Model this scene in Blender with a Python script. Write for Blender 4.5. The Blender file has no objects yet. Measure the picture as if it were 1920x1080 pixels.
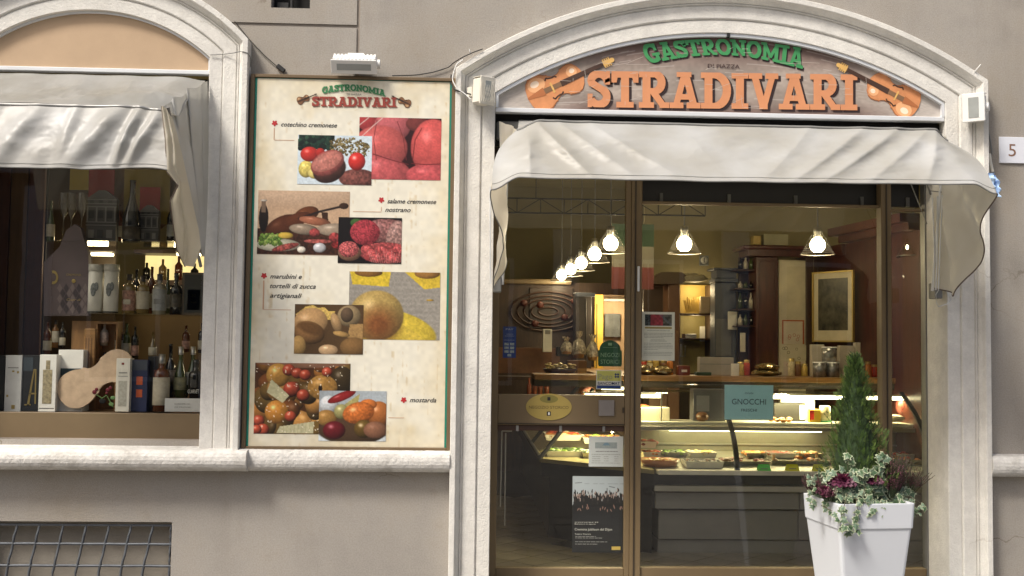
import bpy, math, random
import numpy as np
from mathutils import Matrix, Vector
PI = math.pi
rad = math.radians
scene = bpy.context.scene
COL = scene.collection
rng = random.Random(7)

# ---------------------------------------------------------------- camera
F = 2000.0
CAM = Vector((0.0, -6.67, 1.55))
YAW, PITCH, ROLL = rad(2.30), rad(2.98), rad(0.72)
CR = (Matrix.Rotation(-YAW, 3, 'Z') @ Matrix.Rotation(PI/2 + PITCH, 3, 'X') @ Matrix.Rotation(ROLL, 3, 'Z'))
cam = bpy.data.cameras.new('camera')
cam.sensor_width = 36.0
cam.lens = F / 1920 * 36.0
cam.clip_end = 500
cam.clip_start = 0.05
co = bpy.data.objects.new('camera', cam)
COL.objects.link(co)
co.matrix_world = Matrix.Translation(CAM) @ CR.to_4x4()
scene.camera = co

# ---------------------------------------------------------------- sky, sun, exposure
w = bpy.data.worlds.new('World')
scene.world = w
w.use_nodes = True
nt = w.node_tree
sky = nt.nodes.new('ShaderNodeTexSky')
sky.sky_type = 'NISHITA'
sky.sun_disc = False
sky.sun_elevation = rad(52)
SUN_AZ = rad(228)
sky.sun_rotation = SUN_AZ
sky.dust_density = 6.0
sky.air_density = 1.0
sky.ozone_density = 0.2
bg = nt.nodes['Background']
bg.inputs[1].default_value = 0.068
nt.links.new(sky.outputs[0], bg.inputs[0])
sl = bpy.data.lights.new('sun', 'SUN')
sl.energy = 2.0
sl.angle = rad(14)
sl.color = (1.0, 0.95, 0.87)
so = bpy.data.objects.new('sun', sl)
COL.objects.link(so)
e = rad(52)
sd = Vector((math.sin(SUN_AZ)*math.cos(e), math.cos(SUN_AZ)*math.cos(e), math.sin(e)))
so.rotation_euler = sd.to_track_quat('Z', 'Y').to_euler()
scene.view_settings.view_transform = 'Standard'
scene.view_settings.look = 'None'
scene.view_settings.gamma = 1
scene.view_settings.use_curve_mapping = False
scene.view_settings.exposure = 0.96
scene.cycles.use_denoising = True
scene.cycles.max_bounces = 10
scene.cycles.transparent_max_bounces = 24
scene.cycles.sample_clamp_indirect = 4.0
LAMP_W = 8.0
TUBE_E = 5.0

# ---------------------------------------------------------------- helpers
def at(px, py, Y=0.0):
    """a point of the photograph -> the world point at depth Y"""
    d = CR @ Vector(((px-960)/F, -(py-540)/F, -1))
    t = (Y - CAM.y) / d.y
    return CAM + d*t
def RC(x0, y0, x1, y1, Y=0.0):
    """pixel rectangle -> x0, x1, z0, z1 at depth Y"""
    ym, xm = (y0+y1)/2, (x0+x1)/2
    return at(x0, ym, Y).x, at(x1, ym, Y).x, at(xm, y1, Y).z, at(xm, y0, Y).z
def s2l(c):
    return tuple(((v/12.92) if v <= .04045 else ((v+.055)/1.055)**2.4) for v in c)
def rgb(r, g, b):
    return s2l((r/255, g/255, b/255))

MATS = {}
def mat(name, col, rough=.6, metal=0.0, var=.12, vs=6.0, bump=0.0, bs=90.0, spec=.5, emis=0.0, trans=0.0,
        stain=None, stain_s=1.2, coat=0.0, stretch=(1, 1, 1), sheen=0.0):
    if name in MATS: return MATS[name]
    m = bpy.data.materials.new(name); m.use_nodes = True
    n = m.node_tree.nodes; l = m.node_tree.links
    b = n['Principled BSDF']
    tc = n.new('ShaderNodeTexCoord'); mp = n.new('ShaderNodeMapping')
    mp.inputs['Scale'].default_value = stretch
    l.new(tc.outputs['Object'], mp.inputs[0])
    nz = n.new('ShaderNodeTexNoise'); nz.inputs['Scale'].default_value = vs; nz.inputs['Detail'].default_value = 6
    nz.inputs['Roughness'].default_value = .6
    l.new(mp.outputs[0], nz.inputs['Vector'])
    cr = n.new('ShaderNodeValToRGB')
    cr.color_ramp.elements[0].position = .32; cr.color_ramp.elements[1].position = .68
    cr.color_ramp.elements[0].color = tuple(max(0, c*(1-var)) for c in col) + (1,)
    cr.color_ramp.elements[1].color = tuple(min(1, c*(1+var)) for c in col) + (1,)
    l.new(nz.outputs[0], cr.inputs[0])
    out = cr.outputs[0]
    if stain:
        n2 = n.new('ShaderNodeTexNoise'); n2.inputs['Scale'].default_value = stain_s; n2.inputs['Detail'].default_value = 9
        n2.inputs['Roughness'].default_value = .68
        l.new(mp.outputs[0], n2.inputs['Vector'])
        r2 = n.new('ShaderNodeValToRGB'); r2.color_ramp.elements[0].position = .48; r2.color_ramp.elements[1].position = .72
        l.new(n2.outputs[0], r2.inputs[0])
        mx = n.new('ShaderNodeMix'); mx.data_type = 'RGBA'
        l.new(r2.outputs[0], mx.inputs['Factor']); l.new(out, mx.inputs[6]); mx.inputs[7].default_value = stain + (1,)
        out = mx.outputs[2]
    l.new(out, b.inputs['Base Color'])
    b.inputs['Roughness'].default_value = rough
    b.inputs['Metallic'].default_value = metal
    b.inputs['Specular IOR Level'].default_value = spec
    b.inputs['Coat Weight'].default_value = coat
    b.inputs['Transmission Weight'].default_value = trans
    if emis:
        b.inputs['Emission Color'].default_value = tuple(col) + (1,)
        b.inputs['Emission Strength'].default_value = emis
    if bump:
        nb = n.new('ShaderNodeTexNoise'); nb.inputs['Scale'].default_value = bs; nb.inputs['Detail'].default_value = 5
        l.new(mp.outputs[0], nb.inputs['Vector'])
        bp = n.new('ShaderNodeBump'); bp.inputs['Strength'].default_value = bump; bp.inputs['Distance'].default_value = .004
        l.new(nb.outputs[0], bp.inputs['Height']); l.new(bp.outputs[0], b.inputs['Normal'])
    MATS[name] = m
    return m

def paint_mat(name='printed_picture', rough=.35, spec=.5, attr='Col'):
    if name in MATS: return MATS[name]
    m = bpy.data.materials.new(name); m.use_nodes = True
    n = m.node_tree.nodes; l = m.node_tree.links; b = n['Principled BSDF']
    a = n.new('ShaderNodeAttribute'); a.attribute_name = attr
    l.new(a.outputs[0], b.inputs['Base Color'])
    b.inputs['Roughness'].default_value = rough
    b.inputs['Specular IOR Level'].default_value = spec
    MATS[name] = m
    return m

def glass_mat(name, tint=(.9, .9, .86), ior=1.5, rough=0.0, boost=1.0, warp=0.0, frost=0.0):
    if name in MATS: return MATS[name]
    m = bpy.data.materials.new(name); m.use_nodes = True
    n = m.node_tree.nodes; l = m.node_tree.links
    n.remove(n['Principled BSDF'])
    o = n['Material Output']
    tr = n.new('ShaderNodeBsdfTransparent'); tr.inputs[0].default_value = tint + (1,)
    gl = n.new('ShaderNodeBsdfGlossy'); gl.inputs['Roughness'].default_value = rough
    gl.inputs['Color'].default_value = (boost, boost, boost, 1)
    fr = n.new('ShaderNodeFresnel'); ge = n.new('ShaderNodeNewGeometry'); mi_ = n.new('ShaderNodeMix')
    l.new(ge.outputs['Backfacing'], mi_.inputs[0]); mi_.inputs[2].default_value = ior; mi_.inputs[3].default_value = 1/ior; l.new(mi_.outputs[0], fr.inputs[0])
    mx = n.new('ShaderNodeMixShader')
    if warp:
        tc = n.new('ShaderNodeTexCoord'); nz = n.new('ShaderNodeTexNoise'); nz.inputs['Scale'].default_value = 1.5
        l.new(tc.outputs['Object'], nz.inputs['Vector'])
        bp = n.new('ShaderNodeBump'); bp.inputs['Strength'].default_value = warp; bp.inputs['Distance'].default_value = .01
        l.new(nz.outputs[0], bp.inputs['Height']); l.new(bp.outputs[0], gl.inputs['Normal'])
    l.new(fr.outputs[0], mx.inputs[0]); l.new(tr.outputs[0], mx.inputs[1]); l.new(gl.outputs[0], mx.inputs[2])
    l.new(mx.outputs[0], o.inputs[0])
    if frost:
        tl = n.new('ShaderNodeBsdfTranslucent'); m2 = n.new('ShaderNodeMixShader'); m2.inputs[0].default_value = frost
        l.new(mx.outputs[0], m2.inputs[1]); l.new(tl.outputs[0], m2.inputs[2]); l.new(m2.outputs[0], o.inputs[0])
    MATS[name] = m
    return m

def grime_nodes(m, k=1.0):
    """old plaster: large blotches, drip streaks, fine grain and a few hairline cracks"""
    n = m.node_tree.nodes; l = m.node_tree.links; b = n['Principled BSDF']
    src = b.inputs['Base Color'].links[0].from_socket
    tc = [x for x in n if x.type == 'TEX_COORD'][0]
    def noise(scale, st=(1, 1, 1), det=6, rough=.6, dist=0.0):
        mp = n.new('ShaderNodeMapping'); mp.inputs['Scale'].default_value = st; l.new(tc.outputs['Object'], mp.inputs[0])
        z = n.new('ShaderNodeTexNoise'); z.inputs['Scale'].default_value = scale; z.inputs['Detail'].default_value = det; z.inputs['Roughness'].default_value = rough; z.inputs['Distortion'].default_value = dist
        l.new(mp.outputs[0], z.inputs['Vector']); return z.outputs[0]
    def ramp(v, a, b_, lo, hi):
        r = n.new('ShaderNodeMapRange'); r.inputs[1].default_value = a; r.inputs[2].default_value = b_; r.inputs[3].default_value = lo; r.inputs[4].default_value = hi; l.new(v, r.inputs[0]); return r.outputs[0]
    def mul(c, f, tint=(1, 1, 1)):
        x = n.new('ShaderNodeMix'); x.data_type = 'RGBA'; x.blend_type = 'MIX'
        fm = n.new('ShaderNodeMath'); fm.operation = 'MULTIPLY'; l.new(f, fm.inputs[0]); fm.inputs[1].default_value = k; l.new(fm.outputs[0], x.inputs['Factor'])
        d = n.new('ShaderNodeMix'); d.data_type = 'RGBA'; d.blend_type = 'MULTIPLY'; d.inputs['Factor'].default_value = 1; l.new(c, d.inputs[6]); d.inputs[7].default_value = tint+(1,)
        l.new(c, x.inputs[6]); l.new(d.outputs[2], x.inputs[7]); return x.outputs[2]
    c = src
    c = mul(c, ramp(noise(.55, det=8, rough=.7), .45, .68, 0, .8), (1.16, 1.15, 1.12))
    c = mul(c, ramp(noise(2.4, (1, 1, .14), 6, .65), .52, .75, 0, .5), (.80, .76, .70))
    c = mul(c, ramp(noise(9, det=8, rough=.75), .55, .8, 0, .6), (.82, .79, .74))
    c = mul(c, ramp(noise(110, det=4, rough=.7), .42, .62, 0, .7), (.80, .79, .78))
    # cracks
    mp = n.new('ShaderNodeMapping'); l.new(tc.outputs['Object'], mp.inputs[0])
    dn = n.new('ShaderNodeTexNoise'); dn.inputs['Scale'].default_value = 3; dn.inputs['Detail'].default_value = 6; l.new(mp.outputs[0], dn.inputs['Vector'])
    ad = n.new('ShaderNodeMix'); ad.data_type = 'RGBA'; ad.blend_type = 'LINEAR_LIGHT'; ad.inputs['Factor'].default_value = .22; l.new(mp.outputs[0], ad.inputs[6]); l.new(dn.outputs[1], ad.inputs[7])
    vo = n.new('ShaderNodeTexVoronoi'); vo.feature = 'DISTANCE_TO_EDGE'; vo.inputs['Scale'].default_value = .85; l.new(ad.outputs[2], vo.inputs['Vector'])
    cr = ramp(vo.outputs[0], .0008, .0035, 1, 0)
    mk = ramp(noise(.9, det=2), .54, .60, 0, .8)
    mm = n.new('ShaderNodeMath'); mm.operation = 'MULTIPLY'; l.new(cr, mm.inputs[0]); l.new(mk, mm.inputs[1])
    c = mul(c, mm.outputs[0], (.55, .50, .44))
    l.new(c, b.inputs['Base Color'])
OFF = {}
def tag(o, label=None, cat=None, group=None, kind=None):
    if label: o['label'] = label
    if cat: o['category'] = cat
    if group: o['group'] = group
    if kind: o['kind'] = kind
    return o
def thing(name, label, cat, loc=(0, 0, 0), group=None, world=True, rz=0.0):
    """an Empty at the base of a thing; world=True: its meshes are given in world coordinates"""
    o = bpy.data.objects.new(name, None); COL.objects.link(o)
    o.empty_display_size = .1
    o.location = loc; o.rotation_euler = (0, 0, rz)
    OFF[o.name] = Vector(loc) if world else Vector((0, 0, 0))
    return tag(o, label, cat, group)
def link_mesh(name, me, m, parent=None, loc=None):
    o = bpy.data.objects.new(name, me); COL.objects.link(o)
    if m is not None and not me.materials:
        for mm in (m if isinstance(m, (list, tuple)) else [m]): me.materials.append(mm)
    if parent is not None:
        off = OFF.get(parent.name, Vector((0, 0, 0)))
        if off.length: me.transform(Matrix.Translation(-off))
        o.parent = parent
        OFF[o.name] = off
    elif loc is not None:
        me.transform(Matrix.Translation(-Vector(loc))); o.location = loc
        OFF[o.name] = Vector(loc)
    return o

class MB:
    def __init__(s): s.v = []; s.f = []; s.mi = []; s.sm = []
    def add(s, vs, fs, mi=0, smooth=False):
        b = len(s.v); s.v += [tuple(p) for p in vs]
        for f in fs:
            s.f.append(tuple(b+i for i in f)); s.mi.append(mi); s.sm.append(smooth)
        return s
    def box(s, x0, x1, y0, y1, z0, z1, mi=0, bev=0.0):
        if bev and min(abs(x1-x0), abs(y1-y0), abs(z1-z0)) > 2.2*bev:
            b = bev; P = []; 
            for (X, sx) in ((x0, 1), (x1, -1)):
                for (Y, sy) in ((y0, 1), (y1, -1)):
                    for (Z, sz) in ((z0, 1), (z1, -1)):
                        P += [(X, Y+sy*b, Z+sz*b), (X+sx*b, Y, Z+sz*b), (X+sx*b, Y+sy*b, Z)]
            idx = lambda i, j, k, a: ((i*2+j)*2+k)*3+a
            fs = []
            for i in (0, 1): fs.append([idx(i, 0, 0, 0), idx(i, 1, 0, 0), idx(i, 1, 1, 0), idx(i, 0, 1, 0)])
            for j in (0, 1): fs.append([idx(0, j, 0, 1), idx(1, j, 0, 1), idx(1, j, 1, 1), idx(0, j, 1, 1)])
            for k in (0, 1): fs.append([idx(0, 0, k, 2), idx(1, 0, k, 2), idx(1, 1, k, 2), idx(0, 1, k, 2)])
            for i in (0, 1):
                for j in (0, 1): fs.append([idx(i, j, 0, 0), idx(i, j, 1, 0), idx(i, j, 1, 1), idx(i, j, 0, 1)])
                for k in (0, 1): fs.append([idx(i, 0, k, 0), idx(i, 1, k, 0), idx(i, 1, k, 2), idx(i, 0, k, 2)])
            for j in (0, 1):
                for k in (0, 1): fs.append([idx(0, j, k, 1), idx(1, j, k, 1), idx(1, j, k, 2), idx(0, j, k, 2)])
            for i in (0, 1):
                for j in (0, 1):
                    for k in (0, 1): fs.append([idx(i, j, k, 0), idx(i, j, k, 1), idx(i, j, k, 2)])
            return s.add(P, fs, mi)
        v = [(x, y, z) for x in (x0, x1) for y in (y0, y1) for z in (z0, z1)]
        return s.add(v, [(0, 1, 3, 2), (4, 6, 7, 5), (0, 4, 5, 1), (2, 3, 7, 6), (0, 2, 6, 4), (1, 5, 7, 3)], mi)
    def obox(s, c, ax, ay, az, hx, hy, hz, mi=0):
        c = Vector(c); ax, ay, az = Vector(ax), Vector(ay), Vector(az)
        v = [c+ax*hx*i+ay*hy*j+az*hz*k for i in (-1, 1) for j in (-1, 1) for k in (-1, 1)]
        return s.add(v, [(0, 1, 3, 2), (4, 6, 7, 5), (0, 4, 5, 1), (2, 3, 7, 6), (0, 2, 6, 4), (1, 5, 7, 3)], mi)
    def tube(s, pts, r, n=8, mi=0, cap=True, smooth=True):
        pts = [Vector(p) for p in pts]; rs = r if isinstance(r, (list, tuple)) else [r]*len(pts)
        vs = []; up = Vector((0, 0, 1))
        for i, p in enumerate(pts):
            d = (pts[min(i+1, len(pts)-1)] - pts[max(i-1, 0)])
            d = d.normalized() if d.length > 1e-9 else Vector((0, 0, 1))
            a = d.cross(up)
            if a.length < .05: a = d.cross(Vector((1, 0, 0)))
            a.normalize(); b = d.cross(a)
            for k in range(n):
                t = 2*PI*k/n
                vs.append(p + (a*math.cos(t)+b*math.sin(t))*rs[i])
        fs = [(i*n+k, i*n+(k+1) % n, (i+1)*n+(k+1) % n, (i+1)*n+k) for i in range(len(pts)-1) for k in range(n)]
        s.add(vs, fs, mi, smooth)
        if cap:
            s.add(vs[:n], [tuple(range(n))], mi); s.add(vs[-n:], [tuple(range(n))], mi)
        return s
    def lathe(s, prof, c=(0, 0, 0), n=20, mi=0, sx=1.0, sy=1.0, smooth=True, axis='Z'):
        vs = []
        for r, z in prof:
            for k in range(n):
                t = 2*PI*k/n
                a, b = r*math.cos(t)*sx, r*math.sin(t)*sy
                vs.append((c[0]+a, c[1]+b, c[2]+z) if axis == 'Z' else (c[0]+a, c[1]+z, c[2]+b))
        fs = [(i*n+k, i*n+(k+1) % n, (i+1)*n+(k+1) % n, (i+1)*n+k) for i in range(len(prof)-1) for k in range(n)]
        return s.add(vs, fs, mi, smooth)
    def ball(s, c, rx, ry=None, rz=None, n=10, mi=0):
        ry = ry or rx; rz = rz or rx
        prof = [(math.sin(PI*i/(n-2)), -math.cos(PI*i/(n-2))) for i in range(n-1)]
        vs = []
        for r, z in prof:
            for k in range(n):
                t = 2*PI*k/n
                vs.append((c[0]+r*math.cos(t)*rx, c[1]+r*math.sin(t)*ry, c[2]+z*rz))
        fs = [(i*n+k, i*n+(k+1) % n, (i+1)*n+(k+1) % n, (i+1)*n+k) for i in range(n-2) for k in range(n)]
        return s.add(vs, fs, mi, True)
    def prism(s, pts, y0, y1, mi=0):
        """outline in x,z extruded along y (convex or star-shaped seen from its own faces)"""
        n = len(pts)
        v = [(p[0], y0, p[1]) for p in pts] + [(p[0], y1, p[1]) for p in pts]
        return s.add(v, [tuple(range(n)), tuple(range(2*n-1, n-1, -1))] + [(i, (i+1) % n, n+(i+1) % n, n+i) for i in range(n)], mi)
    def flat(s, pts, y, mi=0):
        return s.add([(p[0], y, p[1]) for p in pts], [tuple(range(len(pts)))], mi)
    def build(s, name, m, parent=None, loc=None):
        me = bpy.data.meshes.new(name)
        me.from_pydata(s.v, [], s.f)
        ms = m if isinstance(m, (list, tuple)) else [m]
        for mm in ms: me.materials.append(mm)
        me.polygons.foreach_set('material_index', s.mi)
        me.polygons.foreach_set('use_smooth', s.sm)
        me.update()
        return link_mesh(name, me, None, parent, loc)

def grid_mesh(name, fn, nu, nv, m, parent=None, cols=None, smooth=True, loc=None, kind=None, mi_fn=None):
    vs = [fn(i/nu, j/nv) for j in range(nv+1) for i in range(nu+1)]
    W = nu+1
    fs = [(j*W+i, j*W+i+1, (j+1)*W+i+1, (j+1)*W+i) for j in range(nv) for i in range(nu)]
    me = bpy.data.meshes.new(name); me.from_pydata([tuple(v) for v in vs], [], fs)
    for mm in (m if isinstance(m, (list, tuple)) else [m]): me.materials.append(mm)
    if smooth: me.polygons.foreach_set('use_smooth', [True]*len(fs))
    if cols is not None:
        a = me.color_attributes.new('Col', 'FLOAT_COLOR', 'POINT')
        c = np.ones((len(vs), 4), dtype=np.float32); c[:, :3] = cols.reshape(-1, 3)
        a.data.foreach_set('color', c.ravel())
    me.update()
    return link_mesh(name, me, None, parent, loc)

def plate_mesh(outer, holes, y0, y1):
    """flat outline in x,z with holes, given thickness along y"""
    cu = bpy.data.curves.new('outline', 'CURVE'); cu.dimensions = '2D'; cu.fill_mode = 'BOTH'
    cu.extrude = abs(y1-y0)/2
    for pts in [outer]+holes:
        sp = cu.splines.new('POLY'); sp.points.add(len(pts)-1); sp.use_cyclic_u = True
        for i, p in enumerate(pts): sp.points[i].co = (p[0], p[1], 0, 1)
    ob = bpy.data.objects.new('outline', cu); COL.objects.link(ob)
    dg = bpy.context.evaluated_depsgraph_get()
    me = bpy.data.meshes.new_from_object(ob.evaluated_get(dg))
    bpy.data.objects.remove(ob); bpy.data.curves.remove(cu)
    ym = (y0+y1)/2
    me.transform(Matrix(((1, 0, 0, 0), (0, 0, -1, ym), (0, 1, 0, 0), (0, 0, 0, 1))))
    return me
def plate(name, outer, holes, y0, y1, m, parent=None, loc=None):
    me = plate_mesh(outer, holes, y0, y1); me.name = name
    me.materials.clear()
    return link_mesh(name, me, m, parent, loc)

def text(name, body, x, z, Y, h, m, parent=None, width=None, shear=0.0, bold=0.0, align='CENTER', ext=0.0, loc=None, flip=False, gap=1.0, rot=0.0):
    """lettering facing the street; h = cap height; x,z = middle (or left) of the baseline"""
    cu = bpy.data.curves.new(name, 'FONT'); cu.body = body; cu.size = h/.72; cu.shear = shear
    cu.offset = bold*h; cu.extrude = ext; cu.resolution_u = 3; cu.space_character = gap
    ob = bpy.data.objects.new(name, cu); COL.objects.link(ob)
    dg = bpy.context.evaluated_depsgraph_get()
    me = bpy.data.meshes.new_from_object(ob.evaluated_get(dg))
    bpy.data.objects.remove(ob); bpy.data.curves.remove(cu)
    me.name = name
    n = len(me.vertices); a = np.zeros(n*3); me.vertices.foreach_get('co', a); a = a.reshape(-1, 3)
    lo, hi = a[:, 0].min(), a[:, 0].max()
    sx = (width/(hi-lo)) if width else 1.0
    ox = {'CENTER': (lo+hi)/2, 'LEFT': lo, 'RIGHT': hi}[align]
    q = np.empty_like(a); X_, Z_ = (a[:, 0]-ox)*sx, a[:, 1]
    q[:, 0] = x + X_*math.cos(rot) - Z_*math.sin(rot); q[:, 1] = Y - a[:, 2]; q[:, 2] = z + X_*math.sin(rot) + Z_*math.cos(rot)
    me.vertices.foreach_set('co', q.ravel()); me.update(); me.materials.clear()
    return link_mesh(name, me, m, parent, loc)

# ---------------------------------------------------------------- a small painter for flat prints (colours per vertex)
def vnoise(h, w_, cell, seed):
    r = np.random.RandomState(seed)
    gh, gw = int(h/cell)+3, int(w_/cell)+3
    g = r.rand(gh, gw)
    y = np.arange(h)/cell; x = np.arange(w_)/cell
    yi = y.astype(int); xi = x.astype(int); fy = (y-yi)[:, None]; fx = (x-xi)[None, :]
    fy = fy*fy*(3-2*fy); fx = fx*fx*(3-2*fx)
    a = g[yi][:, xi]; b = g[yi][:, xi+1]; c = g[yi+1][:, xi]; d = g[yi+1][:, xi+1]
    return (a*(1-fx)+b*fx)*(1-fy)+(c*(1-fx)+d*fx)*fy
class Paint:
    def __init__(s, x0, y0, x1, y1, bgc, res=1.0, seed=1):
        s.x0, s.y0, s.x1, s.y1 = x0, y0, x1, y1
        s.w, s.h = int((x1-x0)*res)+1, int((y1-y0)*res)+1
        s.X, s.Y = np.meshgrid(np.linspace(x0, x1, s.w), np.linspace(y0, y1, s.h))
        s.c = np.ones((s.h, s.w, 3))*np.array(bgc)/255.0
        s.seed = seed
    def blend(s, m, col):
        m = m[..., None]
        s.c = s.c*(1-m) + np.asarray(col)*m
    def ell(s, cx, cy, rx, ry, col, ang=0, shade=.5, hl=0.0, soft=.06, tex=0.0, cell=3):
        a = rad(ang); dx, dy = s.X-cx, s.Y-cy
        u = (dx*math.cos(a)+dy*math.sin(a))/rx; v = (-dx*math.sin(a)+dy*math.cos(a))/ry
        r = np.sqrt(u*u+v*v)
        m = np.clip((1-r)/soft+.5, 0, 1)
        gx, gy = dx/max(rx, ry), dy/max(rx, ry)
        sh = 1 + shade*(-.35*gx-.55*gy) - shade*.55*r**3
        c = np.array(col)/255.0*np.clip(sh, .15, 1.6)[..., None]
        if tex:
            s.seed += 1
            c = c*(1+tex*(vnoise(s.h, s.w, cell, s.seed)-.5)[..., None]*2)
        if hl:
            c = c + hl*np.exp(-(((u+.3)/.22)**2+((v+.4)/.2)**2))[..., None]
        s.blend(m, np.clip(c, 0, 1)); return s
    def poly(s, pts, col, tex=0.0, cell=3):
        inside = np.zeros(s.X.shape, bool); n = len(pts); j = n-1
        for i in range(n):
            xi, yi = pts[i]; xj, yj = pts[j]
            if yi != yj:
                c = ((yi > s.Y) != (yj > s.Y)) & (s.X < (xj-xi)*(s.Y-yi)/(yj-yi)+xi)
                inside ^= c
            j = i
        c = np.ones(s.c.shape)*np.array(col)/255.0
        if tex:
            s.seed += 1
            c = c*(1+tex*(vnoise(s.h, s.w, cell, s.seed)-.5)[..., None]*2)
        s.blend(inside.astype(float), np.clip(c, 0, 1)); return s
    def line(s, x0, y0, x1, y1, wd, col, a=1.0):
        dx, dy = x1-x0, y1-y0; L2 = dx*dx+dy*dy+1e-9
        t = np.clip(((s.X-x0)*dx+(s.Y-y0)*dy)/L2, 0, 1)
        d = np.hypot(s.X-x0-t*dx, s.Y-y0-t*dy)
        s.blend(np.clip((wd/2-d)+.5, 0, 1)*a, np.array(col)/255.0); return s
    def curve(s, pts, wd, col, a=1.0):
        for p, q in zip(pts[:-1], pts[1:]): s.line(*p, *q, wd, col, a)
        return s
    def spots(s, n, x0, y0, x1, y1, r0, r1, cols, shade=.4, hl=0.0, seed=3, mask=None):
        r = random.Random(seed)
        for _ in range(n):
            x, y = r.uniform(x0, x1), r.uniform(y0, y1)
            if mask and not mask(x, y): continue
            q = r.uniform(r0, r1)
            s.ell(x, y, q*r.uniform(.7, 1.3), q, r.choice(cols), r.uniform(0, 180), shade, hl)
        return s
    def noise(s, amt, cell=2.5):
        s.seed += 1
        s.c = np.clip(s.c*(1+amt*(vnoise(s.h, s.w, cell, s.seed)-.5)[..., None]*2), 0, 1); return s
    def lin(s):
        c = np.clip(s.c, 0, 1)
        return np.where(c <= .04045, c/12.92, ((c+.055)/1.055)**2.4)
    def put(s, name, Y, parent, gain=.95, m=None, rect=None):
        s.c = s.c*.86 + s.c.mean(axis=2, keepdims=True)*.14
        x0, x1, z0, z1 = rect or RC(s.x0, s.y0, s.x1, s.y1, Y)
        cols = s.lin()*gain
        return grid_mesh(name, lambda u, v: (x0+(x1-x0)*u, Y, z1+(z0-z1)*v), s.w-1, s.h-1, m or paint_mat(), parent, cols, smooth=False)

# ---------------------------------------------------------------- materials
STUCCO = mat('taupe_stucco', (.362, .336, .302), .9, var=.10, vs=2.2, bump=.6, bs=160, stain=(.30, .268, .225), stain_s=1.1)
grime_nodes(STUCCO)
STUCCO_D = mat('stucco_joint', (.30, .26, .22), .9, bump=.3)
STONE = mat('off_white_painted_stone', (.73, .715, .67), .8, var=.08, vs=14, bump=.8, bs=90, stain=(.60, .585, .55), stain_s=2.6)
grime_nodes(STONE, .45)
STONE_S = mat('rough_ledge_stone', (.68, .665, .63), .85, var=.12, vs=30, bump=1.0, bs=70, stain=(.45, .43, .39), stain_s=6)
BRONZE = mat('bronze_anodised_aluminium', (.17, .12, .062), .5, .0, var=.07, vs=3)
BRONZE_D = mat('dark_bronze_trim', (.05, .038, .026), .45, .3)
BRASS = mat('brass_plate', (.45, .33, .10), .38, .6, var=.08)
STEEL = mat('brushed_steel', (.45, .44, .42), .35, .8, var=.08)
GREYMETAL = mat('grey_metal', (.22, .22, .21), .5, .4)
ALU = mat('white_aluminium_trim', (.72, .74, .76), .4, .2, var=.04)
WHITE = mat('white_paint', (.78, .78, .76), .5, var=.04)
CREAMPL = mat('yellowed_white_plastic', (.72, .69, .60), .5, var=.05)
BLACK = mat('black_rubber', (.012, .012, .012), .6)
DARK = mat('dark_recess', (.006, .006, .006), .9)
IRON = mat('painted_grey_iron', (.105, .115, .13), .55, .3, var=.18, vs=20, bump=.5, bs=40)
OCHRE = mat('ochre_panel', (.49, .35, .225), .75, var=.05, vs=5, bump=.2, bs=200)
GLASS = glass_mat('window_glass', (.92, .92, .88), 1.62, 0, 1.0, warp=.05)
GLASS_C = glass_mat('case_glass', (.96, .97, .95), 1.35)
GLASS_B = glass_mat('drinking_glass', (.86, .84, .74), 1.7, .02)
PAPER = mat('white_paper', (.72, .72, .68), .7, var=.03)
INK = mat('black_ink', (.012, .012, .013), .6, var=0)
INK_G = mat('grey_ink', (.20, .20, .19), .7, var=0)
MAHOG = mat('mahogany', (.065, .018, .010), .35, var=.3, vs=7, stretch=(4, 4, .6), coat=.3)
DWOOD = mat('dark_walnut', (.05, .025, .014), .45, var=.3, vs=9, stretch=(4, 4, .5))
OAK = mat('honey_wood', (.27, .145, .055), .4, var=.25, vs=8, stretch=(.6, 5, 5))
WALLIN = mat('olive_cream_wall', (.23, .20, .11), .85, var=.08, vs=1.5, bump=.2)

# ================================================================ the facade
XD0, XD1 = .147, 3.025                       # entrance opening
DCX, DA, DR = (XD0+XD1)/2, (XD1-XD0)/2, 2.70
DCZ = 3.54-DR
WCX, WA, WR = -2.365, .728, 1.08              # arched shop window
WCZ = 3.588-WR
ZB = -.02
SILL = .93
def arch_pts(cx, a, r, cz, zb, t=0.0, n=40):
    a, r = a+t, r+t
    h = math.sqrt(r*r-a*a); th = math.asin(a/r)
    pts = [(cx-a, zb), (cx-a, cz+h)]
    pts += [(cx+r*math.sin(-th+2*th*i/n), cz+r*math.cos(-th+2*th*i/n)) for i in range(1, n)]
    return pts + [(cx+a, cz+h), (cx+a, zb)]

bld = thing('building', 'taupe stucco shop building with white arched stone surrounds and a half round ledge', 'building', (0, .1, 0))
VENT = (at(508, 15).x, at(581, 15).x, at(545, 15).z, 3.95)
GR = (-2.95, at(322, 1000).x, -.02, at(160, 978).z)
ga = at(671, 95).x; gz = at(560, 47).z
hv = [(VENT[0], VENT[2]), (VENT[1], VENT[2]), (VENT[1], VENT[3]), (VENT[0], VENT[3])]
hg = [(GR[0], GR[2]), (GR[1], GR[2]), (GR[1], GR[3]), (GR[0], GR[3])]
hwin = arch_pts(WCX, WA, WR, WCZ, SILL, .004)
hdoor = arch_pts(DCX, DA, DR, DCZ, ZB, .004)
outer = [(-6.5, -.12), (7.0, -.12), (7.0, 6.8), (-6.5, 6.8)]
g = .010
groove = [(ga-g, 1.9), (ga+g, 1.9), (ga+g, 6.79), (ga-g, 6.79), (ga-g, gz+g), (WCX+.6, gz+g), (WCX+.6, gz-g), (ga-g, gz-g)]
plate('wall_plaster', outer, [hwin, hdoor, hv, hg, groove], 0.0, .009, STUCCO, bld)
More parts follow.
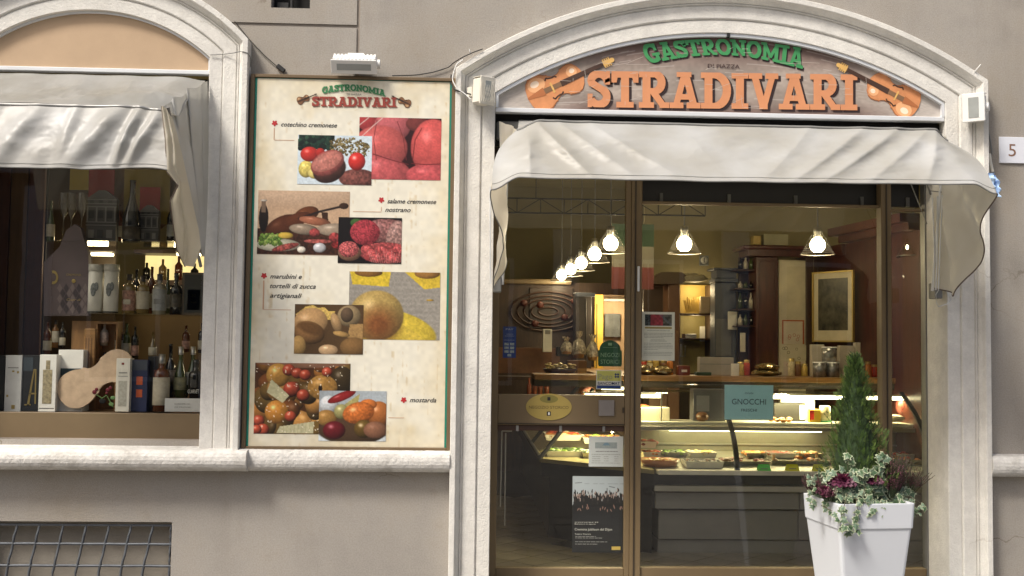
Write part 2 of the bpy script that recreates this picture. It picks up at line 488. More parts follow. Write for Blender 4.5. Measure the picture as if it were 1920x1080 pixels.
plate('wall_core', outer, [hwin, hdoor, hv, hg], .0095, .27, STUCCO_D, bld)
# window and door surrounds, one moulding profile carried round the opening
PROF = [(0.0, -.26), (0.0, .035), (.003, .04), (.078, .04), (.081, .034), (.085, .034), (.089, .047), (.094, .05),
        (.166, .05), (.169, .042), (.174, .042), (.178, .054), (.184, .054), (.187, .047), (.191, .058), (.206, .078),
        (.214, .098), (.218, .102), (.247, .102), (.25, .099), (.25, .001)]
def surround(name, cx, a, r, cz, zb):
    mb = MB(); rows = []
    for t, p in PROF: rows.append([(x, -p, z) for x, z in arch_pts(cx, a, r, cz, zb, t)])
    N = len(rows[0]); vs = [q for row in rows for q in row]
    fs = [(i*N+k, (i+1)*N+k, (i+1)*N+k+1, i*N+k+1) for i in range(len(rows)-1) for k in range(N-1)]
    mb.add(vs, fs)
    return mb.build(name, STONE, bld)
surround('window_surround', WCX, WA, WR, WCZ, .88)
surround('door_surround', DCX, DA, DR, DCZ, ZB)
# ledges
def ledge(name, x0, x1, p, z0=.768, z1=.885, p2=0.0, yb=0.0):
    prof = [(0.0, z0-.012), (p*.55, z0-.012), (p*.6, z0), (p*.72, z0+.004)]
    for i in range(9):
        t = -PI/2+PI*i/8
        prof.append((p*.72+p*.28*math.cos(t), (z0+z1)/2+(z1-z0)/2*math.sin(t)))
    prof += [(0.0, z1+.006)]
    mb = MB(); ns = max(2, int((x1-x0)/.02))
    rr = random.Random(len(name)+int(x0*10))
    vs = []
    for i in range(ns+1):
        x = x0+(x1-x0)*i/ns
        for q, z in prof:
            j = rr.gauss(0, .0005) if 0 < q else 0
            vs.append((x, yb-q-j, z+j))
    n = len(prof)
    mb.add(vs, [(i*n+k, i*n+k+1, (i+1)*n+k+1, (i+1)*n+k) for i in range(ns) for k in range(n-1)])
    mb.add(vs[:n], [tuple(range(n))]); mb.add(vs[-n:], [tuple(range(n))[::-1]])
    return mb.build(name, STONE_S, bld)
ledge('ledge', -6.4, at(462, 865, -.14).x, .165)
ledge('ledge', at(462, 865, -.10).x+.004, XD0-.251, .115)
ledge('ledge', XD1+.251, 6.9, .115)
mb = MB(); mb.add([(WCX-WA, -.03, .891), (WCX+WA, -.03, .891), (WCX+WA, .15, SILL-.012), (WCX-WA, .15, SILL-.012),
                   (WCX-WA, -.03, .80), (WCX+WA, -.03, .80), (WCX+WA, .15, .80), (WCX-WA, .15, .80)],
                  [(0, 1, 2, 3), (4, 5, 1, 0), (1, 5, 6, 2), (0, 3, 7, 4), (3, 2, 6, 7)])
mb.build('window_sill', STONE_S, bld)
# arched infill panel of the window, its white bead and the dark slot below
ZP = at(200, 131, .03).z
h = WCZ
arcp = [p for p in arch_pts(WCX, WA, WR, WCZ, ZP)]
mb = MB(); mb.flat(arcp, .005); mb.build('arch_panel', OCHRE, bld)
mb = MB()
for off, dp in ((.012, .0),):
    inn = arch_pts(WCX, WA, WR, WCZ, ZP, -off); out = arch_pts(WCX, WA, WR, WCZ, ZP, -.001)
    N = len(inn)
    mb.add([(x, -.012, z) for x, z in inn]+[(x, -.012, z) for x, z in out]+[(x, .004, z) for x, z in inn],
           [(k, k+1, N+k+1, N+k) for k in range(N-1)]+[(k, 2*N+k, 2*N+k+1, k+1) for k in range(N-1)])
mb.build('arch_bead', ALU, bld)
MB().box(WCX-WA+.001, WCX+WA-.001, -.02, .03, ZP-.028, ZP-.0005, bev=.004).build('panel_rail', ALU, bld)
MB().box(WCX-WA+.001, WCX+WA-.001, .10, .12, ZP-.34, ZP-.03).build('gap_shade', DARK, bld)  # black box in place of the shade behind the awning top
mb = MB(); mb.box(VENT[0]+.001, VENT[1]-.001, .10, .125, VENT[2]+.001, VENT[3]-.001)
mb.build('vent_recess', DARK, bld)
mb = MB(); mb.box(VENT[0]+.03, VENT[0]+.10, .05, .08, VENT[2]+.004, VENT[2]+.05); mb.tube([(VENT[0]+.12, .06, VENT[2]+.002), (VENT[0]+.12, .06, VENT[2]+.3)], .012)
mb.build('vent_pipe', BLACK, bld)
# basement window: stucco darkened for the shade of the recess, and the wrought grille
MB().box(GR[0]-.02, GR[1]+.02, .12, .129, GR[2]-.05, GR[3]+.02).build('basement_recess', mat('shaded_recess_stucco', (.27, .245, .205), .9, var=.15, vs=4, bump=.5), bld)
gr = thing('window_grille', 'grey wrought iron grille over the basement window at lower left', 'window grille', (GR[0], .02, GR[2]))
zt = GR[3]-.018
MB().box(GR[0], GR[1], .02, .032, zt-.012, zt).build('top_rail', IRON, gr)
for i, py in enumerate((1020, 1061)):
    z = at(160, py, .02).z
    mb = MB(); mb.tube([(GR[0]+(GR[1]-GR[0])*k/24, .026+.001*math.sin(k*2.1), z+.0007*math.sin(k*1.3)) for k in range(25)], .0085, 6)
    mb.build('cross_bar', IRON, gr)
for k in range(3): 
    z = at(160, 1061, .02).z-.137*(k+1)
    if z > 0: 
        mb = MB(); mb.tube([(GR[0], .026, z), (GR[1], .026, z)], .0085, 6); mb.build('cross_bar', IRON, gr)
for i, px in enumerate((-20, 22, 64, 109, 152, 195, 236, 277, 315)):
    xt = at(px+10, 980, .02).x; xb = at(px-6, 1061, .02).x
    mb = MB(); pts = []
    for k in range(13):
        t = k/12; z = zt-.004-(zt-GR[2])*t
        x = xt+(xb-xt)*min(t*2.2, 1.5)*.9+.0012*math.sin(k*1.7+i)
        y = .024+(-.004 if k % 4 == 2 else .002)
        if px == 315: x = GR[1]-.012-.006*t; 
        pts.append((x, y, z))
    mb.tube(pts, .008, 6); mb.build('upright_bar', IRON, gr)

# ---------------------------------------------------------------- street and the house across it
ROAD = mat('worn_stone_paving', (.19, .178, .16), .8, var=.2, vs=5, bump=.4, bs=30, stain=(.12, .11, .10), stain_s=3)
ob = MB().box(-60, 60, -60, .11, -.30, -.124).build('street', ROAD); tag(ob, kind='structure')
# paving slabs before the shop, reflected in the door glass
slab = MB().box(-.295, .295, -.195, .195, -.03, 0.0, bev=.006).build('paving_slab', ROAD, ob).data
s0 = bpy.data.objects['paving_slab']; first = True
for r_ in range(12):
    for k in range(18):
        x = -5.2+k*.6+(.3 if r_ % 2 else 0); y = -.32-r_*.4
        o = s0 if first else s0.copy()
        if not first: COL.objects.link(o); o.parent = ob
        first = False
        o.location = (x, y, -.098+rng.uniform(-.002, .002))
OPP = mat('opposite_render', (.085, .088, .10), .9, var=.08, vs=1.5, bump=.2)
OPP_T = mat('opposite_stone_trim', (.60, .62, .68), .8, var=.08)
OPP_G = mat('opposite_window_glass', (.02, .025, .03), .08)
op = thing('building', 'grey rendered house across the street with stone pilasters and tall windows', 'building', (0, -17, -.12))
MB().box(-12, 12, -20, -17, -.12, 5.2).build('wall', OPP, op)
MB().box(-12.1, 12.1, -20.1, -16.75, 5.2, 5.5).build('cornice', OPP_T, op)
for k in range(6):
    x = -9.5+k*3.9
    MB().box(x-.3, x+.3, -17, -16.8, -.12, 4.9).build('pilaster', OPP_T, op)
    mb = MB().box(x+1.1, x+2.7, -17, -16.92, .6, 3.5)
    wf = mb.build('window_frame', OPP_T, op)
    for i in (0, 1):
        MB().box(x+1.2+i*.72, x+1.88+i*.72, -16.918, -16.90, .7, 3.4).build('window_pane', OPP_G, wf)

# ---------------------------------------------------------------- inside of the shop
IX0, IX1, IY0, IY1, IZ = -3.6, 4.6, .42, 8.2, 3.75
TILE = mat('stone_floor_tile', (.17, .15, .115), .35, var=.22, vs=3, coat=.2)
GROUT = mat('dark_grout', (.03, .026, .02), .8)
fl = MB().box(IX0, IX1, .275, IY1, -.1, -.005).build('shop_floor', GROUT); tag(fl, kind='structure')
tl = None
q = .33
for i in range(-1, 26):
    for j in range(0, 25):
        x = IX0+i*q*.99*1.0; y = .2+j*q*.5
        x += (q/2 if j % 2 else 0)
        if x < -.6 or x > 4.4 or y > 6.4: continue
        if y > 1.45 and x > .7: continue
        if tl is None:
            a_ = q/2-.006
            tl = MB().add([(a_, 0, 0), (0, a_, 0), (-a_, 0, 0), (0, -a_, 0), (a_, 0, -.006), (0, a_, -.006), (-a_, 0, -.006), (0, -a_, -.006)],
                          [(0, 1, 2, 3), (0, 4, 5, 1), (1, 5, 6, 2), (2, 6, 7, 3), (3, 7, 4, 0)]).build('floor_tile', TILE, fl)
            o = tl
        else:
            o = tl.copy(); COL.objects.link(o); o.parent = fl
        o.location = (x, y, 0.001)
def struct(name, mb, m): o = mb.build(name, m); tag(o, kind='structure'); return o
CEIL = mat('olive_ceiling', (.42, .37, .21), .9, var=.05)
struct('shop_ceiling', MB().box(IX0, IX1, .275, IY1, IZ, IZ+.1), CEIL)
struct('shop_back_wall', MB().box(IX0, IX1, IY1, IY1+.1, 0, IZ), WALLIN)
struct('shop_side_wall', MB().box(IX0-.1, IX0, .275, IY1+.1, -.1, IZ+.1), WALLIN)
struct('shop_side_wall', MB().box(IX1, IX1+.1, .275, IY1+.1, -.1, IZ+.1), WALLIN)
struct('shop_front_lining', MB().box(IX0, WCX-WA-.02, .271, .29, -.1, IZ+.1).box(WCX+WA+.02, XD0-.02, .271, .29, -.1, IZ+.1).box(XD1+.03, IX1, .271, .29, -.1, IZ+.1), WALLIN)

# ---------------------------------------------------------------- entrance joinery and glass
YG = .30
ent = thing('glazed_entrance', 'bronze framed glass shop front with a door leaf and two fixed panes', 'shop front', (DCX, YG, 0))
ZH = 2.66    # underside of the header
MB().box(XD0+.001, XD1-.001+.02, .22, .30, ZH, 3.02).build('header_panel', mat('header_brown', (.03, .014, .009), .5), ent)
MB().box(XD0+.001, XD1-.001, .05, .119, 2.80, 3.02).build('slot_shade', DARK, ent)  # black slab standing in for the shaded soffit under the sign
def fb(name, x0, x1, y0, y1, z0, z1, m=BRONZE, bev=.003, parent=ent): return MB().box(x0, x1, y0, y1, z0, z1, bev=bev).build(name, m, parent)
XL0, XL1 = at(915, 700, YG).x, at(934, 700, YG).x
fb('jamb', XD0+.001, XL1, YG-.03, YG+.05, 0, ZH)
XM0, XM1 = at(1181, 700, YG).x, at(1201, 700, YG).x
fb('mullion', XM0, XM1, YG-.035, YG+.05, 0, ZH)
fb('mullion_bead', XM0+.022, XM0+.030, YG-.041, YG-.0355, 0, ZH, BRONZE_D)
XN0, XN1 = at(1650, 700, YG).x, at(1669, 700, YG).x
fb('mullion', XN0, XN1, YG-.035, YG+.05, 0, ZH)
fb('mullion_bead', (XN0+XN1)/2-.004, (XN0+XN1)/2+.004, YG-.041, YG-.0355, 0, ZH, BRONZE_D)
XR0 = at(1733, 700, YG).x
fb('jamb', XR0, XR0+.045, YG-.03, YG+.05, 0, ZH, GREYMETAL)
fb('jamb_gasket', XR0+.0455, XD1+.002, YG-.02, YG+.05, 0, ZH, BLACK)
zb1 = at(1350, 1064, YG).z
fb('bottom_rail', XM1+.0005, XN0-.0005, YG-.02, YG+.04, 0, zb1)
fb('bottom_rail', XN1+.0005, XR0-.0005, YG-.02, YG+.04, 0, zb1)
zs_ = at(1400, 384, YG).z
fb('shutter_rail', XM1+.0005, XN0-.0005, YG-.01, YG+.04, zs_-.006, zs_+.012)
fb('shutter_rail', XN1+.0005, XR0-.0005, YG-.01, YG+.04, zs_-.025, zs_-.008)
MB().box(XM1+.001, XR0-.001, YG+.06, YG+.10, zs_+.013, ZH).build('shutter_box', mat('shutter_black', (.012, .011, .010), .5), ent)
for px in (1240, 1367, 1492, 1616, 1702):
    x = at(px, 365, YG+.05).x
    MB().box(x-.011, x+.011, YG+.045, YG+.059, zs_+.013, zs_+.075).build('shutter_clip', mat('clip_grey', (.10, .10, .09), .5), ent)
# door leaf
leaf = MB()
XA, XB = XL1+.001, XM0-.001
xr_ = at(1171, 700, YG).x
ls = fb('door_stile', xr_, XB, YG-.028, YG+.03, .01, ZH-.001)
z1_, z0_ = at(1050, 740, YG).z, at(1050, 797, YG).z
fb('door_rail', XA, xr_-.0005, YG-.022, YG+.03, z0_, z1_)
fb('door_rail_groove', XA, xr_-.0005, YG-.026, YG-.0225, z0_+.006, z0_+.012, BRONZE_D, 0)
zk = at(1050, 808, YG).z
fb('letter_bar', XA, xr_-.0005, YG+.0, YG+.03, zk, z0_-.001, mat('reddish_bar', (.07, .035, .022), .5))
for px in (970, 1051, 1132):
    x = at(px, 802, YG).x
    fb('glass_clip', x-.009, x+.009, YG-.006, YG-.0005, zk-.004, z0_-.004, STEEL, .002)
zb2 = at(1050, 1064, YG).z
fb('door_rail', XA, xr_-.0005, YG-.022, YG+.03, .01, zb2)
def pane(x0, x1, z0, z1, y=YG+.01, parent=ent, m=GLASS):
    return MB().add([(x0, y, z0), (x1, y, z0), (x1, y, z1), (x0, y, z1)], [(0, 1, 2, 3)]).build('glass_pane', m, parent)
pane(XA, xr_, z1_, ZH); pane(XA, xr_, zb2, zk); pane(XM1, XN0, zb1, zs_); pane(XN1, XR0, zb1, zs_)
hx = at(1197, 523, YG-.04).x
MB().box(hx-.008, hx+.008, YG-.05, YG-.0415, at(1197, 547, YG).z, at(1197, 500, YG).z, bev=.003).build('door_closer_plate', ALU, ent)
# threshold
MB().box(XD0+.001, XD1-.001, -.03, YG-.045, -.12, -.003, bev=.004).build('threshold', STONE_S, bld)
# arched window joinery
wn = thing('display_window', 'arched display window with a bronze base panel under the left grey awning', 'shop window', (WCX, .1, SILL))
YW = .11
zp1 = at(190, 774, YW).z; 
MB().box(WCX-WA+.001, WCX+WA-.001, YW-.005, YW+.015, SILL-.01, zp1, bev=.003).build('base_panel', BRONZE, wn)
MB().box(WCX-WA+.001, WCX+WA-.001, YW+.0155, 1.0, zp1-.03, zp1-.004).build('display_floor', mat('shelf_board', (.10, .06, .03), .6), wn)
pane(WCX-WA, WCX+WA, zp1, ZP-.03, YW+.01, wn)
MB().box(WCX-WA+.001, WCX-WA+.03, YW-.004, YW+.03, zp1+.001, ZP-.345).build('jamb', BRONZE, wn)
MB().box(WCX+WA-.02, WCX+WA-.001, YW-.004, YW+.03, zp1+.001, ZP-.345).build('jamb', BRONZE_D, wn)

# ================================================================ arched fascia sign
YS = .0
zS0 = at(1350, 212, YS).z
sg = thing('shop_sign', 'arched brown fascia sign with orange and green slab lettering between two violins', 'shop sign', (DCX, YS, zS0))
def V3_(a, b): return (a, b)
def ztop(x):
    return DCZ+math.sqrt(max(0, (DR-.012)**2-(x-DCX)**2))
nx_, nz_ = 420, 90
xa, xb = XD0+.016, XD1-.016
U, V = np.meshgrid(np.linspace(0, 1, nx_+1), np.linspace(0, 1, nz_+1))
Xg = xa+(xb-xa)*U
Zt = DCZ+np.sqrt((DR-.012)**2-(Xg-DCX)**2); Zg = zS0+(Zt-zS0)*V
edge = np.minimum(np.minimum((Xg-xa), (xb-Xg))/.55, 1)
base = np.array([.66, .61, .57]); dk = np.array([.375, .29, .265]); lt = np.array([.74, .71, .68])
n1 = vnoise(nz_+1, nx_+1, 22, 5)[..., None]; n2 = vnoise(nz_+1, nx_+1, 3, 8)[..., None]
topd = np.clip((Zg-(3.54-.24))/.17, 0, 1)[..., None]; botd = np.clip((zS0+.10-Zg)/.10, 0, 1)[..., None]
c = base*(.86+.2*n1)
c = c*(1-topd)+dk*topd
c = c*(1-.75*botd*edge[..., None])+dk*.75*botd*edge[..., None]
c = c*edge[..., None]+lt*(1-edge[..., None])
c = c*(.95+.1*n2)
rs = np.random.RandomState(4)
for _ in range(60):
    jz = rs.randint(6, nz_-4); i0 = rs.randint(0, nx_-60); L = rs.randint(8, 45)
    c[jz, i0:i0+L] = c[jz, i0:i0+L]*.6+.4*np.array([.82, .80, .78])
c = np.where(c <= .04045, c/12.92, ((c+.055)/1.055)**2.4)
cf = c.reshape(-1, 3)
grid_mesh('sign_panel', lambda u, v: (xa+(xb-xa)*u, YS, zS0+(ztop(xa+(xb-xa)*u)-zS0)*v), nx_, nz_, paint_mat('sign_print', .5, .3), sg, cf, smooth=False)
MB().box(XD0+.002, XD1-.002, YS-.03, YS+.03, zS0-.030, zS0-.0005, bev=.004).build('bottom_rail', ALU, sg)
mb = MB()
inn = arch_pts(DCX, DA, DR, DCZ, zS0, -.020); out = arch_pts(DCX, DA, DR, DCZ, zS0, -.002); N = len(inn)
mb.add([(x, YS-.03, z) for x, z in inn]+[(x, YS-.03, z) for x, z in out]+[(x, YS-.001, z) for x, z in inn],
       [(k, k+1, N+k+1, N+k) for k in range(N-1)]+[(k, 2*N+k, 2*N+k+1, k+1) for k in range(N-1)])
mb.build('sign_frame', ALU, sg)
mb = MB(); x_, z_ = at(1363, 58, .0).x, ztop(DCX)-.004; mb.box(x_-.009, x_+.009, YS-.05, YS-.02, z_-.012, z_+.012); mb.build('screw_block', BLACK, sg)
mb = MB(); rs2 = random.Random(9)
for _ in range(46):
    x = rs2.uniform(XD0+.35, XD1-.4); z = rs2.uniform(zS0+.03, ztop(x)-.06); L = rs2.uniform(.03, .16); th = rs2.choice([0, 0, 0, 1.57, .7])+rs2.uniform(-.08, .08)
    dx, dz = L*math.cos(th), L*math.sin(th)*.5; w_ = .0009; n_ = V3_(-math.sin(th)*w_, math.cos(th)*w_)
    if z+dz > ztop(x+dx)-.02: continue
    mb.add([(x-n_[0], YS-.0135, z-n_[1]), (x+dx-n_[0], YS-.0135, z+dz-n_[1]), (x+dx+n_[0], YS-.0135, z+dz+n_[1]), (x+n_[0], YS-.0135, z+n_[1])], [(0, 1, 2, 3)])
mb.build('scratches', mat('pale_scratch', (.52, .47, .42), .7), sg)['kind'] = 'stuff'
# --- slab-serif letters, built as strokes; every letter has a darker drop edge behind it
def seg(p, q, t): 
    p, q = Vector(p), Vector(q); d = (q-p).normalized(); n = Vector((-d.y, d.x))*t/2
    return [tuple(p+n), tuple(p-n), tuple(q-n), tuple(q+n)]
def ribbon(pts, t0, t1=None):
    """quads of a stroke; t may vary"""
    out = []; n = len(pts); L = []; R_ = []
    for i, p in enumerate(pts):
        a = Vector(pts[max(i-1, 0)]); b = Vector(pts[min(i+1, n-1)]); d = (b-a).normalized()
        t = t0 if t1 is None else t0+(t1-t0)*math.sin(PI*i/(n-1))
        nn = Vector((-d.y, d.x))*t/2
        L.append(tuple(Vector(p)+nn)); R_.append(tuple(Vector(p)-nn))
    for i in range(n-1): out.append([L[i], R_[i], R_[i+1], L[i+1]])
    return out
def arc(cx, cy, rx, ry, a0, a1, n=14): return [(cx+rx*math.cos(rad(a0+(a1-a0)*i/n)), cy+ry*math.sin(rad(a0+(a1-a0)*i/n))) for i in range(n+1)]
def rect(x0, y0, x1, y1): return [(x0, y0), (x1, y0), (x1, y1), (x0, y1)]
T_, S_ = .21, .145
GL = {
 'I': (.48, [rect(.135, .1, .345, .9), rect(0, 0, .48, S_), rect(0, 1-S_, .48, 1)]),
 'T': (.80, [rect(.295, .1, .505, .95), rect(.15, 0, .65, S_), rect(0, 1-S_-.02, .8, 1), [(0, .70), (.12, .70), (.16, .86), (0, .9)], [(.8, .70), (.68, .70), (.64, .86), (.8, .9)]]),
 'A': (.92, [seg((.20, .08), (.42, .93), .19), seg((.72, .08), (.50, .93), .21), rect(.28, .25, .66, .38), rect(0, 0, .39, S_), rect(.53, 0, .92, S_), rect(.22, 1-S_+.02, .64, 1)]),
 'V': (.88, [seg((.18, .92), (.41, .07), .21), seg((.70, .92), (.47, .07), .19), rect(0, 1-S_, .38, 1), rect(.52, 1-S_, .88, 1), rect(.33, 0, .55, .1)]),
 'N': (.92, [rect(.11, .1, .27, .9), rect(.65, .05, .81, .9), seg((.19, .93), (.73, .06), .2), rect(0, 0, .38, S_), rect(0, 1-S_, .3, 1), rect(.54, 1-S_, .92, 1)]),
 'M': (1.12, [rect(.13, .1, .28, .9), rect(.82, .1, 1.0, .9), seg((.22, .93), (.56, .2), .19), seg((.90, .93), (.56, .2), .17), rect(0, 0, .41, S_), rect(.71, 0, 1.12, S_), rect(0, 1-S_, .3, 1), rect(.82, 1-S_, 1.12, 1)]),
 'R': (.90, [rect(.11, .1, .32, .9), rect(0, 0, .43, S_), rect(0, 1-S_, .45, 1)] + ribbon([(.30, .935)]+arc(.46, .70, .225, .235, 90, -90)+[(.30, .465)], .13, .21) + [seg((.42, .46), (.72, .06), .2), rect(.64, 0, .90, S_)]),
 'D': (.90, [rect(.11, .1, .32, .9), rect(0, 0, .45, S_), rect(0, 1-S_, .45, 1)] + ribbon([(.28, .93)]+arc(.40, .5, .39, .43, 90, -90, 20)+[(.28, .07)], .14, .22)),
 'O': (.88, ribbon(arc(.44, .5, .345, .42, 0, 360, 30), .19)),
 'S': (.72, ribbon([(.62, .70)]+arc(.36, .73, .24, .19, 15, 200, 12)+arc(.36, .29, .25, .215, 62, -160, 14), .17, .20) + [[(.56, .64), (.69, .64), (.69, 1.0), (.6, 1.0)], [(.03, .36), (.15, .36), (.12, .0), (.03, .0)]]),
 'G': (.88, ribbon(arc(.46, .5, .36, .42, 42, 318, 22), .19) + [rect(.62, .08, .80, .44), rect(.46, .36, .88, .48), [(.64, .62), (.78, .62), (.78, .98), (.70, .98)]]),
}
def place_letter(ch, fx, name, Y, mats, parent, drop=(.09, -.07), fall=.0003):
    wch, polys = GL[ch]; mb = MB()
    k = 0
    for dx, dz, yy, mi in ((drop[0], drop[1], Y, 1), (0, 0, Y-.006*0-.0035, 0)):
        for i, pl in enumerate(polys):
            cxm, cym = sum(p[0] for p in pl)/len(pl), sum(p[1] for p in pl)/len(pl)
            gl = [(p[0]+.020*(1 if p[0] > cxm else -1), min(1.0, max(0.0, p[1]+.012*(1 if p[1] > cym else -1)))) for p in pl]
            pts = [fx(p[0]+dx, p[1]+dz) for p in gl]
            if len(pts) == 4 and len(polys) > 12 and 0: pass
            a = 0
            for j in range(len(pts)): a += pts[j][0]*pts[(j+1) % len(pts)][1]-pts[(j+1) % len(pts)][0]*pts[j][1]
            if a < 0: pts = pts[::-1]
            k += 1
            lay = yy-fall*(i % 7)*.5
            mb.flat(pts, lay, mi)
    return mb.build(name, mats, parent)
def word(s, gap): 
    x = 0; out = []
    for ch in s: out.append((ch, x)); x += GL[ch][0]+gap
    return out, x-gap
OR_ = mat('sign_orange', rgb(208, 142, 100), .5, var=.05); GRN = mat('sign_green', rgb(66, 146, 88), .5, var=.08)
SHD = mat('sign_letter_edge', rgb(48, 32, 32), .6, var=0)
def straight_word(s, TL, BR, Y, mats, parent, gap=.05, name='letter', drop=(.09, -.07)):
    ls, tot = word(s, gap); x0, z1 = at(*TL, Y).x, at(*TL, Y).z; x1, z0 = at(*BR, Y).x, at(*BR, Y).z
    for ch, ox in ls:
        place_letter(ch, lambda a, b: (x0+(x1-x0)*(ox+a)/tot, z0+(z1-z0)*b), name, Y, mats, parent, drop)
def arched_word(s, fbase, ftop, Y, mats, parent, gap=.05, name='letter', drop=(.09, -.08)):
    ls, tot = word(s, gap)
    for ch, ox in ls:
        def fx(a, b):
            t = (ox+a)/tot; p, q = fbase(t), ftop(t); px, py = p[0]+(q[0]-p[0])*b, p[1]+(q[1]-p[1])*b
            v = at(px, py, Y); return (v.x, v.z)
        place_letter(ch, fx, name, Y, mats, parent, drop)
def word_px(s, fx_px, Y, mats, parent, gap, name='letter', drop=(.09, -.07)):
    ls, tot = word(s, gap)
    for ch, ox in ls:
        place_letter(ch, lambda a, b: (lambda v: (v.x, v.z))(at(*fx_px((ox+a)/tot, b), Y)), name, Y, mats, parent, drop)
word_px('STRADIVARI', lambda t, b: (1101+(1606-1101)*t, (201+6*t)+(-68+1*t)*b), YS-.002, [OR_, SHD], sg, .055, drop=(.085, -.06))
def gbase(t): return (1216+(1504-1216)*t+ (0), 121-24*math.sin(PI*(.05+.93*t))**1.0+7*t+3)
def gtop(t): return (1200+(1510-1200)*t, 84-15*math.sin(PI*(.02+.96*t))+7*t+1)
arched_word('GASTRONOMIA', gbase, gtop, YS-.002, [GRN, SHD], sg, .035)
v = at(1357, 127, YS-.004)
text('small_lettering', 'DI PIAZZA', v.x, v.z-.002, YS-.004, .026, mat('sign_dark_print', rgb(70, 50, 48), .6, var=0), sg, width=.205, bold=.01)
# --- violins (also used on the menu board and as a wooden display board)
def violin_w(t):
    """half width of the body at t along it (0 bottom, 1 neck end)"""
    ks = [(0, 0), (.02, .22), (.06, .36), (.13, .46), (.22, .5), (.32, .475), (.39, .40), (.425, .37), (.44, .385), (.45, .33), (.52, .275), (.60, .28),
          (.66, .33), (.672, .385), (.69, .365), (.74, .395), (.82, .41), (.89, .37), (.95, .26), (.985, .13), (1, 0)]
    for (a, x), (b, y) in zip(ks[:-1], ks[1:]):
        if a <= t <= b: return x+(y-x)*(t-a)/(b-a)
    return 0
def violin_print(B, N, S, Y, mats, parent, wd=.62, name='printed_violin'):
    """B bottom, N neck end of the body, S scroll, in pixels; mats = body, highlight, dark, gold"""
    vB, vN, vS = [Vector((at(*p, Y).x, at(*p, Y).z)) for p in (B, N, S)]
    ax = (vN-vB); L = ax.length; ax.normalize(); nn = Vector((-ax.y, ax.x)); mb = MB()
    P = lambda t, s, k=L: vB+ax*(t*L)+nn*(s*k)
    ts = [0, .01, .02, .04, .06, .09, .13, .18, .22, .27, .32, .36, .39, .425, .44, .45, .48, .52, .56, .60, .64, .66, .672, .69, .72, .74, .78, .82, .86, .89, .92, .95, .97, .985, 1]
    def band(sc, y, mi, t0=0, t1=1):
        for a, b in zip(ts[:-1], ts[1:]):
            if a < t0 or b > t1: continue
            q = [P(a, violin_w(a)*wd*sc), P(a, -violin_w(a)*wd*sc), P(b, -violin_w(b)*wd*sc), P(b, violin_w(b)*wd*sc)]
            mb.add([(p.x, y, p.y) for p in q], [(0, 1, 2, 3)], mi)
    band(1.06, Y, 4); band(1.0, Y-.0015, 0)
    def el(t, s, rt, rs_, y, mi, n=16):
        mb.add([(p.x, y, p.y) for p in [P(t+rt*math.cos(2*PI*i/n), s+rs_*math.sin(2*PI*i/n)) for i in range(n)]], [tuple(range(n))], mi)
    el(.22, .15, .15, .12, Y-.002, 1); el(.20, .17, .075, .055, Y-.0022, 5)
    el(.84, .11, .09, .09, Y-.002, 1); el(.85, .12, .045, .04, Y-.0022, 5)
    for s_ in (1, -1):
        pts = [P(.38, .15*s_), P(.41, .19*s_), P(.44, .17*s_), P(.50, .155*s_), P(.55, .16*s_), P(.58, .13*s_)]
        for a, b in zip(pts[:-1], pts[1:]):
            d = (b-a).normalized(); m_ = Vector((-d.y, d.x))*.012*L
            mb.add([(p.x, Y-.0026, p.y) for p in (a+m_, a-m_, b-m_, b+m_)], [(0, 1, 2, 3)], 2)
    def bar(t0, t1, w0, w1, y, mi):
        q = [P(t0, w0), P(t0, -w0), P(t1, -w1), P(t1, w1)]
        mb.add([(p.x, y, p.y) for p in q], [(0, 1, 2, 3)], mi)
    tS = (vS-vB).dot(ax)/L
    bar(.0, .30, .015, .07, Y-.0030, 4); bar(.30, .62, .045, .038, Y-.0032, 6)
    bar(.43, .46, .09, .09, Y-.0034, 3); bar(.60, tS*.90, .05, .032, Y-.0036, 2)
    bar(tS*.88, tS*.97, .05, .035, Y-.0038, 3); el(tS*.98, 0, .045, .04, Y-.004, 3)
    for k in range(4):
        t = tS*(.885+.022*k); s_ = .075*(1 if k % 2 else -1)
        bar(t, t+.012*tS, abs(s_), abs(s_), Y-.0042, 3)
    return mb.build(name, mats, parent)
VB = mat('violin_body_print', rgb(208, 140, 92), .5, var=.1, vs=20); VH = mat('violin_varnish_print', rgb(236, 178, 128), .5, var=.05); VX = mat('violin_gleam_print', rgb(250, 226, 200), .5, var=0)
VD = mat('violin_fingerboard_print', rgb(70, 48, 36), .5); VGd = mat('violin_scroll_print', rgb(222, 178, 104), .5, var=.1); VE = mat('violin_edge_print', rgb(176, 108, 64), .5, var=.05); VS_ = mat('violin_strings_print', rgb(130, 100, 72), .5)
VM = [VB, VH, VD, VGd, VE, VX, VS_]
violin_print((990, 186), (1093, 138), (1152, 116), YS-.003, VM, sg, .60)
violin_print((1722, 202), (1628, 152), (1566, 127), YS-.003, VM, sg, .60)

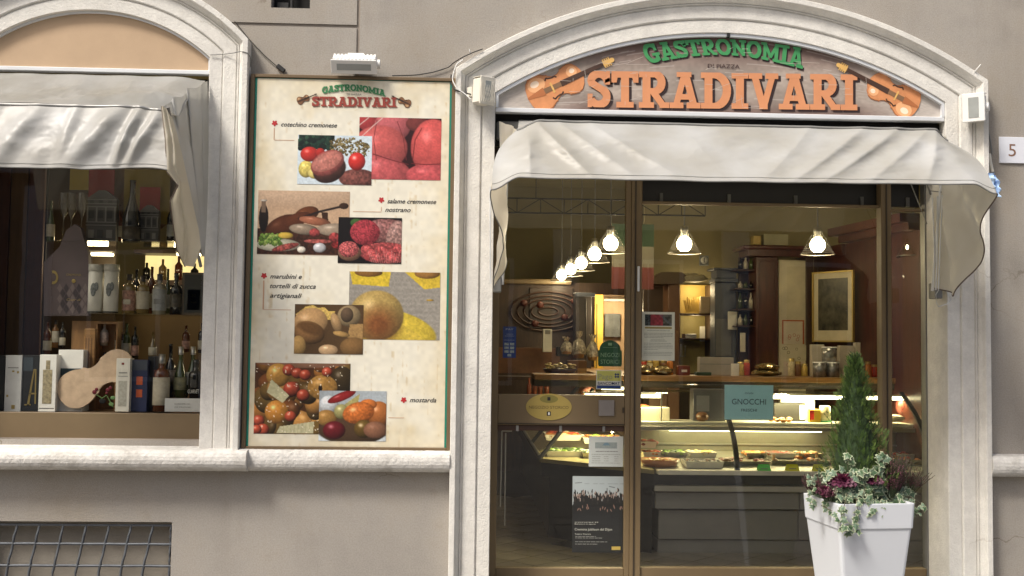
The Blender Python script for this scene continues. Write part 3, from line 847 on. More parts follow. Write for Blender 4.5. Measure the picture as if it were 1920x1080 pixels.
# ================================================================ menu board
YB = -.045
bd = thing('menu_board', 'tall cream menu board with food photographs between the window and the entrance', 'menu board', (at(655, 840).x, 0, at(655, 840).z))
bx0, bx1 = at(461.5, 500, YB).x, at(850, 500, YB).x; bz1, bz0 = at(660, 143, YB).z, at(652, 846, YB).z
fw = .026
FRB = mat('board_brown_frame', (.16, .11, .06), .5, .2, var=.1)
for nm, a in (('frame_side', (bx0, bx0+fw, bz0, bz1)), ('frame_side', (bx1-fw, bx1, bz0, bz1)), ('frame_end', (bx0+fw+.0005, bx1-fw-.0005, bz1-fw*.8, bz1)), ('frame_end', (bx0+fw+.0005, bx1-fw-.0005, bz0, bz0+fw))):
    MB().box(a[0], a[1], YB-.012, -.001, a[2], a[3], bev=.003).build(nm, FRB, bd)
TEAL = mat('teal_border', rgb(24, 128, 108), .5, var=.06)
px0, px1, pz0, pz1 = bx0+fw+.001, bx1-fw-.001, bz0+fw+.001, bz1-fw*.8-.001
MB().box(px0, px1, YB, -.002, pz0, pz1).build('backing', TEAL, bd)
# cream printed sheet: slow stains
PARCH = mat('cream_parchment_print', rgb(232, 225, 200), .45, var=.04, vs=3, stretch=(1, 1, .5), stain=rgb(222, 206, 166), stain_s=2.4)
Pb = Paint(0, 0, 195, 350, (234, 229, 210), res=1.0, seed=60)
ed = np.minimum(np.minimum(Pb.X, 195-Pb.X)/40, np.minimum(Pb.Y, 350-Pb.Y)/50); nz1_ = vnoise(Pb.h, Pb.w, 26, 61)*.6+vnoise(Pb.h, Pb.w, 9, 62)*.4
ew = np.clip(.75-ed-(.55-nz1_)*1.0, 0, 1)*.6+np.clip(nz1_-.66, 0, 1)*.6
ew = np.clip(ew, 0, 1)[..., None]; Pb.c = Pb.c*(1-ew)+np.array([211, 190, 143])/255*ew
st_ = vnoise(Pb.h, Pb.w, 3, 63); st2 = vnoise(Pb.h//10+1, Pb.w, 2.2, 64).repeat(10, axis=0)[:Pb.h]; wv_ = np.clip((st2*.7+st_*.3-.74)*3, 0, .5)[..., None]; Pb.c = Pb.c*(1-wv_)+np.array([205, 178, 128])/255*wv_
Pb.noise(.03, 4)
MB().box(px0+.014, px1-.012, YB-.0012, YB-.0002, pz0, pz1-.004).build('sheet_backing', PARCH, bd)
Pb.put('printed_sheet', YB-.0015, bd, rect=(px0+.014, px1-.012, pz0, pz1-.004))
YP = YB-.003
def board_photo(P, nm='food_photograph', lay=0): return P.put(nm, YP-.001*lay, bd)
P = Paint(673, 221, 827, 337, (48, 14, 16), seed=11)
P.ell(690, 232, 26, 16, (170, 50, 52), 20, .4).ell(735, 236, 34, 30, (196, 92, 96), 0, .4).ell(782, 232, 22, 14, (120, 50, 46), 0, .4).ell(800, 244, 22, 12, (60, 30, 28))
P.ell(712, 278, 52, 42, (206, 88, 84), 0, .35, .12, tex=.05, cell=7).ell(812, 276, 42, 54, (210, 80, 76), 0, .35, .18, tex=.05, cell=7)
P.ell(716, 322, 56, 30, (200, 84, 86), 8, .35, .16, tex=.12, cell=5).ell(806, 328, 44, 22, (200, 78, 82), 0, .35, .1, tex=.12, cell=5)
P.curve([(700, 290), (740, 302), (766, 308)], 1.6, (110, 34, 36)).curve([(706, 226), (700, 262), (706, 300)], 1.3, (120, 44, 44)).curve([(744, 228), (756, 260), (762, 300)], 1.3, (120, 40, 42))
P.curve([(790, 240), (778, 262), (774, 300)], 1.5, (110, 30, 32)).curve([(772, 306), (800, 308), (827, 306)], 1.5, (110, 30, 32)).curve([(673, 236), (690, 222)], 1.6, (220, 190, 180)).curve([(673, 262), (700, 236), (716, 222)], 1.6, (226, 190, 180))
P.noise(.07); board_photo(P)
P = Paint(558, 254, 697, 346, (206, 222, 232), seed=12)
P.poly([(560, 254), (626, 254), (622, 278), (570, 282), (558, 280)], (24, 42, 34), .5).spots(50, 560, 256, 624, 280, 3, 6, [(28, 58, 44), (16, 32, 26), (46, 82, 58)])
P.spots(260, 618, 258, 692, 292, 1.4, 2.6, [(136, 118, 66), (106, 86, 44), (158, 140, 86), (86, 76, 40)], mask=lambda x, y: (x-650)**2/1900+(y-284)**2/640 < 1.1 and y > 254+(x-650)*.35)
P.ell(574, 318, 14, 16, (222, 200, 92), 0, .5, .2, tex=.15).ell(590, 326, 12, 10, (226, 206, 110), 0, .5, .2).ell(580, 290, 17, 14, (206, 44, 36), 0, .5, .35).ell(600, 288, 9, 10, (180, 40, 34))
P.ell(672, 334, 36, 18, (120, 66, 58), 0, .5, tex=.3).ell(618, 318, 32, 24, (84, 48, 38), -25, .6, tex=.12, cell=5).ell(614, 306, 33, 22, (176, 84, 76), -28, .5, .15, tex=.12, cell=4)
P.ell(613, 303, 30, 16, (196, 116, 102), -26, .15, .1, tex=.15, cell=3).ell(669, 302, 16, 17, (214, 42, 34), 0, .5, .6).noise(.05); board_photo(P, lay=1)
P = Paint(483, 358, 655, 478, (196, 160, 126), seed=13)
P.poly([(483, 430), (655, 430), (655, 478), (483, 478)], (62, 34, 22), .3).ell(570, 345, 150, 40, (206, 172, 140), 0, .2, soft=.6)
P.ell(494, 410, 9, 26, (32, 20, 16)).poly([(490, 378), (498, 378), (498, 400), (490, 400)], (120, 96, 76)).ell(494, 377, 6, 2, (190, 180, 166))
P.ell(530, 424, 34, 18, (88, 42, 20), -25, .6, .1).ell(574, 402, 24, 14, (108, 56, 26), -20, .6, .15).ell(556, 412, 28, 12, (96, 46, 22), -20, .4).curve([(560, 410), (600, 396), (640, 386)], 4, (36, 24, 22)).ell(644, 385, 9, 6, (60, 38, 26))
P.poly([(602, 398), (614, 398), (616, 420), (606, 420)], (60, 34, 20)).ell(590, 414, 30, 8, (164, 96, 66), 8, .5, .15).ell(570, 430, 28, 10, (150, 130, 108), 5, .6, .2).ell(628, 430, 34, 12, (160, 140, 118), 0, .5, .2)
P.ell(590, 436, 10, 8, (164, 62, 60), tex=.3).ell(628, 444, 11, 9, (158, 56, 56), tex=.3).ell(645, 430, 8, 11, (190, 40, 32), 0, .5, .4)
P.ell(522, 460, 42, 12, (190, 186, 160)).spots(90, 488, 440, 530, 460, 2, 4, [(120, 160, 60), (160, 184, 84), (84, 122, 40)]).ell(536, 442, 14, 6, (214, 176, 60)).ell(536, 464, 26, 6, (160, 70, 62), -14, .5, .1, tex=.4)
P.ell(596, 452, 26, 4, (176, 84, 76), 0, .3, tex=.3).ell(566, 468, 8, 6, (232, 222, 204)).ell(600, 464, 12, 9, (196, 196, 200), 0, .5, .2).ell(640, 458, 18, 8, (150, 40, 40), tex=.4).noise(.06); board_photo(P)
P = Paint(634, 408, 753, 494, (22, 16, 16), seed=14)
P.ell(668, 418, 12, 8, (60, 96, 44)).ell(718, 432, 42, 22, (150, 96, 92), -4, .4, .2, tex=.3).ell(742, 446, 18, 34, (160, 120, 112), 10, .4, .1, tex=.3).ell(684, 436, 28, 24, (168, 52, 62), 0, .3, tex=.28, cell=2)
P.ell(724, 474, 50, 20, (170, 70, 70), 0, .3, tex=.35, cell=3)
for k_ in range(7): P.ell(690+k_*10, 468+(k_%3)*8, 13, 8, (186, 74, 74), 12, .5, .1, tex=.35, cell=2.4)
P.ell(690, 484, 6, 5, (160, 60, 60), 10, .3).ell(656, 474, 22, 16, (142, 100, 76), 0, .5, .1).ell(654, 468, 19, 15, (186, 84, 84), 0, .3, tex=.5, cell=1.6)
for k in range(14): P.curve([(690+k*5, 470+(k % 3)*5), (698+k*4, 492)], 1, (226, 190, 180), .45)
P.noise(.12, 1.6); board_photo(P, lay=1)
P = Paint(654, 510, 825, 637, (150, 144, 134), seed=15)
for k in range(26): P.line(654, 512+k*5, 825, 516+k*5, 3, (170, 166, 156) if k % 2 else (134, 128, 118), .22)
P.poly([(655, 510), (732, 510), (728, 538), (660, 534)], (222, 190, 44), .07, 5).ell(690, 512, 26, 8, (140, 96, 40)).poly([(758, 510), (825, 510), (825, 538), (795, 542)], (214, 182, 48), .07, 5).ell(800, 512, 24, 10, (160, 112, 50))
P.ell(738, 618, 82, 36, (228, 198, 58), 12, .25, .1, tex=.08, cell=5).poly([(668, 612), (700, 600), (760, 610), (800, 637), (664, 637)], (214, 184, 60), .08, 5).ell(706, 592, 51, 47, (182, 152, 82), 0, .4, .22, tex=.05, cell=5).ell(710, 610, 32, 30, (134, 78, 38), 0, .2, soft=1.2, tex=.1, cell=5).ell(806, 562, 7, 2, (190, 150, 40))
P.noise(.08); board_photo(P)
P = Paint(552, 571, 681, 664, (86, 62, 36), seed=16)
P.poly([(554, 590), (572, 576), (586, 572), (596, 578), (608, 576), (616, 584), (628, 584), (622, 600), (560, 600)], (212, 176, 84), .15).ell(582, 604, 32, 26, (198, 152, 96), -10, .4, .2).ell(580, 624, 29, 21, (148, 104, 58), 14, .6, .05).ell(582, 616, 24, 10, (112, 76, 40), 18, .2, soft=.5)
P.ell(654, 592, 22, 20, (156, 132, 92), 0, .5, .15).ell(650, 590, 12, 14, (96, 76, 56)).ell(630, 606, 9, 20, (168, 132, 86), -20, .5, .1).poly([(656, 608), (681, 606), (681, 636), (652, 632)], (166, 128, 74), .1).ell(640, 626, 16, 5, (184, 142, 78), 10).ell(664, 650, 26, 18, (132, 96, 52))
P.ell(616, 656, 18, 10, (206, 166, 118), 0, .4, .3).ell(560, 650, 14, 20, (188, 146, 80)).noise(.06); board_photo(P, lay=1)
P = Paint(477, 681, 656, 814, (84, 48, 22), seed=17)
AM = [(178, 112, 44), (146, 94, 36), (112, 84, 36), (196, 136, 62), (96, 70, 30), (128, 72, 30)]
P.spots(60, 477, 684, 656, 812, 12, 26, AM, .7, .18, 44)
P.ell(566, 676, 96, 14, (150, 104, 76), 0, .2).ell(640, 712, 22, 26, (60, 46, 24), 0, .5, .3)
P.ell(520, 704, 22, 22, (206, 148, 60), 0, .5, .35, tex=.10, cell=4).ell(519, 773, 22, 22, (216, 140, 48), 0, .5, .4, tex=.08, cell=4).ell(604, 726, 28, 23, (186, 134, 58), 0, .4, .2, tex=.15, cell=4).ell(600, 728, 4, 6, (44, 28, 20)).poly([(614, 756), (656, 756), (656, 795), (616, 793)], (206, 152, 62), .08, 5)
for (x, y, q_) in ((540, 694, 11), (556, 700, 10), (571, 703, 10), (612, 697, 9), (546, 730, 14), (568, 741, 11), (486, 789, 10), (494, 806, 11), (482, 806, 9), (545, 781, 10)): P.ell(x, y, q_*1.1, q_, (196, 74, 46), 0, .8, .45, tex=.08, cell=4)
P.poly([(500, 736), (508, 712), (542, 742), (530, 756)], (204, 198, 150), .06, 6).poly([(520, 812), (526, 800), (590, 790), (588, 813)], (200, 194, 150), .06, 6)
for k in range(9): P.line(526+k*7, 801-k*1.0, 524+k*7, 813, 1, (160, 152, 104), .5)
rq_ = random.Random(5)
for k in range(110): P.ell(rq_.uniform(480, 654), rq_.uniform(684, 812), rq_.uniform(.6, 2.2), rq_.uniform(.5, 1.1), (250, 236, 206), rq_.uniform(0, 180), 0)
P.noise(.05); board_photo(P)
P = Paint(598, 733, 724, 827, (168, 178, 184), seed=18)
P.ell(660, 826, 80, 16, (216, 226, 230), 0, .2).ell(662, 800, 70, 34, (84, 60, 40)).ell(616, 760, 18, 18, (214, 220, 222), 0, .5, .3).ell(640, 744, 28, 8, (160, 34, 34), -22, .5, .3).poly([(646, 758), (674, 738), (670, 762), (650, 768)], (180, 168, 100), .1)
P.ell(612, 784, 20, 15, (180, 130, 60), 0, .5, .2).ell(640, 772, 14, 14, (168, 160, 96), 0, .5, .3).ell(710, 776, 22, 24, (176, 100, 44), 0, .5, .3).ell(690, 758, 16, 10, (222, 118, 44)).ell(672, 774, 30, 20, (214, 110, 40), -12, .5, .35, tex=.15)
P.ell(627, 807, 21, 17, (112, 24, 32), 0, .6, .4).ell(682, 804, 18, 17, (104, 78, 30), 0, .6, .5).ell(704, 806, 22, 16, (140, 92, 66), 0, .5, .1).noise(.06); board_photo(P, lay=1)
# captions with their red leaf marks and thin leader lines
REDL = mat('red_leaf_print', rgb(176, 40, 44), .5, var=.05); RUST = mat('thin_leader_print', rgb(196, 152, 120), .6, var=0)
def caption(body, x, y, wpx, hpx=9):
    v = at(x, y, YP); s_ = 1/at(x, y, YP).x if 0 else 1
    wd = at(x+wpx, y, YP).x-v.x
    text('caption', body, v.x, v.z, YP, hpx/305, INK, bd, width=wd, shear=.35, bold=.012, align='LEFT')
caption('cotechino cremonese', 527, 237, 105); caption('salame cremonese', 726, 381, 92); caption('nostrano', 722, 397, 48)
caption('marubini e', 506, 522, 60); caption('tortelli di zucca', 506, 540, 86); caption('artigianali', 506, 558, 60); caption('mostarda', 768, 754, 50)
def leafmark(px, py):
    v = at(px, py, YP); mb = MB(); n = 15; 
    pts = [(v.x+.019*(1 if i % 3 else .62)*math.sin(2*PI*i/n), v.z+.019*(1 if i % 3 else .62)*math.cos(2*PI*i/n)) for i in range(n)]
    mb.flat(pts[::-1], YP); mb.build('leaf_mark', REDL, bd)
for a in ((515, 231), (715, 375), (495, 517), (757, 750)): leafmark(*a)
def leader(pts):
    mb = MB()
    for i, (p, q) in enumerate(zip(pts[:-1], pts[1:])):
        a, b = at(*p, YP), at(*q, YP); x0, x1 = sorted((a.x, b.x)); z0, z1 = sorted((a.z, b.z))
        if x1-x0 < z1-z0: x0 -= .0015; x1 += .0015
        else: z0 = z1-.003
        mb.flat([(x0, z0), (x1, z0), (x1, z1), (x0, z1)], YP-.0003*i)
    mb.build('leader_line', RUST, bd)
leader([(514, 240), (514, 262)]); leader([(514, 262), (552, 263)]); leader([(715, 388), (715, 396)]); leader([(662, 396), (715, 397)])
leader([(494, 526), (494, 580)]); leader([(494, 580), (546, 581)]); leader([(728, 783), (758, 783)])
# small masthead
BRK = mat('masthead_red_print', rgb(150, 62, 50), .5, var=.05); GRK = mat('masthead_green_print', rgb(52, 128, 78), .5, var=.08); SHP = mat('masthead_edge_print', rgb(196, 160, 140), .5, var=0); SHG = mat('masthead_green_edge', rgb(160, 190, 150), .5, var=0)
word_px('STRADIVARI', lambda t, b: (585+(743-585)*t, (199+2*t)-18*b), YP, [BRK, SHP], bd, .05, 'masthead_letter')
word_px('GASTRONOMIA', lambda t, b: (604+(722-604)*t, (177-9*math.sin(PI*(.05+.9*t))+5*t) - (12.5-1*t)*b), YP, [GRK, SHG], bd, .04, 'masthead_letter')
v = at(664, 178.5, YP); text('masthead_small_lettering', 'DI PIAZZA', v.x, v.z, YP, .011, INK_G, bd, width=.09)
VM2 = [mat('mini_violin_body', rgb(122, 84, 54), .5), mat('mini_violin_lit', rgb(158, 118, 80), .5), mat('mini_violin_dark', rgb(40, 26, 20), .5), mat('mini_violin_scroll', rgb(70, 50, 38), .5), mat('mini_violin_edge', rgb(80, 50, 32), .5), mat('mini_violin_gleam', rgb(190, 156, 116), .5), mat('mini_violin_strings', rgb(60, 42, 32), .5)]
violin_print((557, 191), (580, 182), (594, 176), YP, VM2, bd, .62); violin_print((770, 197), (747, 186), (734, 181), YP, VM2, bd, .62)

# ================================================================ awnings
def cloth_mat(name, col, tr=.30):
    m = bpy.data.materials.new(name); m.use_nodes = True
    n = m.node_tree.nodes; l = m.node_tree.links; b = n['Principled BSDF']
    b.inputs['Roughness'].default_value = .42; b.inputs['Specular IOR Level'].default_value = .5
    tc = n.new('ShaderNodeTexCoord'); nz = n.new('ShaderNodeTexNoise'); nz.inputs['Scale'].default_value = 3.2; nz.inputs['Detail'].default_value = 8
    l.new(tc.outputs['Object'], nz.inputs['Vector'])
    cr = n.new('ShaderNodeValToRGB'); cr.color_ramp.elements[0].position = .35; cr.color_ramp.elements[1].position = .7
    cr.color_ramp.elements[0].color = (col[0]*.80, col[1]*.77, col[2]*.71, 1); cr.color_ramp.elements[1].color = tuple(c*1.05 for c in col)+(1,)
    l.new(nz.outputs[0], cr.inputs[0])
    wv = n.new('ShaderNodeTexNoise'); wv.inputs['Scale'].default_value = 600; 
    bp = n.new('ShaderNodeBump'); bp.inputs['Strength'].default_value = .12; bp.inputs['Distance'].default_value = .001
    l.new(tc.outputs['Object'], wv.inputs['Vector']); l.new(wv.outputs[0], bp.inputs['Height']); l.new(bp.outputs[0], b.inputs['Normal'])
    l.new(cr.outputs[0], b.inputs['Base Color'])
    t = n.new('ShaderNodeBsdfTranslucent'); t.inputs[0].default_value = (col[0], col[1]*.95, col[2]*.82, 1)
    mx = n.new('ShaderNodeMixShader'); mx.inputs[0].default_value = tr
    l.new(b.outputs[0], mx.inputs[1]); l.new(t.outputs[0], mx.inputs[2]); l.new(mx.outputs[0], n['Material Output'].inputs[0])
    return m
CLOTH = cloth_mat('grey_awning_canvas', (.53, .54, .54))
CLOTH_SIDE = cloth_mat('brightened_awning_canvas', (.70, .68, .62), .55)  # same canvas, lightened and warmed to carry the light on the side curtains
CLOTH2 = cloth_mat('shaded_grey_awning_canvas', (.42, .425, .415), .3)  # same canvas, darkened to carry the shading of the upper band
PIPING = mat('grey_piping', (.20, .20, .19), .7)
def V3(*a): return Vector(a)
def mixv(a, b, t): return a+(b-a)*t
def smooth(a, b, x):
    t = min(1, max(0, (x-a)/(b-a))); return t*t*(3-2*t)
aw = thing('awning', 'light grey canvas awning with creased front hood over the glass entrance', 'awning', (DCX, 0, 2.95))
from mathutils import noise as mnoise
def crump(a, b, c=0.0):
    v_ = 0; am = 1.0; f = 1.0
    for o_ in range(4):
        v_ += am*(1-2*abs(mnoise.noise(Vector((a*f, b*f, c+o_*7))))); am *= .5; f *= 2.1
    return v_
def front2(u, v):
    # top edge -> bottom edge of the hood front
    tl, tr = V3(.262, -.60, at(960, 227, -.60).z), V3(2.80, -.60, at(1800, 246, -.60).z)
    bl, br = V3(.115, -.95, at(935, 332, -.95).z), V3(2.885, -.95, at(1850, 346, -.95).z)
    top = mixv(tl, tr, u); bot = mixv(bl, br, u)
    eL, eR = smooth(.055, 0, u), smooth(.955, 1, u)
    p = mixv(top, bot, v)
    # rounded shoulders
    bul = math.sin(PI*min(1, v*1.0))*.045
    p.x += (-eL+eR)*bul
    p.z -= (eL*.045+eR*.05)*(1-v)**2 + (eL*.07+eR*.05)*v*v
    p.y += (eL+eR)*.10*(1-v)*.5
    # diagonal tension folds
    d = 0
    for (u0, sl_, wd, am) in ((.12, .16, .022, .018), (.19, .20, .03, .016), (.27, .22, .028, .012), (.42, .10, .05, .006), (.60, -.14, .030, .010),
                              (.69, -.20, .026, .016), (.76, -.22, .024, .018), (.84, -.20, .026, .017), (.91, -.10, .02, .014), (.05, .05, .018, .015)):
        cx = u0+sl_*(v-.5)
        xx_ = abs((u-cx)/wd); d += 2.2*am*(.6*math.exp(-xx_*1.5)+.5*math.exp(-xx_*xx_))*math.sin(PI*min(1, .12+v*.86))**.7
    d += .002*math.sin(u*60+v*4)*v*v*(1-v) + .004*math.sin(u*23+1.3+v*6)*(1-v*.8)
    d += .011*crump(u*5+v*1.2, v*1.6-u*1.5, 3)*(.35+.65*math.sin(PI*min(1, v*.93+.05)))
    p.y -= d; p.z += .0016*math.sin(u*41)*v**4 - .006*math.sin(PI*u)*v
    return p
grid_mesh('hood_front', front2, 320, 50, CLOTH, aw)
def roof2(u, v):
    a = front2(u, 0); b = V3(.30+2.45*u, .04, 2.97)
    p = mixv(a, b, v); p.z -= .02*math.sin(PI*v); return p
grid_mesh('hood_roof', roof2, 60, 8, CLOTH, aw)
def hem(fn, name, parent, n=220, r=.0045, m=PIPING, v=1.0):
    mb = MB(); mb.tube([fn(i/n, v) for i in range(n+1)], r, 6); return mb.build(name, m, parent)
hem(front2, 'front_hem', aw); hem(front2, 'top_bar', aw, r=.010, v=0.0)
def side_panel(F, W, D, E, fold, nf, seedp, droop=.03, outw=1):
    """F(v) front edge (0 top, 1 bottom), W(v) wall edge; bottom edge runs F(1) -> D -> E"""
    def fn(u, v):
        # u: 0 front edge, 1 wall; v: 0 top, 1 bottom
        top = mixv(F(0), W(0), u)
        if u < .62: bot = mixv(F(1), D, u/.62); bot.y += -.03*math.sin(PI*u/.62); bot.z += droop*math.sin(PI*u/.62)
        else: bot = mixv(D, E, (u-.62)/.38)
        f = F(v); wv = W(v)
        p = mixv(top, bot, v)
        # stick to the front edge at u = 0
        k = max(0, 1-u*5)**2
        p = p*(1-k)+f*k
        amp = fold*math.sin(PI*u)**.6*(.25+.75*v)
        p.x += .016*crump(u*2+v*.5, v*2.5, seedp)*math.sin(PI*u)
        p.x += amp*math.sin(nf*2*PI*u*.9+seedp+v*1.2)+amp*.4*math.sin(nf*5*u+seedp*2)
        return p
    return fn
FR = lambda v: front2(1, v); FL = lambda v: front2(0, v)
sr = side_panel(FR, lambda v: V3(2.93, -.04, 2.93+(1.90-2.93)*v), V3(at(1800, 556, -.36).x, -.36, at(1800, 556, -.36).z), V3(at(1746, 545, -.09).x+.02, -.09, at(1746, 540, -.09).z), .040, 2.6, 1.0)
grid_mesh('side_curtain', sr, 60, 46, CLOTH_SIDE, aw); hem(sr, 'side_hem', aw, 60, .004, mat('brown_hem', (.12, .09, .07), .8))
sl2 = side_panel(FL, lambda v: V3(.17, -.10, 2.93+(1.95-2.93)*v), V3(at(934, 541, -.36).x, -.36, at(934, 541, -.36).z), V3(at(944, 470, -.12).x, -.12, at(944, 470, -.12).z), .030, 2.0, 2.6)
grid_mesh('side_curtain', sl2, 60, 46, CLOTH_SIDE, aw); hem(sl2, 'side_hem', aw, 60, .0035, PIPING)
mb = MB(); mb.tube([front2(i/220, .93)+V3(0, -.002, 0) for i in range(221)], .0011, 4); mb.build('stitched_seam', PIPING, aw)
# folding arms, pivots and pull cords
for X, s in ((2.955, 1), (.175, -1)):
    z0 = at(1750, 545, -.06).z
    mb = MB(); mb.tube([(X-.03*s, -.05, z0), (X-.045*s, -.22, z0+.66)], .010, 8); mb.build('arm', ALU, aw)
    MB().box(X-.025, X+.025, -.075, .02, z0-.05, z0+.05, bev=.005).build('arm_bracket', GREYMETAL, aw)
    mb = MB()
    for k, dy in enumerate((.0, .035, .07)): mb.tube([(X-.045, -.10-dy, z0+.0), (X-.05, -.13-dy*1.1, z0+.25), (X-.055, -.12-dy*2, z0+.58)], .0045, 6)
    mb.build('spring_rod', ALU, aw)
mb = MB(); p0 = at(1708, 345, -.1); p1 = at(1738, 420, -.08)
mb.tube([p0, p1], .0035, 5); mb.tube([at(1738, 345, -.16), at(1745, 365, -.14)], .006, 6); mb.tube([at(1745, 358, -.15), at(1790, 363, -.3)], .003, 5)
mb.build('pull_cord', GREYMETAL, aw)
mb = MB(); c0 = [at(x, y, -.12) for x, y in ((1766, 535), (1755, 552), (1756, 568), (1760, 575), (1775, 570), (1784, 562), (1778, 552), (1770, 537))]
mb.tube(c0, .0028, 5); mb.build('hanging_wire_loop', ALU, aw)
MB().box(XD0+.01, XD1-.01, -.0, .10, 2.955-.12, 2.953, bev=.01).build('roller', mat('roller_grey', (.09, .09, .085), .5), aw)

aw1 = thing('awning', 'sagging grey canvas awning with a drooping side curtain over the arched bottle window', 'awning', (WCX, 0, 3.2))
def bar1(u):   # the front bar
    x0, x1 = -3.12, at(303, 199, -.72).x
    return V3(x0+(x1-x0)*u, -.72, at(150, 199, -.72).z)
def val1(u, v):
    a = bar1(u); eR = smooth(.90, 1, u)
    b = V3(-3.10+(at(313, 325, -.84).x+3.10)*u, -.84, at(150, 316, -.84).z)
    p = mixv(a, b, v); p.z -= eR*.015*(1-v); p.x += eR*.03*math.sin(PI*v)
    d = 0
    for (u0, s_, wd, am) in ((.12, -.1, .03, .010), (.30, -.10, .03, .008), (.44, -.16, .045, .016), (.63, -.08, .022, .008), (.74, -.20, .05, .026), (.86, -.12, .020, .020), (.92, -.14, .02, .018)):
        d += 2.4*am*math.exp(-((u-u0-s_*(v-.5))/wd)**2)*math.sin(PI*min(1, .1+v*.85))
    p.y -= d+.003*math.sin(u*50+2*v)*v; p.z += .003*math.sin(u*34)*v**4*smooth(.3, .9, u)
    if u > .80: p.z += .014*math.sin(PI*(u-.80)/.20)*v*v
    p.y -= .011*crump(u*4+v, v*1.6-u*1.2, 9)*math.sin(PI*min(1, v*.93+.05)); return p
grid_mesh('valance', val1, 220, 40, CLOTH, aw1); hem(val1, 'front_hem', aw1, 150, .004); hem(val1, 'front_bar', aw1, 150, .009, mat('bar_grey', (.33, .33, .32), .4, .4), 0.0)
mb = MB(); mb.tube([val1(i/160, .94)+V3(0, -.002, 0) for i in range(161)], .0011, 4); mb.build('stitched_seam', PIPING, aw1)
def roof1(u, v):
    a = bar1(u); a.z += .012; a.x += .02*smooth(.9, 1, u)
    b = V3(-3.11+(at(385, 140, -.02).x+3.11)*u, -.02, at(200, 141, -.02).z)
    p = mixv(a, b, v)
    p.z -= .055*math.sin(PI*v)**1.2*(1-.3*u); p.y += .03*math.sin(PI*v)
    d = .030*math.exp(-((v-.25-.8*(u-.62))/.16)**2)*smooth(.45, .8, u)-.028*math.exp(-((v-.05-.8*(u-.70))/.14)**2)*smooth(.5, .9, u)
    p.z += d; p.y -= d*.6+.006*math.sin(u*30+v*7)
    p.z += .016*crump(u*3.5-v*.8, v*2.2+u*2, 5)*math.sin(PI*v)
    e_ = smooth(.86, 1, u); p.z -= e_*.05*math.sin(PI*v)+e_*e_*.02
    return p
grid_mesh('canopy', roof1, 180, 50, CLOTH2, aw1)
def polyl(pts, v):
    n = len(pts)-1; t = min(v*n, n-1e-6); i = int(t); f = t-i; f = f*f*(3-2*f)*.5+f*.5
    p, q = pts[i], pts[i+1]; return at(p[0]+(q[0]-p[0])*f, p[1]+(q[1]-p[1])*f, p[2]+(q[2]-p[2])*f)
CL = [(303, 199, -.73), (310, 262, -.80), (313, 322, -.84), (334, 348, -.82), (319, 376, -.76), (325, 424, -.66), (331, 468, -.54), (347, 500, -.42)]
CRt = [(320, 208, -.66), (333, 254, -.72), (344, 300, -.74), (353, 342, -.70), (363, 388, -.60), (372, 428, -.50), (377, 464, -.42), (364, 500, -.40)]
def lobe(u, v):
    p = polyl(CL, v).lerp(polyl(CRt, v), u); k = math.sin(PI*u)
    p.y -= .030*k+.016*math.sin(u*9+v*3)*k; p.x += .006*math.sin(v*11)*k; p.y -= .012*crump(u*1.3, v*3+u, 8)*k; return p
grid_mesh('side_curtain', lobe, 40, 80, CLOTH_SIDE, aw1)
hem(lambda u, v: lobe(0, u), 'side_hem', aw1, 90, .0035, mat('brown_hem', (.12, .09, .07), .8))
RL = [(306, 199, -.60), (322, 250, -.58), (340, 305, -.50), (356, 362, -.40), (370, 420, -.30), (380, 478, -.20)]
RR = [(389, 152, -.05), (391, 215, -.05), (391, 280, -.05), (390, 345, -.05), (388, 410, -.06), (384, 480, -.08)]
def rearc(u, v):
    p = polyl(RL, v).lerp(polyl(RR, v), u); k = math.sin(PI*u)
    r1 = 1.2*u+.25*v
    p.y += (.028*math.sin(r1*15)+.014*math.sin(r1*31+1))*k; p.x += .006*math.sin(r1*15+1)*k
    w_ = math.exp(-((u-.25)/.12)**2-((v-.30)/.10)**2); p.y += .05*w_; p.y -= .010*crump(u*1.6+v*.8, v*3.2, 2)*k; return p
grid_mesh('curtain_fold', rearc, 60, 60, CLOTH, aw1)
mb = MB(); mb.tube([(-1.652, -.05, 2.0), (-1.66, -.4, 2.35), (-1.69, -.72, 2.84)], .010, 8); mb.build('arm', GREYMETAL, aw1)

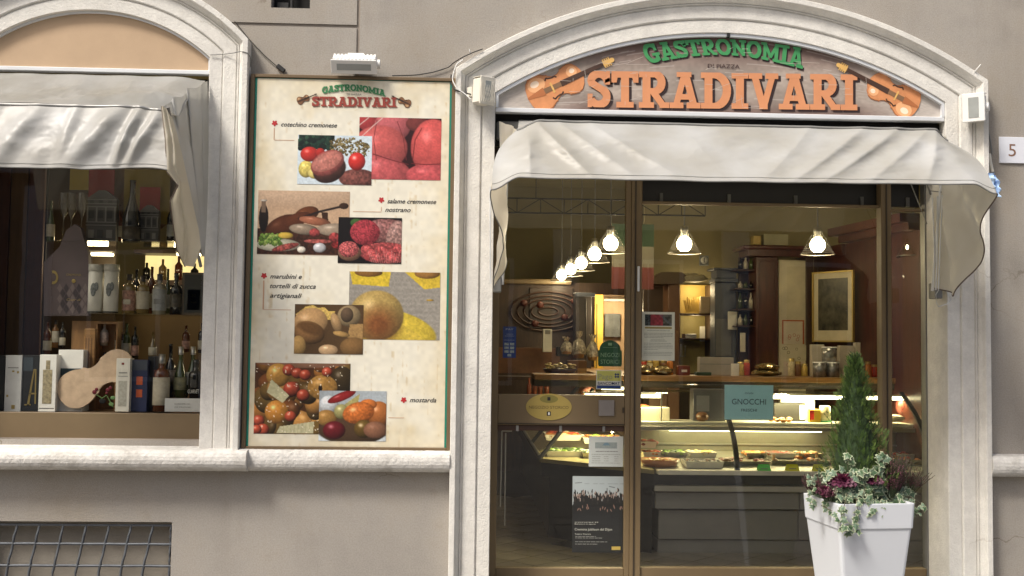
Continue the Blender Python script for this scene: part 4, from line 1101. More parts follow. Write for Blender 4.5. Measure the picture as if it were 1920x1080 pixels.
# ================================================================ floodlights, cables, number plate
def floodlight(label, c, yaw, pitch, wd=.29, hg_=.12, dp=.13, mbody=WHITE):
    t = thing('floodlight', label, 'floodlight', c, 'small white floodlights on the facade', world=False)
    M = Matrix.Rotation(yaw, 3, 'Z') @ Matrix.Rotation(pitch, 3, 'X')
    def bx(x0, x1, y0, y1, z0, z1, name, m, par, bev=.006):
        mb = MB().box(x0, x1, y0, y1, z0, z1, bev=bev); mb.v = [tuple(M @ Vector(p)) for p in mb.v]
        return mb.build(name, m, par)
    h = bx(-wd/2, wd/2, -dp, 0, -hg_/2, hg_/2, 'housing', mbody, t, .012)
    mb = MB()
    for k in range(12): 
        x = -wd/2+wd*(k+.5)/12; mb.box(x-.006, x+.006, -dp*.9, -.006, hg_/2+.0005, hg_/2+.004)
    mb.v = [tuple(M @ Vector(p)) for p in mb.v]; mb.build('cooling_fins', mbody, h)
    mb = MB().box(-wd/2-.006, wd/2+.006, -dp-.010, -dp-.0005, -hg_/2-.004, hg_/2+.004, bev=.003); mb.v = [tuple(M @ Vector(p)) for p in mb.v]
    bz = mb.build('front_bezel', mbody, t)
    mb = MB().box(-wd/2+.03, wd/2-.03, -dp-.0125, -dp-.0105, -hg_/2+.022, hg_/2-.022); mb.v = [tuple(M @ Vector(p)) for p in mb.v]
    mb.build('lamp_glass', mat('floodlight_glass', (.34, .36, .35), .12, coat=.5), t)
    mb = MB().tube([(wd/2+.002, -dp*.5, 0), (wd/2+.022, -dp*.5, 0)], .028, 12); mb.v = [tuple(M @ Vector(p)) for p in mb.v]; mb.build('tilt_knob', mbody, t)
    mb = MB().box(-.05, .05, 0.0005, .05, -.03, .03); mb.v = [tuple(M @ Vector(p)) for p in mb.v]; mb.build('bracket', mbody, t)
    return t
c = at(665, 109, -.10); floodlight('horizontal white floodlight with ribbed top above the menu board', (c.x, -.055, c.z-.004), 0, rad(38), .27, .085, .09)
c = at(897, 172, -.16); f2 = floodlight('white floodlight with a lattice guard on the left springing of the entrance arch', (c.x+.0, -.10, c.z+.01), rad(35), rad(4), .10, .165, .09, CREAMPL)
mb = MB(); Mx = Matrix.Rotation(rad(35), 3, 'Z')
for k in range(7):
    for s in (1, -1):
        y0 = -.095+k*.0135; 
        pts = [Mx @ Vector((.052, y0, -.078)), Mx @ Vector((.052, min(-.004, max(-.095, y0+s*.05)), .078))]
        mb.tube(pts, .0016, 4, smooth=False)
        pts = [Mx @ Vector((-.048+k*.016, -.1035, -.078)), Mx @ Vector((min(.048, max(-.048, -.048+k*.016+s*.04)), -.1035, .078))]
        mb.tube(pts, .0016, 4, smooth=False)
mb.build('lattice_guard', CREAMPL, f2)
c = at(1838, 200, -.16); floodlight('white floodlight turned inwards on the right springing of the entrance arch', (c.x+.005, -.10, c.z), rad(-36), rad(6), .12, .17, .09, WHITE)
def cable(label, pts, Y, r=.004, m=BLACK, name='cable'):
    P3 = [at(p[0], p[1], p[2] if len(p) > 2 else Y) for p in pts]
    out = []
    for a, b in zip(P3[:-1], P3[1:]):
        for k in range(5): out.append(a.lerp(b, k/5))
    out.append(P3[-1])
    sm = [out[0]]+[(out[i-1]+out[i]*2+out[i+1])/4 for i in range(1, len(out)-1)]+[out[-1]]
    sm = [sm[0]]+[(sm[i-1]+sm[i]*2+sm[i+1])/4 for i in range(1, len(sm)-1)]+[sm[-1]]
    o = MB().tube(sm, r, 6).build(name, m, None, tuple(sm[0])); tag(o, label, 'cable', 'cables clipped to the facade'); return o
cable('thin dark cable running diagonally from the window arch to the menu board', [(440, 40), (468, 75), (500, 108), (524, 128)], -.012, .0028)
o = MB().box(-.03, .03, -.02, 0, -.014, .014, bev=.004); o.v = [tuple(Matrix.Rotation(rad(38), 3, 'Y') @ Vector(p)) for p in o.v]
c = at(527, 129, -.004); tag(o.build('cable_clip', BLACK, None, (0, 0, 0)), 'black cable clip at the end of the diagonal cable above the board', 'cable clip').location = c
cable('dark cable from the board top across the wall to the entrance arch', [(735, 142), (780, 141), (815, 135), (842, 126), (850, 118), (866, 108, -.12), (890, 97, -.11), (905, 92, -.11)], -.012, .0035)
cable('white flex looping round the left corner of the entrance surround', [(868, 112, -.13), (856, 120, -.13), (850, 138, -.12), (848, 150, -.12), (856, 166, -.125), (872, 176, -.125), (882, 186, -.13)], -.11, .004, WHITE)
cable('black flex feeding the latticed floodlight beside the entrance arch', [(846, 140, -.03), (845, 155, -.05), (852, 168, -.11), (866, 173, -.115), (884, 177, -.12)], -.11, .0045)
cable('thin lead crossing the right side of the window surround', [(394, 103, -.05), (425, 101, -.06), (440, 99, -.09), (452, 96, -.105), (464, 99, -.105), (470, 108, -.09), (470, 125, -.04)], -.1, .003, GREYMETAL)
cable('short white stub of wire on the top of the left arch shoulder', [(884, 104, -.105), (881, 97, -.12), (880, 92, -.12)], -.11, .003, WHITE)
cable('short white stub of wire on the right arch shoulder', [(1828, 134, -.105), (1834, 127, -.12), (1839, 121, -.13)], -.11, .0035, WHITE)
cable('grey cable behind the right edge of the entrance surround', [(1849, 168, -.05), (1851, 200, -.03), (1850, 235, -.03), (1857, 262, -.03), (1860, 290, -.03)], -.03, .0045, GREYMETAL)
cable('cream sleeve of cable hanging beside the right corner of the entrance awning', [(1855, 288, -.04), (1857, 305, -.04), (1861, 322, -.04)], -.04, .010, CREAMPL)
cable('thin lead round the right edge of the entrance surround', [(1838, 201, -.11), (1846, 203, -.112), (1852, 205, -.09)], -.1, .004, GREYMETAL)
# blue plastic sheet stuffed behind the awning corner
def blue(u, v):
    p = at(1854+14*u+9*v, 322+44*v+6*u, -.30); p.y += .02*math.sin(u*9+v*5)+.012*math.sin(v*17); p.x += .003*math.sin(v*21); return p
tag(grid_mesh('plastic_sheet', blue, 16, 20, mat('crumpled_blue_plastic', (.42, .60, .88), .18, coat=.6, bump=.8, bs=60), None, loc=tuple(at(1866, 355, -.30))), 'crumpled pale blue plastic behind the right corner of the entrance awning', 'plastic sheet')
# number plate
YN = -.012
x0, x1, z0, z1 = RC(1874, 257, 1934, 306, YN)
npl = thing('house_number', 'white square plaque with the number 5 on the wall right of the entrance', 'house number', ((x0+x1)/2, 0, z0))
MB().box(x0, x1, YN, -.0005, z0, z1, bev=.002).build('plaque', mat('white_marble', (.72, .74, .80), .35, var=.04), npl)
v = at(1898, 293, YN); text('number', '5', v.x, v.z, YN-.001, .083, mat('number_brown', (.22, .12, .075), .6), npl, width=.048, bold=-.0)

# ================================================================ display in the arched window
def carton(label, px, Y, dp, m, deco=(), name='box', cat='box', group=None, rz=0):
    """upright box; px = pixel rectangle of its front face"""
    x0, x1, z0, z1 = RC(*px, Y)
    cx = (x0+x1)/2
    t = thing(name, label, cat, (cx, Y+dp/2, z0), group, world=False, rz=rz)
    MB().box(x0-cx, x1-cx, -dp/2, dp/2, 0, z1-z0, bev=.002).build('carton', m, t)
    for d in deco:
        a, b, c_, e_ = d[1]; W, H = x1-x0, z1-z0; y = -dp/2-.0015
        mb = MB().box(-W/2+a*W, -W/2+b*W, y, -dp/2-.0002, c_*H, e_*H); mb.build(d[0], d[2], t)
    return t
BP = {'bordeaux': [(0, 0), (.5, 0), (.5, .62), (.46, .68), (.22, .76), (.17, .80), (.17, .97), (.19, .97), (.19, 1), (0, 1)],
      'sloped': [(0, 0), (.5, 0), (.5, .38), (.42, .48), (.26, .62), (.17, .74), (.155, .97), (.18, .97), (.18, 1), (0, 1)],
      'square': [(0, 0), (.5, .01), (.5, .66), (.44, .72), (.17, .76), (.15, .82), (.20, .83), (.20, .98), (0, 1)],
      'spirit': [(0, 0), (.5, 0), (.5, .60), (.46, .66), (.2, .72), (.17, .88), (.2, .89), (.2, 1), (0, 1)]}
def bottle(label, pxc, pw, py0, py1, Y, kind, mg, mlab=None, mcap=None, lab=(.12, .42), group='bottles in the arched window', neck=None, lettering=None):
    """pixel centre, pixel width, top, bottom"""
    a, b = at(pxc-pw/2, py1, Y), at(pxc+pw/2, py1, Y); zt_ = at(pxc, py0, Y).z
    W, H = b.x-a.x, zt_-a.z; cx = (a.x+b.x)/2
    t = thing('bottle', label, 'bottle', (cx, Y, a.z), group, world=False)
    MB().lathe([(r*W, z*H) for r, z in BP[kind]], n=20).build('glass_body', mg, t)
    if mlab:
        MB().lathe([(.5*W+.0006, lab[0]*H), (.5*W+.0012, lab[0]*H+.001), (.5*W+.0012, lab[1]*H), (.5*W+.0006, lab[1]*H)], n=20).build('label', mlab, t)
    if mcap:
        r = .2 if kind in ('square', 'spirit') else .185
        MB().lathe([(r*W*1.06, .84*H), (r*W*1.08, .85*H), (r*W*1.08, 1.0*H), (0, 1.003*H)], n=14).build('cap', mcap, t)
    if lettering:
        MB().box(-W*.28, W*.28, -.5*W-.004, -.5*W-.0022, lab[0]*H+.3*(lab[1]-lab[0])*H, lab[0]*H+.55*(lab[1]-lab[0])*H).build('label_band', lettering, t)
    return t
# back of the display: dark wooden sides, ochre drape, red and yellow hangings
BKB = mat('display_back_brown', (.075, .035, .018), .6, var=.3, vs=5, stretch=(4, 4, .7))
x0, x1, z0, z1 = RC(-60, 300, 84, 774, .75)
bk = thing('display_screen', 'dark red-brown wooden screen at the left of the window display', 'screen', (x0, .75, z0))
xx = x0
for i, wd in enumerate((.16, .105, .12, .115)):
    MB().box(xx, xx+wd-.008, .75, .78, z0, z1, bev=.003).build('board', mat('screen_board_%s' % ('red' if i % 2 else 'brown'), ((.075, .028, .016) if i % 2 else (.11, .062, .026)), .6, var=.25, vs=6, stretch=(4, 4, .6)), bk); xx += wd
MB().box(x0-.2, xx, .782, .80, z0, z1).build('backing', DARK, bk)
def drape(u, v):
    x = -2.62+.75*u; z = 2.62-.32*math.sin(PI*u)*(.3+.7*v)-.05*v; return V3(x, .70+.03*math.sin(u*26+v*5), z+(1-v)*.18)
tag(grid_mesh('drape', drape, 50, 12, mat('ochre_cloth', (.16, .085, .025), .8), None, loc=(-2.3, .62, 2.4)), 'brown swag of cloth draped across the top of the bottle window', 'drape')
HANG = [('yellow', (131, 312, 166, 356), (.30, .22, .02), 'yellow paper square hanging above the champagne flutes'),
        ('red', (166, 318, 214, 400), (.22, .012, .008), 'red paper hanging behind the larger cardboard palace'),
        ('yellow', (232, 318, 318, 420), (.22, .155, .015), 'wide yellow paper hanging behind the black wine bottle'),
        ('red', (262, 351, 300, 400), (.28, .016, .010), 'small red paper hanging above the smaller cardboard palace')]
for i, (n_, px, c_, lb) in enumerate(HANG):
    Yh = .58-.03*(i == 3)
    x0, x1, z0, z1 = RC(*px, Yh)
    o = MB().box(x0, x1, Yh, Yh+.004, z0, z1).build('paper_hanging', mat('hanging_%s_%d' % (n_, i), c_, .8), None, ((x0+x1)/2, Yh, z0)); tag(o, lb, 'paper hanging')
# glass shelves
zsh1, zsh2 = at(230, 455, .42).z, at(230, 590, .42).z
for zz, lb in ((zsh1, 'upper glass shelf carrying flutes and cardboard palaces in the arched window'), (zsh2, 'lower glass shelf carrying the whisky bottles in the arched window')):
    o = MB().box(-2.70, WCX+WA-.03, .30, .60, zz-.010, zz-.001).build('glass_shelf', GLASS_C, None, (-2.2, .45, zz)); tag(o, lb, 'shelf')
zfl = at(190, 774, YW).z
YD = .22
# bottom row
SILV = mat('silver_card', (.62, .63, .64), .35, .1, bump=.2); BLKC = mat('black_card', (.012, .013, .014), .4); NAVY = mat('navy_card', (.022, .03, .085), .4)
CREAMC = mat('cream_card', (.72, .70, .63), .5); GOLDP = mat('gold_foil_print', (.42, .32, .12), .3, .7); WHC = mat('white_card', (.80, .80, .78), .45); ORP = mat('orange_print', (.55, .10, .03), .5)
carton('plain black carton at the far left of the window floor', (-14, 666, 8, 772), YD+.02, .09, BLKC)
carton('silver-white carton with small gold studs, left on the window floor', (9, 666, 40, 772), YD, .09, SILV, [('stud', (.42, .56, .70, .73), GOLDP), ('stud', (.72, .84, .68, .72), GOLDP), ('stud', (.12, .24, .26, .30), GOLDP), ('stud', (.45, .65, .05, .12), GOLDP), ('print_line', (.15, .8, .77, .785), INK_G)])
cb = carton('black carton with a large gold letter A', (41, 666, 73, 772), YD+.01, .09, BLKC, [('band', (.05, .62, .72, .96), mat('slate_print', (.04, .055, .07), .5))])
H_ = .33
mb = MB()
for q_ in ([(.035, .02), (.05, .02), (.079, .25), (.070, .25)], [(.020, .02), (.060, .02), (.060, .028), (.020, .028)], [(.048, .09), (.092, .09), (.092, .10), (.048, .10)]):
    mb.add([(p[0]-.052, -.0475, p[1]) for p in q_], [(0, 1, 2, 3)])
mb.add([(x_-.052, -.0478, z_) for x_, z_ in ((.079, .25), (.088, .25), (.092, .03), (.083, .03))], [(0, 3, 2, 1)])
mb.v = [(p[0], p[1]-.0008, p[2]+.02) for p in mb.v]; mb.build('gold_letter', GOLDP, cb)
carton('white carton embossed with a pale gold floral column', (73, 665, 105, 772), YD-.01, .09, WHC, [('gold_relief', (.38, .62, .74, .90), mat('pale_gold_print', (.36, .31, .20), .5, .3, var=.4, vs=60)), ('gold_relief', (.22, .76, .14, .735), mat('pale_gold_print', (.4, .3, .2))), ('base_line', (.06, .92, .055, .065), INK)])
carton('white square carton with a black and teal sea print', (108, 656, 155, 772), YD+.06, .13, WHC, [('print_band', (.02, .98, .34, .70), mat('sea_print', (.015, .035, .05), .4, var=.5, vs=30)), ('print_line', (.04, .7, .57, .585), mat('teal_line', (.12, .28, .30), .5))])
carton('slim cream carton with a small red crest, right of the rose board', (217, 672, 243, 772), YD-.03, .08, CREAMC, [('crest', (.38, .56, .88, .92), mat('crest_red', (.2, .03, .02), .5)), ('print_line', (.2, .8, .72, .74), INK_G), ('print_line', (.15, .85, .66, .67), INK_G), ('print_panel', (.2, .8, .1, .58), mat('faint_print', (.42, .41, .36), .5, var=.2, vs=50))])
carton('navy carton with orange-red vertical lettering blocks', (244, 675, 276, 772), YD+.01, .09, NAVY, [('lid', (.02, .98, .80, .99), mat('slate_card', (.05, .06, .085), .45)), ('letter_block', (.36, .72, .52, .68), ORP), ('letter_block', (.36, .72, .28, .43), ORP)])
carton('plain dark carton beside the navy one', (276, 668, 290, 772), YD+.06, .08, BLKC)
# rose board: violin-shaped wooden board
ROSEW = mat('pinkish_board_wood', (.55, .41, .29), .6, var=.18, vs=14, bump=.15)
Yv = YD+.028
vB, vN = Vector((at(113, 748, Yv).x, at(113, 748, Yv).z)), Vector((at(246, 668, Yv).x, at(246, 668, Yv).z))
ax_ = (vN-vB); L_ = ax_.length; ax_.normalize(); nn_ = Vector((-ax_.y, ax_.x))
ts_ = [0, .02, .05, .09, .14, .2, .27, .34, .40, .44, .47, .52, .58, .64, .68, .72, .78, .84, .9, .95, .985, 1]
pts = [vB+ax_*t*L_+nn_*violin_w(t)*.47*L_ for t in ts_]+[vB+ax_*t*L_-nn_*violin_w(t)*.47*L_ for t in ts_[::-1]]
zmin = min(p.y for p in pts); 
rb = thing('wooden_board', 'violin-shaped pale wooden board painted with dark red roses', 'wooden board', (at(160, 770, Yv).x, Yv, zfl))
plate('board', [tuple(p) for p in pts], [], Yv-.012, Yv+.012, ROSEW, rb)
for (px, py, r) in ((177, 735, .014), (181, 730, .011), (202, 731, .013), (207, 727, .011), (200, 737, .009)):
    v = at(px, py, Yv-.013); MB().ball((v.x, Yv-.0135, v.z), r, .003, r, 10).build('painted_rose', mat('rose_paint', (.14, .008, .02), .5, var=.4, vs=90), rb)
for (a, b) in (((190, 748), (200, 741)), ((200, 741), (206, 752)), ((206, 752), (212, 763)), ((181, 740), (192, 747))):
    MB().tube([at(*a, Yv-.0135), at(*b, Yv-.0135)], .0035, 5).build('painted_stem', mat('stem_paint', (.09, .17, .05), .6), rb)
for (a, b) in (((203, 752), (214, 764)), ((208, 748), (215, 744))):
    p_, q_ = at(*a, Yv-.014), at(*b, Yv-.014); MB().ball(tuple((p_+q_)/2), .017, .002, .012, 8).build('painted_leaf', mat('leaf_paint', (.11, .22, .08), .6), rb)
MB().ball(tuple(at(192, 752, Yv-.014)), .022, .002, .016, 8).build('sound_hole', DARK, rb)
# wooden presentation crate with two cells behind
CRW = mat('crate_pine', (.26, .135, .05), .55, var=.25, vs=6, stretch=(5, 5, 1))
x0, x1, z0, z1 = RC(132, 602, 220, 772, .42)
cr = thing('wooden_crate', 'upright pine wine crate with open cells behind the rose board', 'crate', ((x0+x1)/2, .42, z0))
wcr = x1-x0
MB().box(x0, x0+wcr*.54, .42, .436, z0, z1, bev=.002).build('sliding_lid', CRW, cr)
MB().box(x0+wcr*.54+.001, x1, .50, .51, z0, z1).build('back', CRW, cr)
for a in (.545, .97): MB().box(x0+wcr*a, x0+wcr*(a+.03), .40, .499, z0, z1).build('side', CRW, cr)
for b in (0, .56, .97): MB().box(x0+wcr*.576, x0+wcr*.969, .40, .499, z0+(z1-z0)*b, z0+(z1-z0)*(b+.025)).build('cell_shelf', CRW, cr)
xm = x0+wcr*.28; v = at(163, 647, .41); MB().ball((v.x, .419, v.z), .016, .002, .013, 8).build('knot', mat('knot_brown', (.05, .02, .01), .6), cr)
bottle('small bottle with a white and red label in the upper cell of the pine crate', 195, 15, 607, 648, .455, 'bordeaux', mat('pale_glass', (.30, .26, .22), .15, coat=.6), mat('red_white_label', (.42, .32, .28), .6, var=.5, vs=60), lab=(.15, .6))
bottle('small dark bottle in the lower cell of the pine crate', 195, 18, 660, 692, .455, 'square', mat('dark_bottle_glass', (.012, .01, .012), .1, coat=.8), mat('dark_crest_label', (.12, .06, .07), .5, var=.6, vs=60), lab=(.2, .65))
# neck of a wooden violin head standing in front of the crate
mb = MB(); x0_, x1_, z0_, z1_c = RC(157, 616, 179, 712, .36); mb.box(x0_, x1_, .355, .375, z0_, z1_c, bev=.006); 
t = thing('wooden_bottle_box', 'narrow honey-coloured wooden bottle box with grooves beside the pine crate', 'wooden box', ((x0_+x1_)/2, .36, z0_)); mb.build('body', OAK, t)
for k in range(3): MB().box(x0_+.012+k*.018, x0_+.016+k*.018, .3535, .3549, z0_+.02, z1_c-.06).build('groove', mat('groove_brown', (.10, .045, .015), .6), t)
# mid-left: harlequin cards
HQ = mat('mauve_grey_card', (.085, .062, .066), .6, var=.1)
def poly_thing(name, label, cat, pts, Y, th, m):
    P3 = [at(p[0], p[1], Y) for p in pts]; xs = [p.x for p in P3]
    t = thing(name, label, cat, (sum(xs)/len(xs), Y, min(p.z for p in P3)))
    plate('card', [(p.x, p.z) for p in P3], [], Y, Y+th, m, t); return t
hq = poly_thing('gift_bag', 'tall mauve-grey folded gift card with lozenge pattern and gold print', 'gift bag', [(82, 592), (82, 492), (112, 462), (124, 432), (140, 420), (152, 428), (160, 460), (166, 476), (166, 592)], .36, .05, HQ)
LZ = mat('lozenge_dark', (.035, .025, .03), .5); LZ2 = mat('lozenge_light', (.13, .10, .10), .5)
for j in range(5):
    for i in range(5):
        px = 112+i*12+(6 if j % 2 else 0); py = 540+j*10
        if px > 162: continue
        a = [at(px, py-9, .358), at(px+5, py, .358), at(px, py+9, .358), at(px-5, py, .358)]
        MB().add([tuple(q) for q in a], [(3, 2, 1, 0)]).build('lozenge', LZ if (i+j) % 2 else LZ2, hq)
v = at(138, 517, .357); text('gold_lettering', 'CREMONA', v.x, v.z, .3575, .013, GOLDP, hq, width=.095)
v = at(138, 564, .357); text('gold_lettering', 'Cuor di', v.x, v.z, .3575, .016, GOLDP, hq, width=.09, shear=.3)
MB().add([tuple(at(100+9*math.cos(t_)*k_, 520+13*math.sin(t_)*k_, .3574)) for k_ in (1, .6) for t_ in [PI*.6-i*PI*1.2/9 for i in range(10)]], [(i, i+1, 11+i, 10+i) for i in range(9)]).build('crescent_print', GOLDP, hq)
MB().ball(tuple(at(138, 527, .3575)), .013, .001, .013, 8).build('medallion_print', GOLDP, hq)
# two white tins
for i, (px, lb) in enumerate(((180, 'left of two tall cream tins with a grey winged figure'), (209, 'right of two tall cream tins with a grey winged figure'))):
    Yt = .36; x0, x1, z0, z1 = RC(px-14, 497, px+13, 587, Yt)
    t = thing('tin', lb, 'tin', ((x0+x1)/2, Yt, z0), 'tall cream tins on the lower glass shelf', world=False)
    W = x1-x0; MB().lathe([(0, 0), (W/2, 0), (W/2, z1-z0), (0, z1-z0)], n=24, smooth=True).build('can', mat('cream_tin_print', (.62, .61, .55), .45), t)
    MB().lathe([(W/2+.001, 0), (W/2+.001, .010)], n=24).build('bottom_band', INK, t)
    mb = MB(); mb.ball((0, -W/2-.0005, .15), .018, .003, .045, 8); mb.ball((.018, -W/2+.001, .17), .014, .003, .03, 8); mb.build('winged_figure_print', mat('grey_figure_print', (.13, .14, .14), .6, var=.5, vs=70), t)
    MB().lathe([(W/2+.001, .27), (W/2+.002, .271), (W/2+.002, z1-z0+.004), (0, z1-z0+.005)], n=24).build('lid', mat('bluish_tin_lid', (.22, .25, .29) if i else (.42, .41, .36), .4), t)
# whisky bottles on the mid shelf
PALEG = mat('amber_spirit_glass', (.20, .14, .05), .08, coat=.8, var=.1); CLEARG = mat('pale_spirit_glass', (.26, .24, .17), .08, coat=.8); DKG = mat('black_bottle_glass', (.008, .008, .007), .08, coat=1)
GRG = mat('green_bottle_glass', (.05, .07, .015), .08, coat=.9); AMB = mat('whisky_amber', (.11, .028, .006), .08, coat=.9)
LBC = mat('cream_bottle_label', (.44, .40, .31), .6, var=.12, vs=50); LBR = mat('red_bottle_label', (.36, .20, .15), .6, var=.5, vs=50); LBG = mat('grey_bottle_label', (.33, .34, .33), .6, var=.15, vs=50)
STOP = mat('dark_stopper', (.03, .02, .015), .4)
bottle('spirit bottle with a cream and red label, first on the lower glass shelf', 241, 24, 514, 588, .42, 'square', PALEG, LBR, STOP, (.08, .58), lettering=LBC)
bottle('spirit bottle with a plain cream label, second on the lower glass shelf', 267, 23, 517, 588, .42, 'square', PALEG, LBC, STOP, (.12, .58))
bottle('pale spirit bottle with a grey label, third on the lower glass shelf', 298, 25, 514, 590, .42, 'square', CLEARG, LBG, STOP, (.10, .62), lettering=INK_G)
bottle('short black bottle with a crest beside the framed box', 329, 22, 512, 590, .42, 'spirit', DKG, mat('dark_crest', (.07, .06, .04), .4, var=.5, vs=60), None, (.18, .5))
c1 = carton('dark framed presentation box with a gold emblem on the lower glass shelf', (341, 511, 384, 591), .42, .08, mat('bronze_box', (.11, .08, .045), .5), [('inset', (.10, .90, .06, .95), mat('dark_inset', (.035, .035, .025), .5)), ('window', (.25, .80, .12, .60), mat('green_black_inset', (.018, .024, .018), .4)), ('emblem', (.42, .62, .42, .50), GOLDP), ('print_line', (.40, .66, .28, .32), GOLDP)])
for (px, pw_, a, b, Yb, kd, mg_, ml_, lb) in ((222, 14, 602, 664, .50, 'bordeaux', AMB, LBC, 'amber bottle with cream label standing behind the slim cream carton'), (236, 15, 606, 670, .52, 'spirit', GRG, LBC, 'green bottle with cream label behind the navy carton'),
    (252, 14, 612, 674, .50, 'bordeaux', DKG, LBR, 'dark bottle with red label behind the navy carton'), (286, 15, 622, 672, .50, 'sloped', PALEG, LBC, 'pale gold bottle behind the whisky bottle'), (254, 15, 505, 588, .52, 'bordeaux', DKG, LBC, 'dark bottle in the back row between the first two spirit bottles'),
    (283, 15, 500, 588, .52, 'bordeaux', AMB, LBC, 'amber bottle in the back row between the second and third spirit bottles'), (313, 14, 504, 588, .52, 'sloped', GRG, LBG, 'green bottle in the back row left of the short black bottle'), (88, 15, 604, 664, .50, 'bordeaux', AMB, LBC, 'amber bottle low behind the gold floral carton'),
    (320, 15, 380, 452, .52, 'bordeaux', DKG, LBG, 'dark bottle at the right end of the upper glass shelf'), (222, 14, 384, 453, .54, 'bordeaux', AMB, LBC, 'amber bottle squeezed between the larger palace and the black wine bottle'), (94, 15, 376, 453, .52, 'sloped', GRG, LBC, 'green bottle left of the champagne flutes'),
    (348, 14, 610, 660, .54, 'bordeaux', AMB, LBR, 'amber bottle with red label behind the green bottles'), (378, 14, 606, 662, .54, 'bordeaux', DKG, LBC, 'dark bottle at the far right edge of the display')):
    bottle(lb, px, pw_, a, b, Yb, kd, mg_, ml_, None, (.12, .42))
# lower right bottles
bottle('square whisky bottle with a plain cream label on the window floor', 301, 30, 664, 772, YD+.02, 'square', AMB, LBC, mat('steel_cap', (.30, .29, .27), .3, .8), (.12, .60))
bottle('dark bottle with a tall black neck behind the whisky bottle', 317, 20, 645, 772, YD+.16, 'bordeaux', DKG, mat('white_dark_label', (.24, .20, .18), .5, var=.5, vs=40), None, (.45, .62))
bottle('clear green bottle with a slanted pale label', 337, 24, 650, 745, YD+.10, 'sloped', GRG, mat('olive_pale_label', (.22, .21, .12), .5, var=.4, vs=30), STEEL, (.15, .40))
bottle('clear bottle with white round seal at the right of the display', 360, 24, 650, 745, YD+.14, 'sloped', GRG, mat('white_seal_label', (.45, .45, .42), .5, var=.2, vs=40), STEEL, (.25, .5))
bt = bottle('black wine bottle with white capital lettering above the white card', 366, 27, 674, 747, YD+.04, 'spirit', DKG, None, None, (.15, .5))
o = text('label_lettering', 'GUARNET', 0, .035, -.052, .026, PAPER, None, width=.07); o.parent = bt
st_ = MB(); x0, x1, z0, z1 = RC(308, 745, 382, 750, YD)
st = carton('small wooden plinth raising the right-hand bottles', (308, 747, 384, 774), YD+.04, .22, CRW, name='plinth', cat='plinth')
cd = carton('white card sign with two lines of small print at lower right of the window', (309, 747, 375, 772), YD-.08, .004, mat('card_white', (.62, .63, .63), .5), name='card_sign', cat='card')
v = at(342, 759, YD-.09); 
for s_, yy in (('GUARNERI DEL', 759), ('GIÀ STRADIVARI', 765)):
    v = at(342, yy, YD-.0845); o2 = text('card_lettering', s_, v.x-cd.location.x, v.z-cd.location.z, -.0045, .010, INK_G, None, width=.10); o2.parent = cd
# black dispenser behind, dark basket at mid left
bottle('small amber miniature behind the black carton', 103, 12, 600, 652, .42, 'bordeaux', mat('tawny_glass', (.22, .10, .03), .2, coat=.5), LBC, STOP, (.2, .6))
bottle('slim dark miniature beside the amber one', 116, 11, 604, 652, .43, 'bordeaux', DKG, LBC, None, (.1, .4))
# champagne flutes (part of the crystal row)
for i, (px, lb) in enumerate(((118, 'leftmost champagne flute on the upper glass shelf'), (132, 'middle champagne flute on the upper glass shelf'), (152, 'right champagne flute beside the cardboard palace'))):
    Yf = .42+.03*(i % 2); b = at(px, 452, Yf); tp = at(px, 362, Yf); H = tp.z-b.z
    t = thing('champagne_flute', lb, 'glass', tuple(b), 'champagne flutes in the window', world=False)
    MB().lathe([(0, .002), (.032, .0), (.032, .003), (.005, .010), (.004, H*.45), (.010, H*.50), (.030, H*.62), (.036, H*.80), (.031, H)], n=18).build('glass_body', GLASS_B, t)
# cardboard palaces
PLC = mat('grey_card_palace', (.07, .068, .066), .7, var=.1); PLD = mat('dark_card_window', (.03, .03, .03), .6); PLR = mat('light_card_pilaster', (.17, .165, .16), .7)
def palace(label, px0, px1, py0, py1, Y):
    x0, x1, z0, z1 = RC(px0, py0, px1, py1, Y); W, H = x1-x0, z1-z0
    t = thing('cardboard_palace', label, 'cardboard house', ((x0+x1)/2, Y, z0), 'cardboard palaces on the upper shelf', world=False)
    MB().box(-W/2, W/2, 0, .05, 0, H*.82).build('front', PLC, t)
    MB().prism([(-W*.5, H*.83), (W*.5, H*.83), (W*.12, H*.99), (-W*.12, H*.99)], -.004, .05).build('pediment', PLC, t)
    for f in (.0, .30, .36, .66, .72, .80): MB().box(-W*.52, W*.52, -.008, -.0005, H*f, H*(f+.018)).build('cornice', PLR, t)
    for i in range(4): 
        MB().box(-W*.5+i*W*.31, -W*.5+i*W*.31+W*.05, -.006, -.0003, H*.38, H*.658).build('pilaster', PLR, t)
    for i in range(3):
        xx = -W*.34+i*W*.31
        wf = MB().box(xx-W*.08, xx+W*.08, -.003, -.0002, H*.44, H*.60).build('window', PLD, t)
        MB().box(xx-W*.07, xx+W*.07, -.003, -.0002, H*.74, H*.795).build('window', PLD, t)
        MB().box(xx-W*.10, xx+W*.10, -.004, -.0002, H*.06, H*.22).build('arcade_panel', PLR if i != 1 else PLD, t)
    return t
palace('larger grey cardboard palace front with pediment on the upper glass shelf', 163, 218, 356, 452, .46)
palace('smaller grey cardboard palace front under a red paper', 262, 297, 384, 452, .44)
bottle('tall black wine bottle on the upper glass shelf between the two palaces', 246, 34, 338, 455, .42, 'sloped', DKG, mat('gold_scroll_label', (.05, .04, .025), .4, var=.5, vs=60), None, (.05, .25))
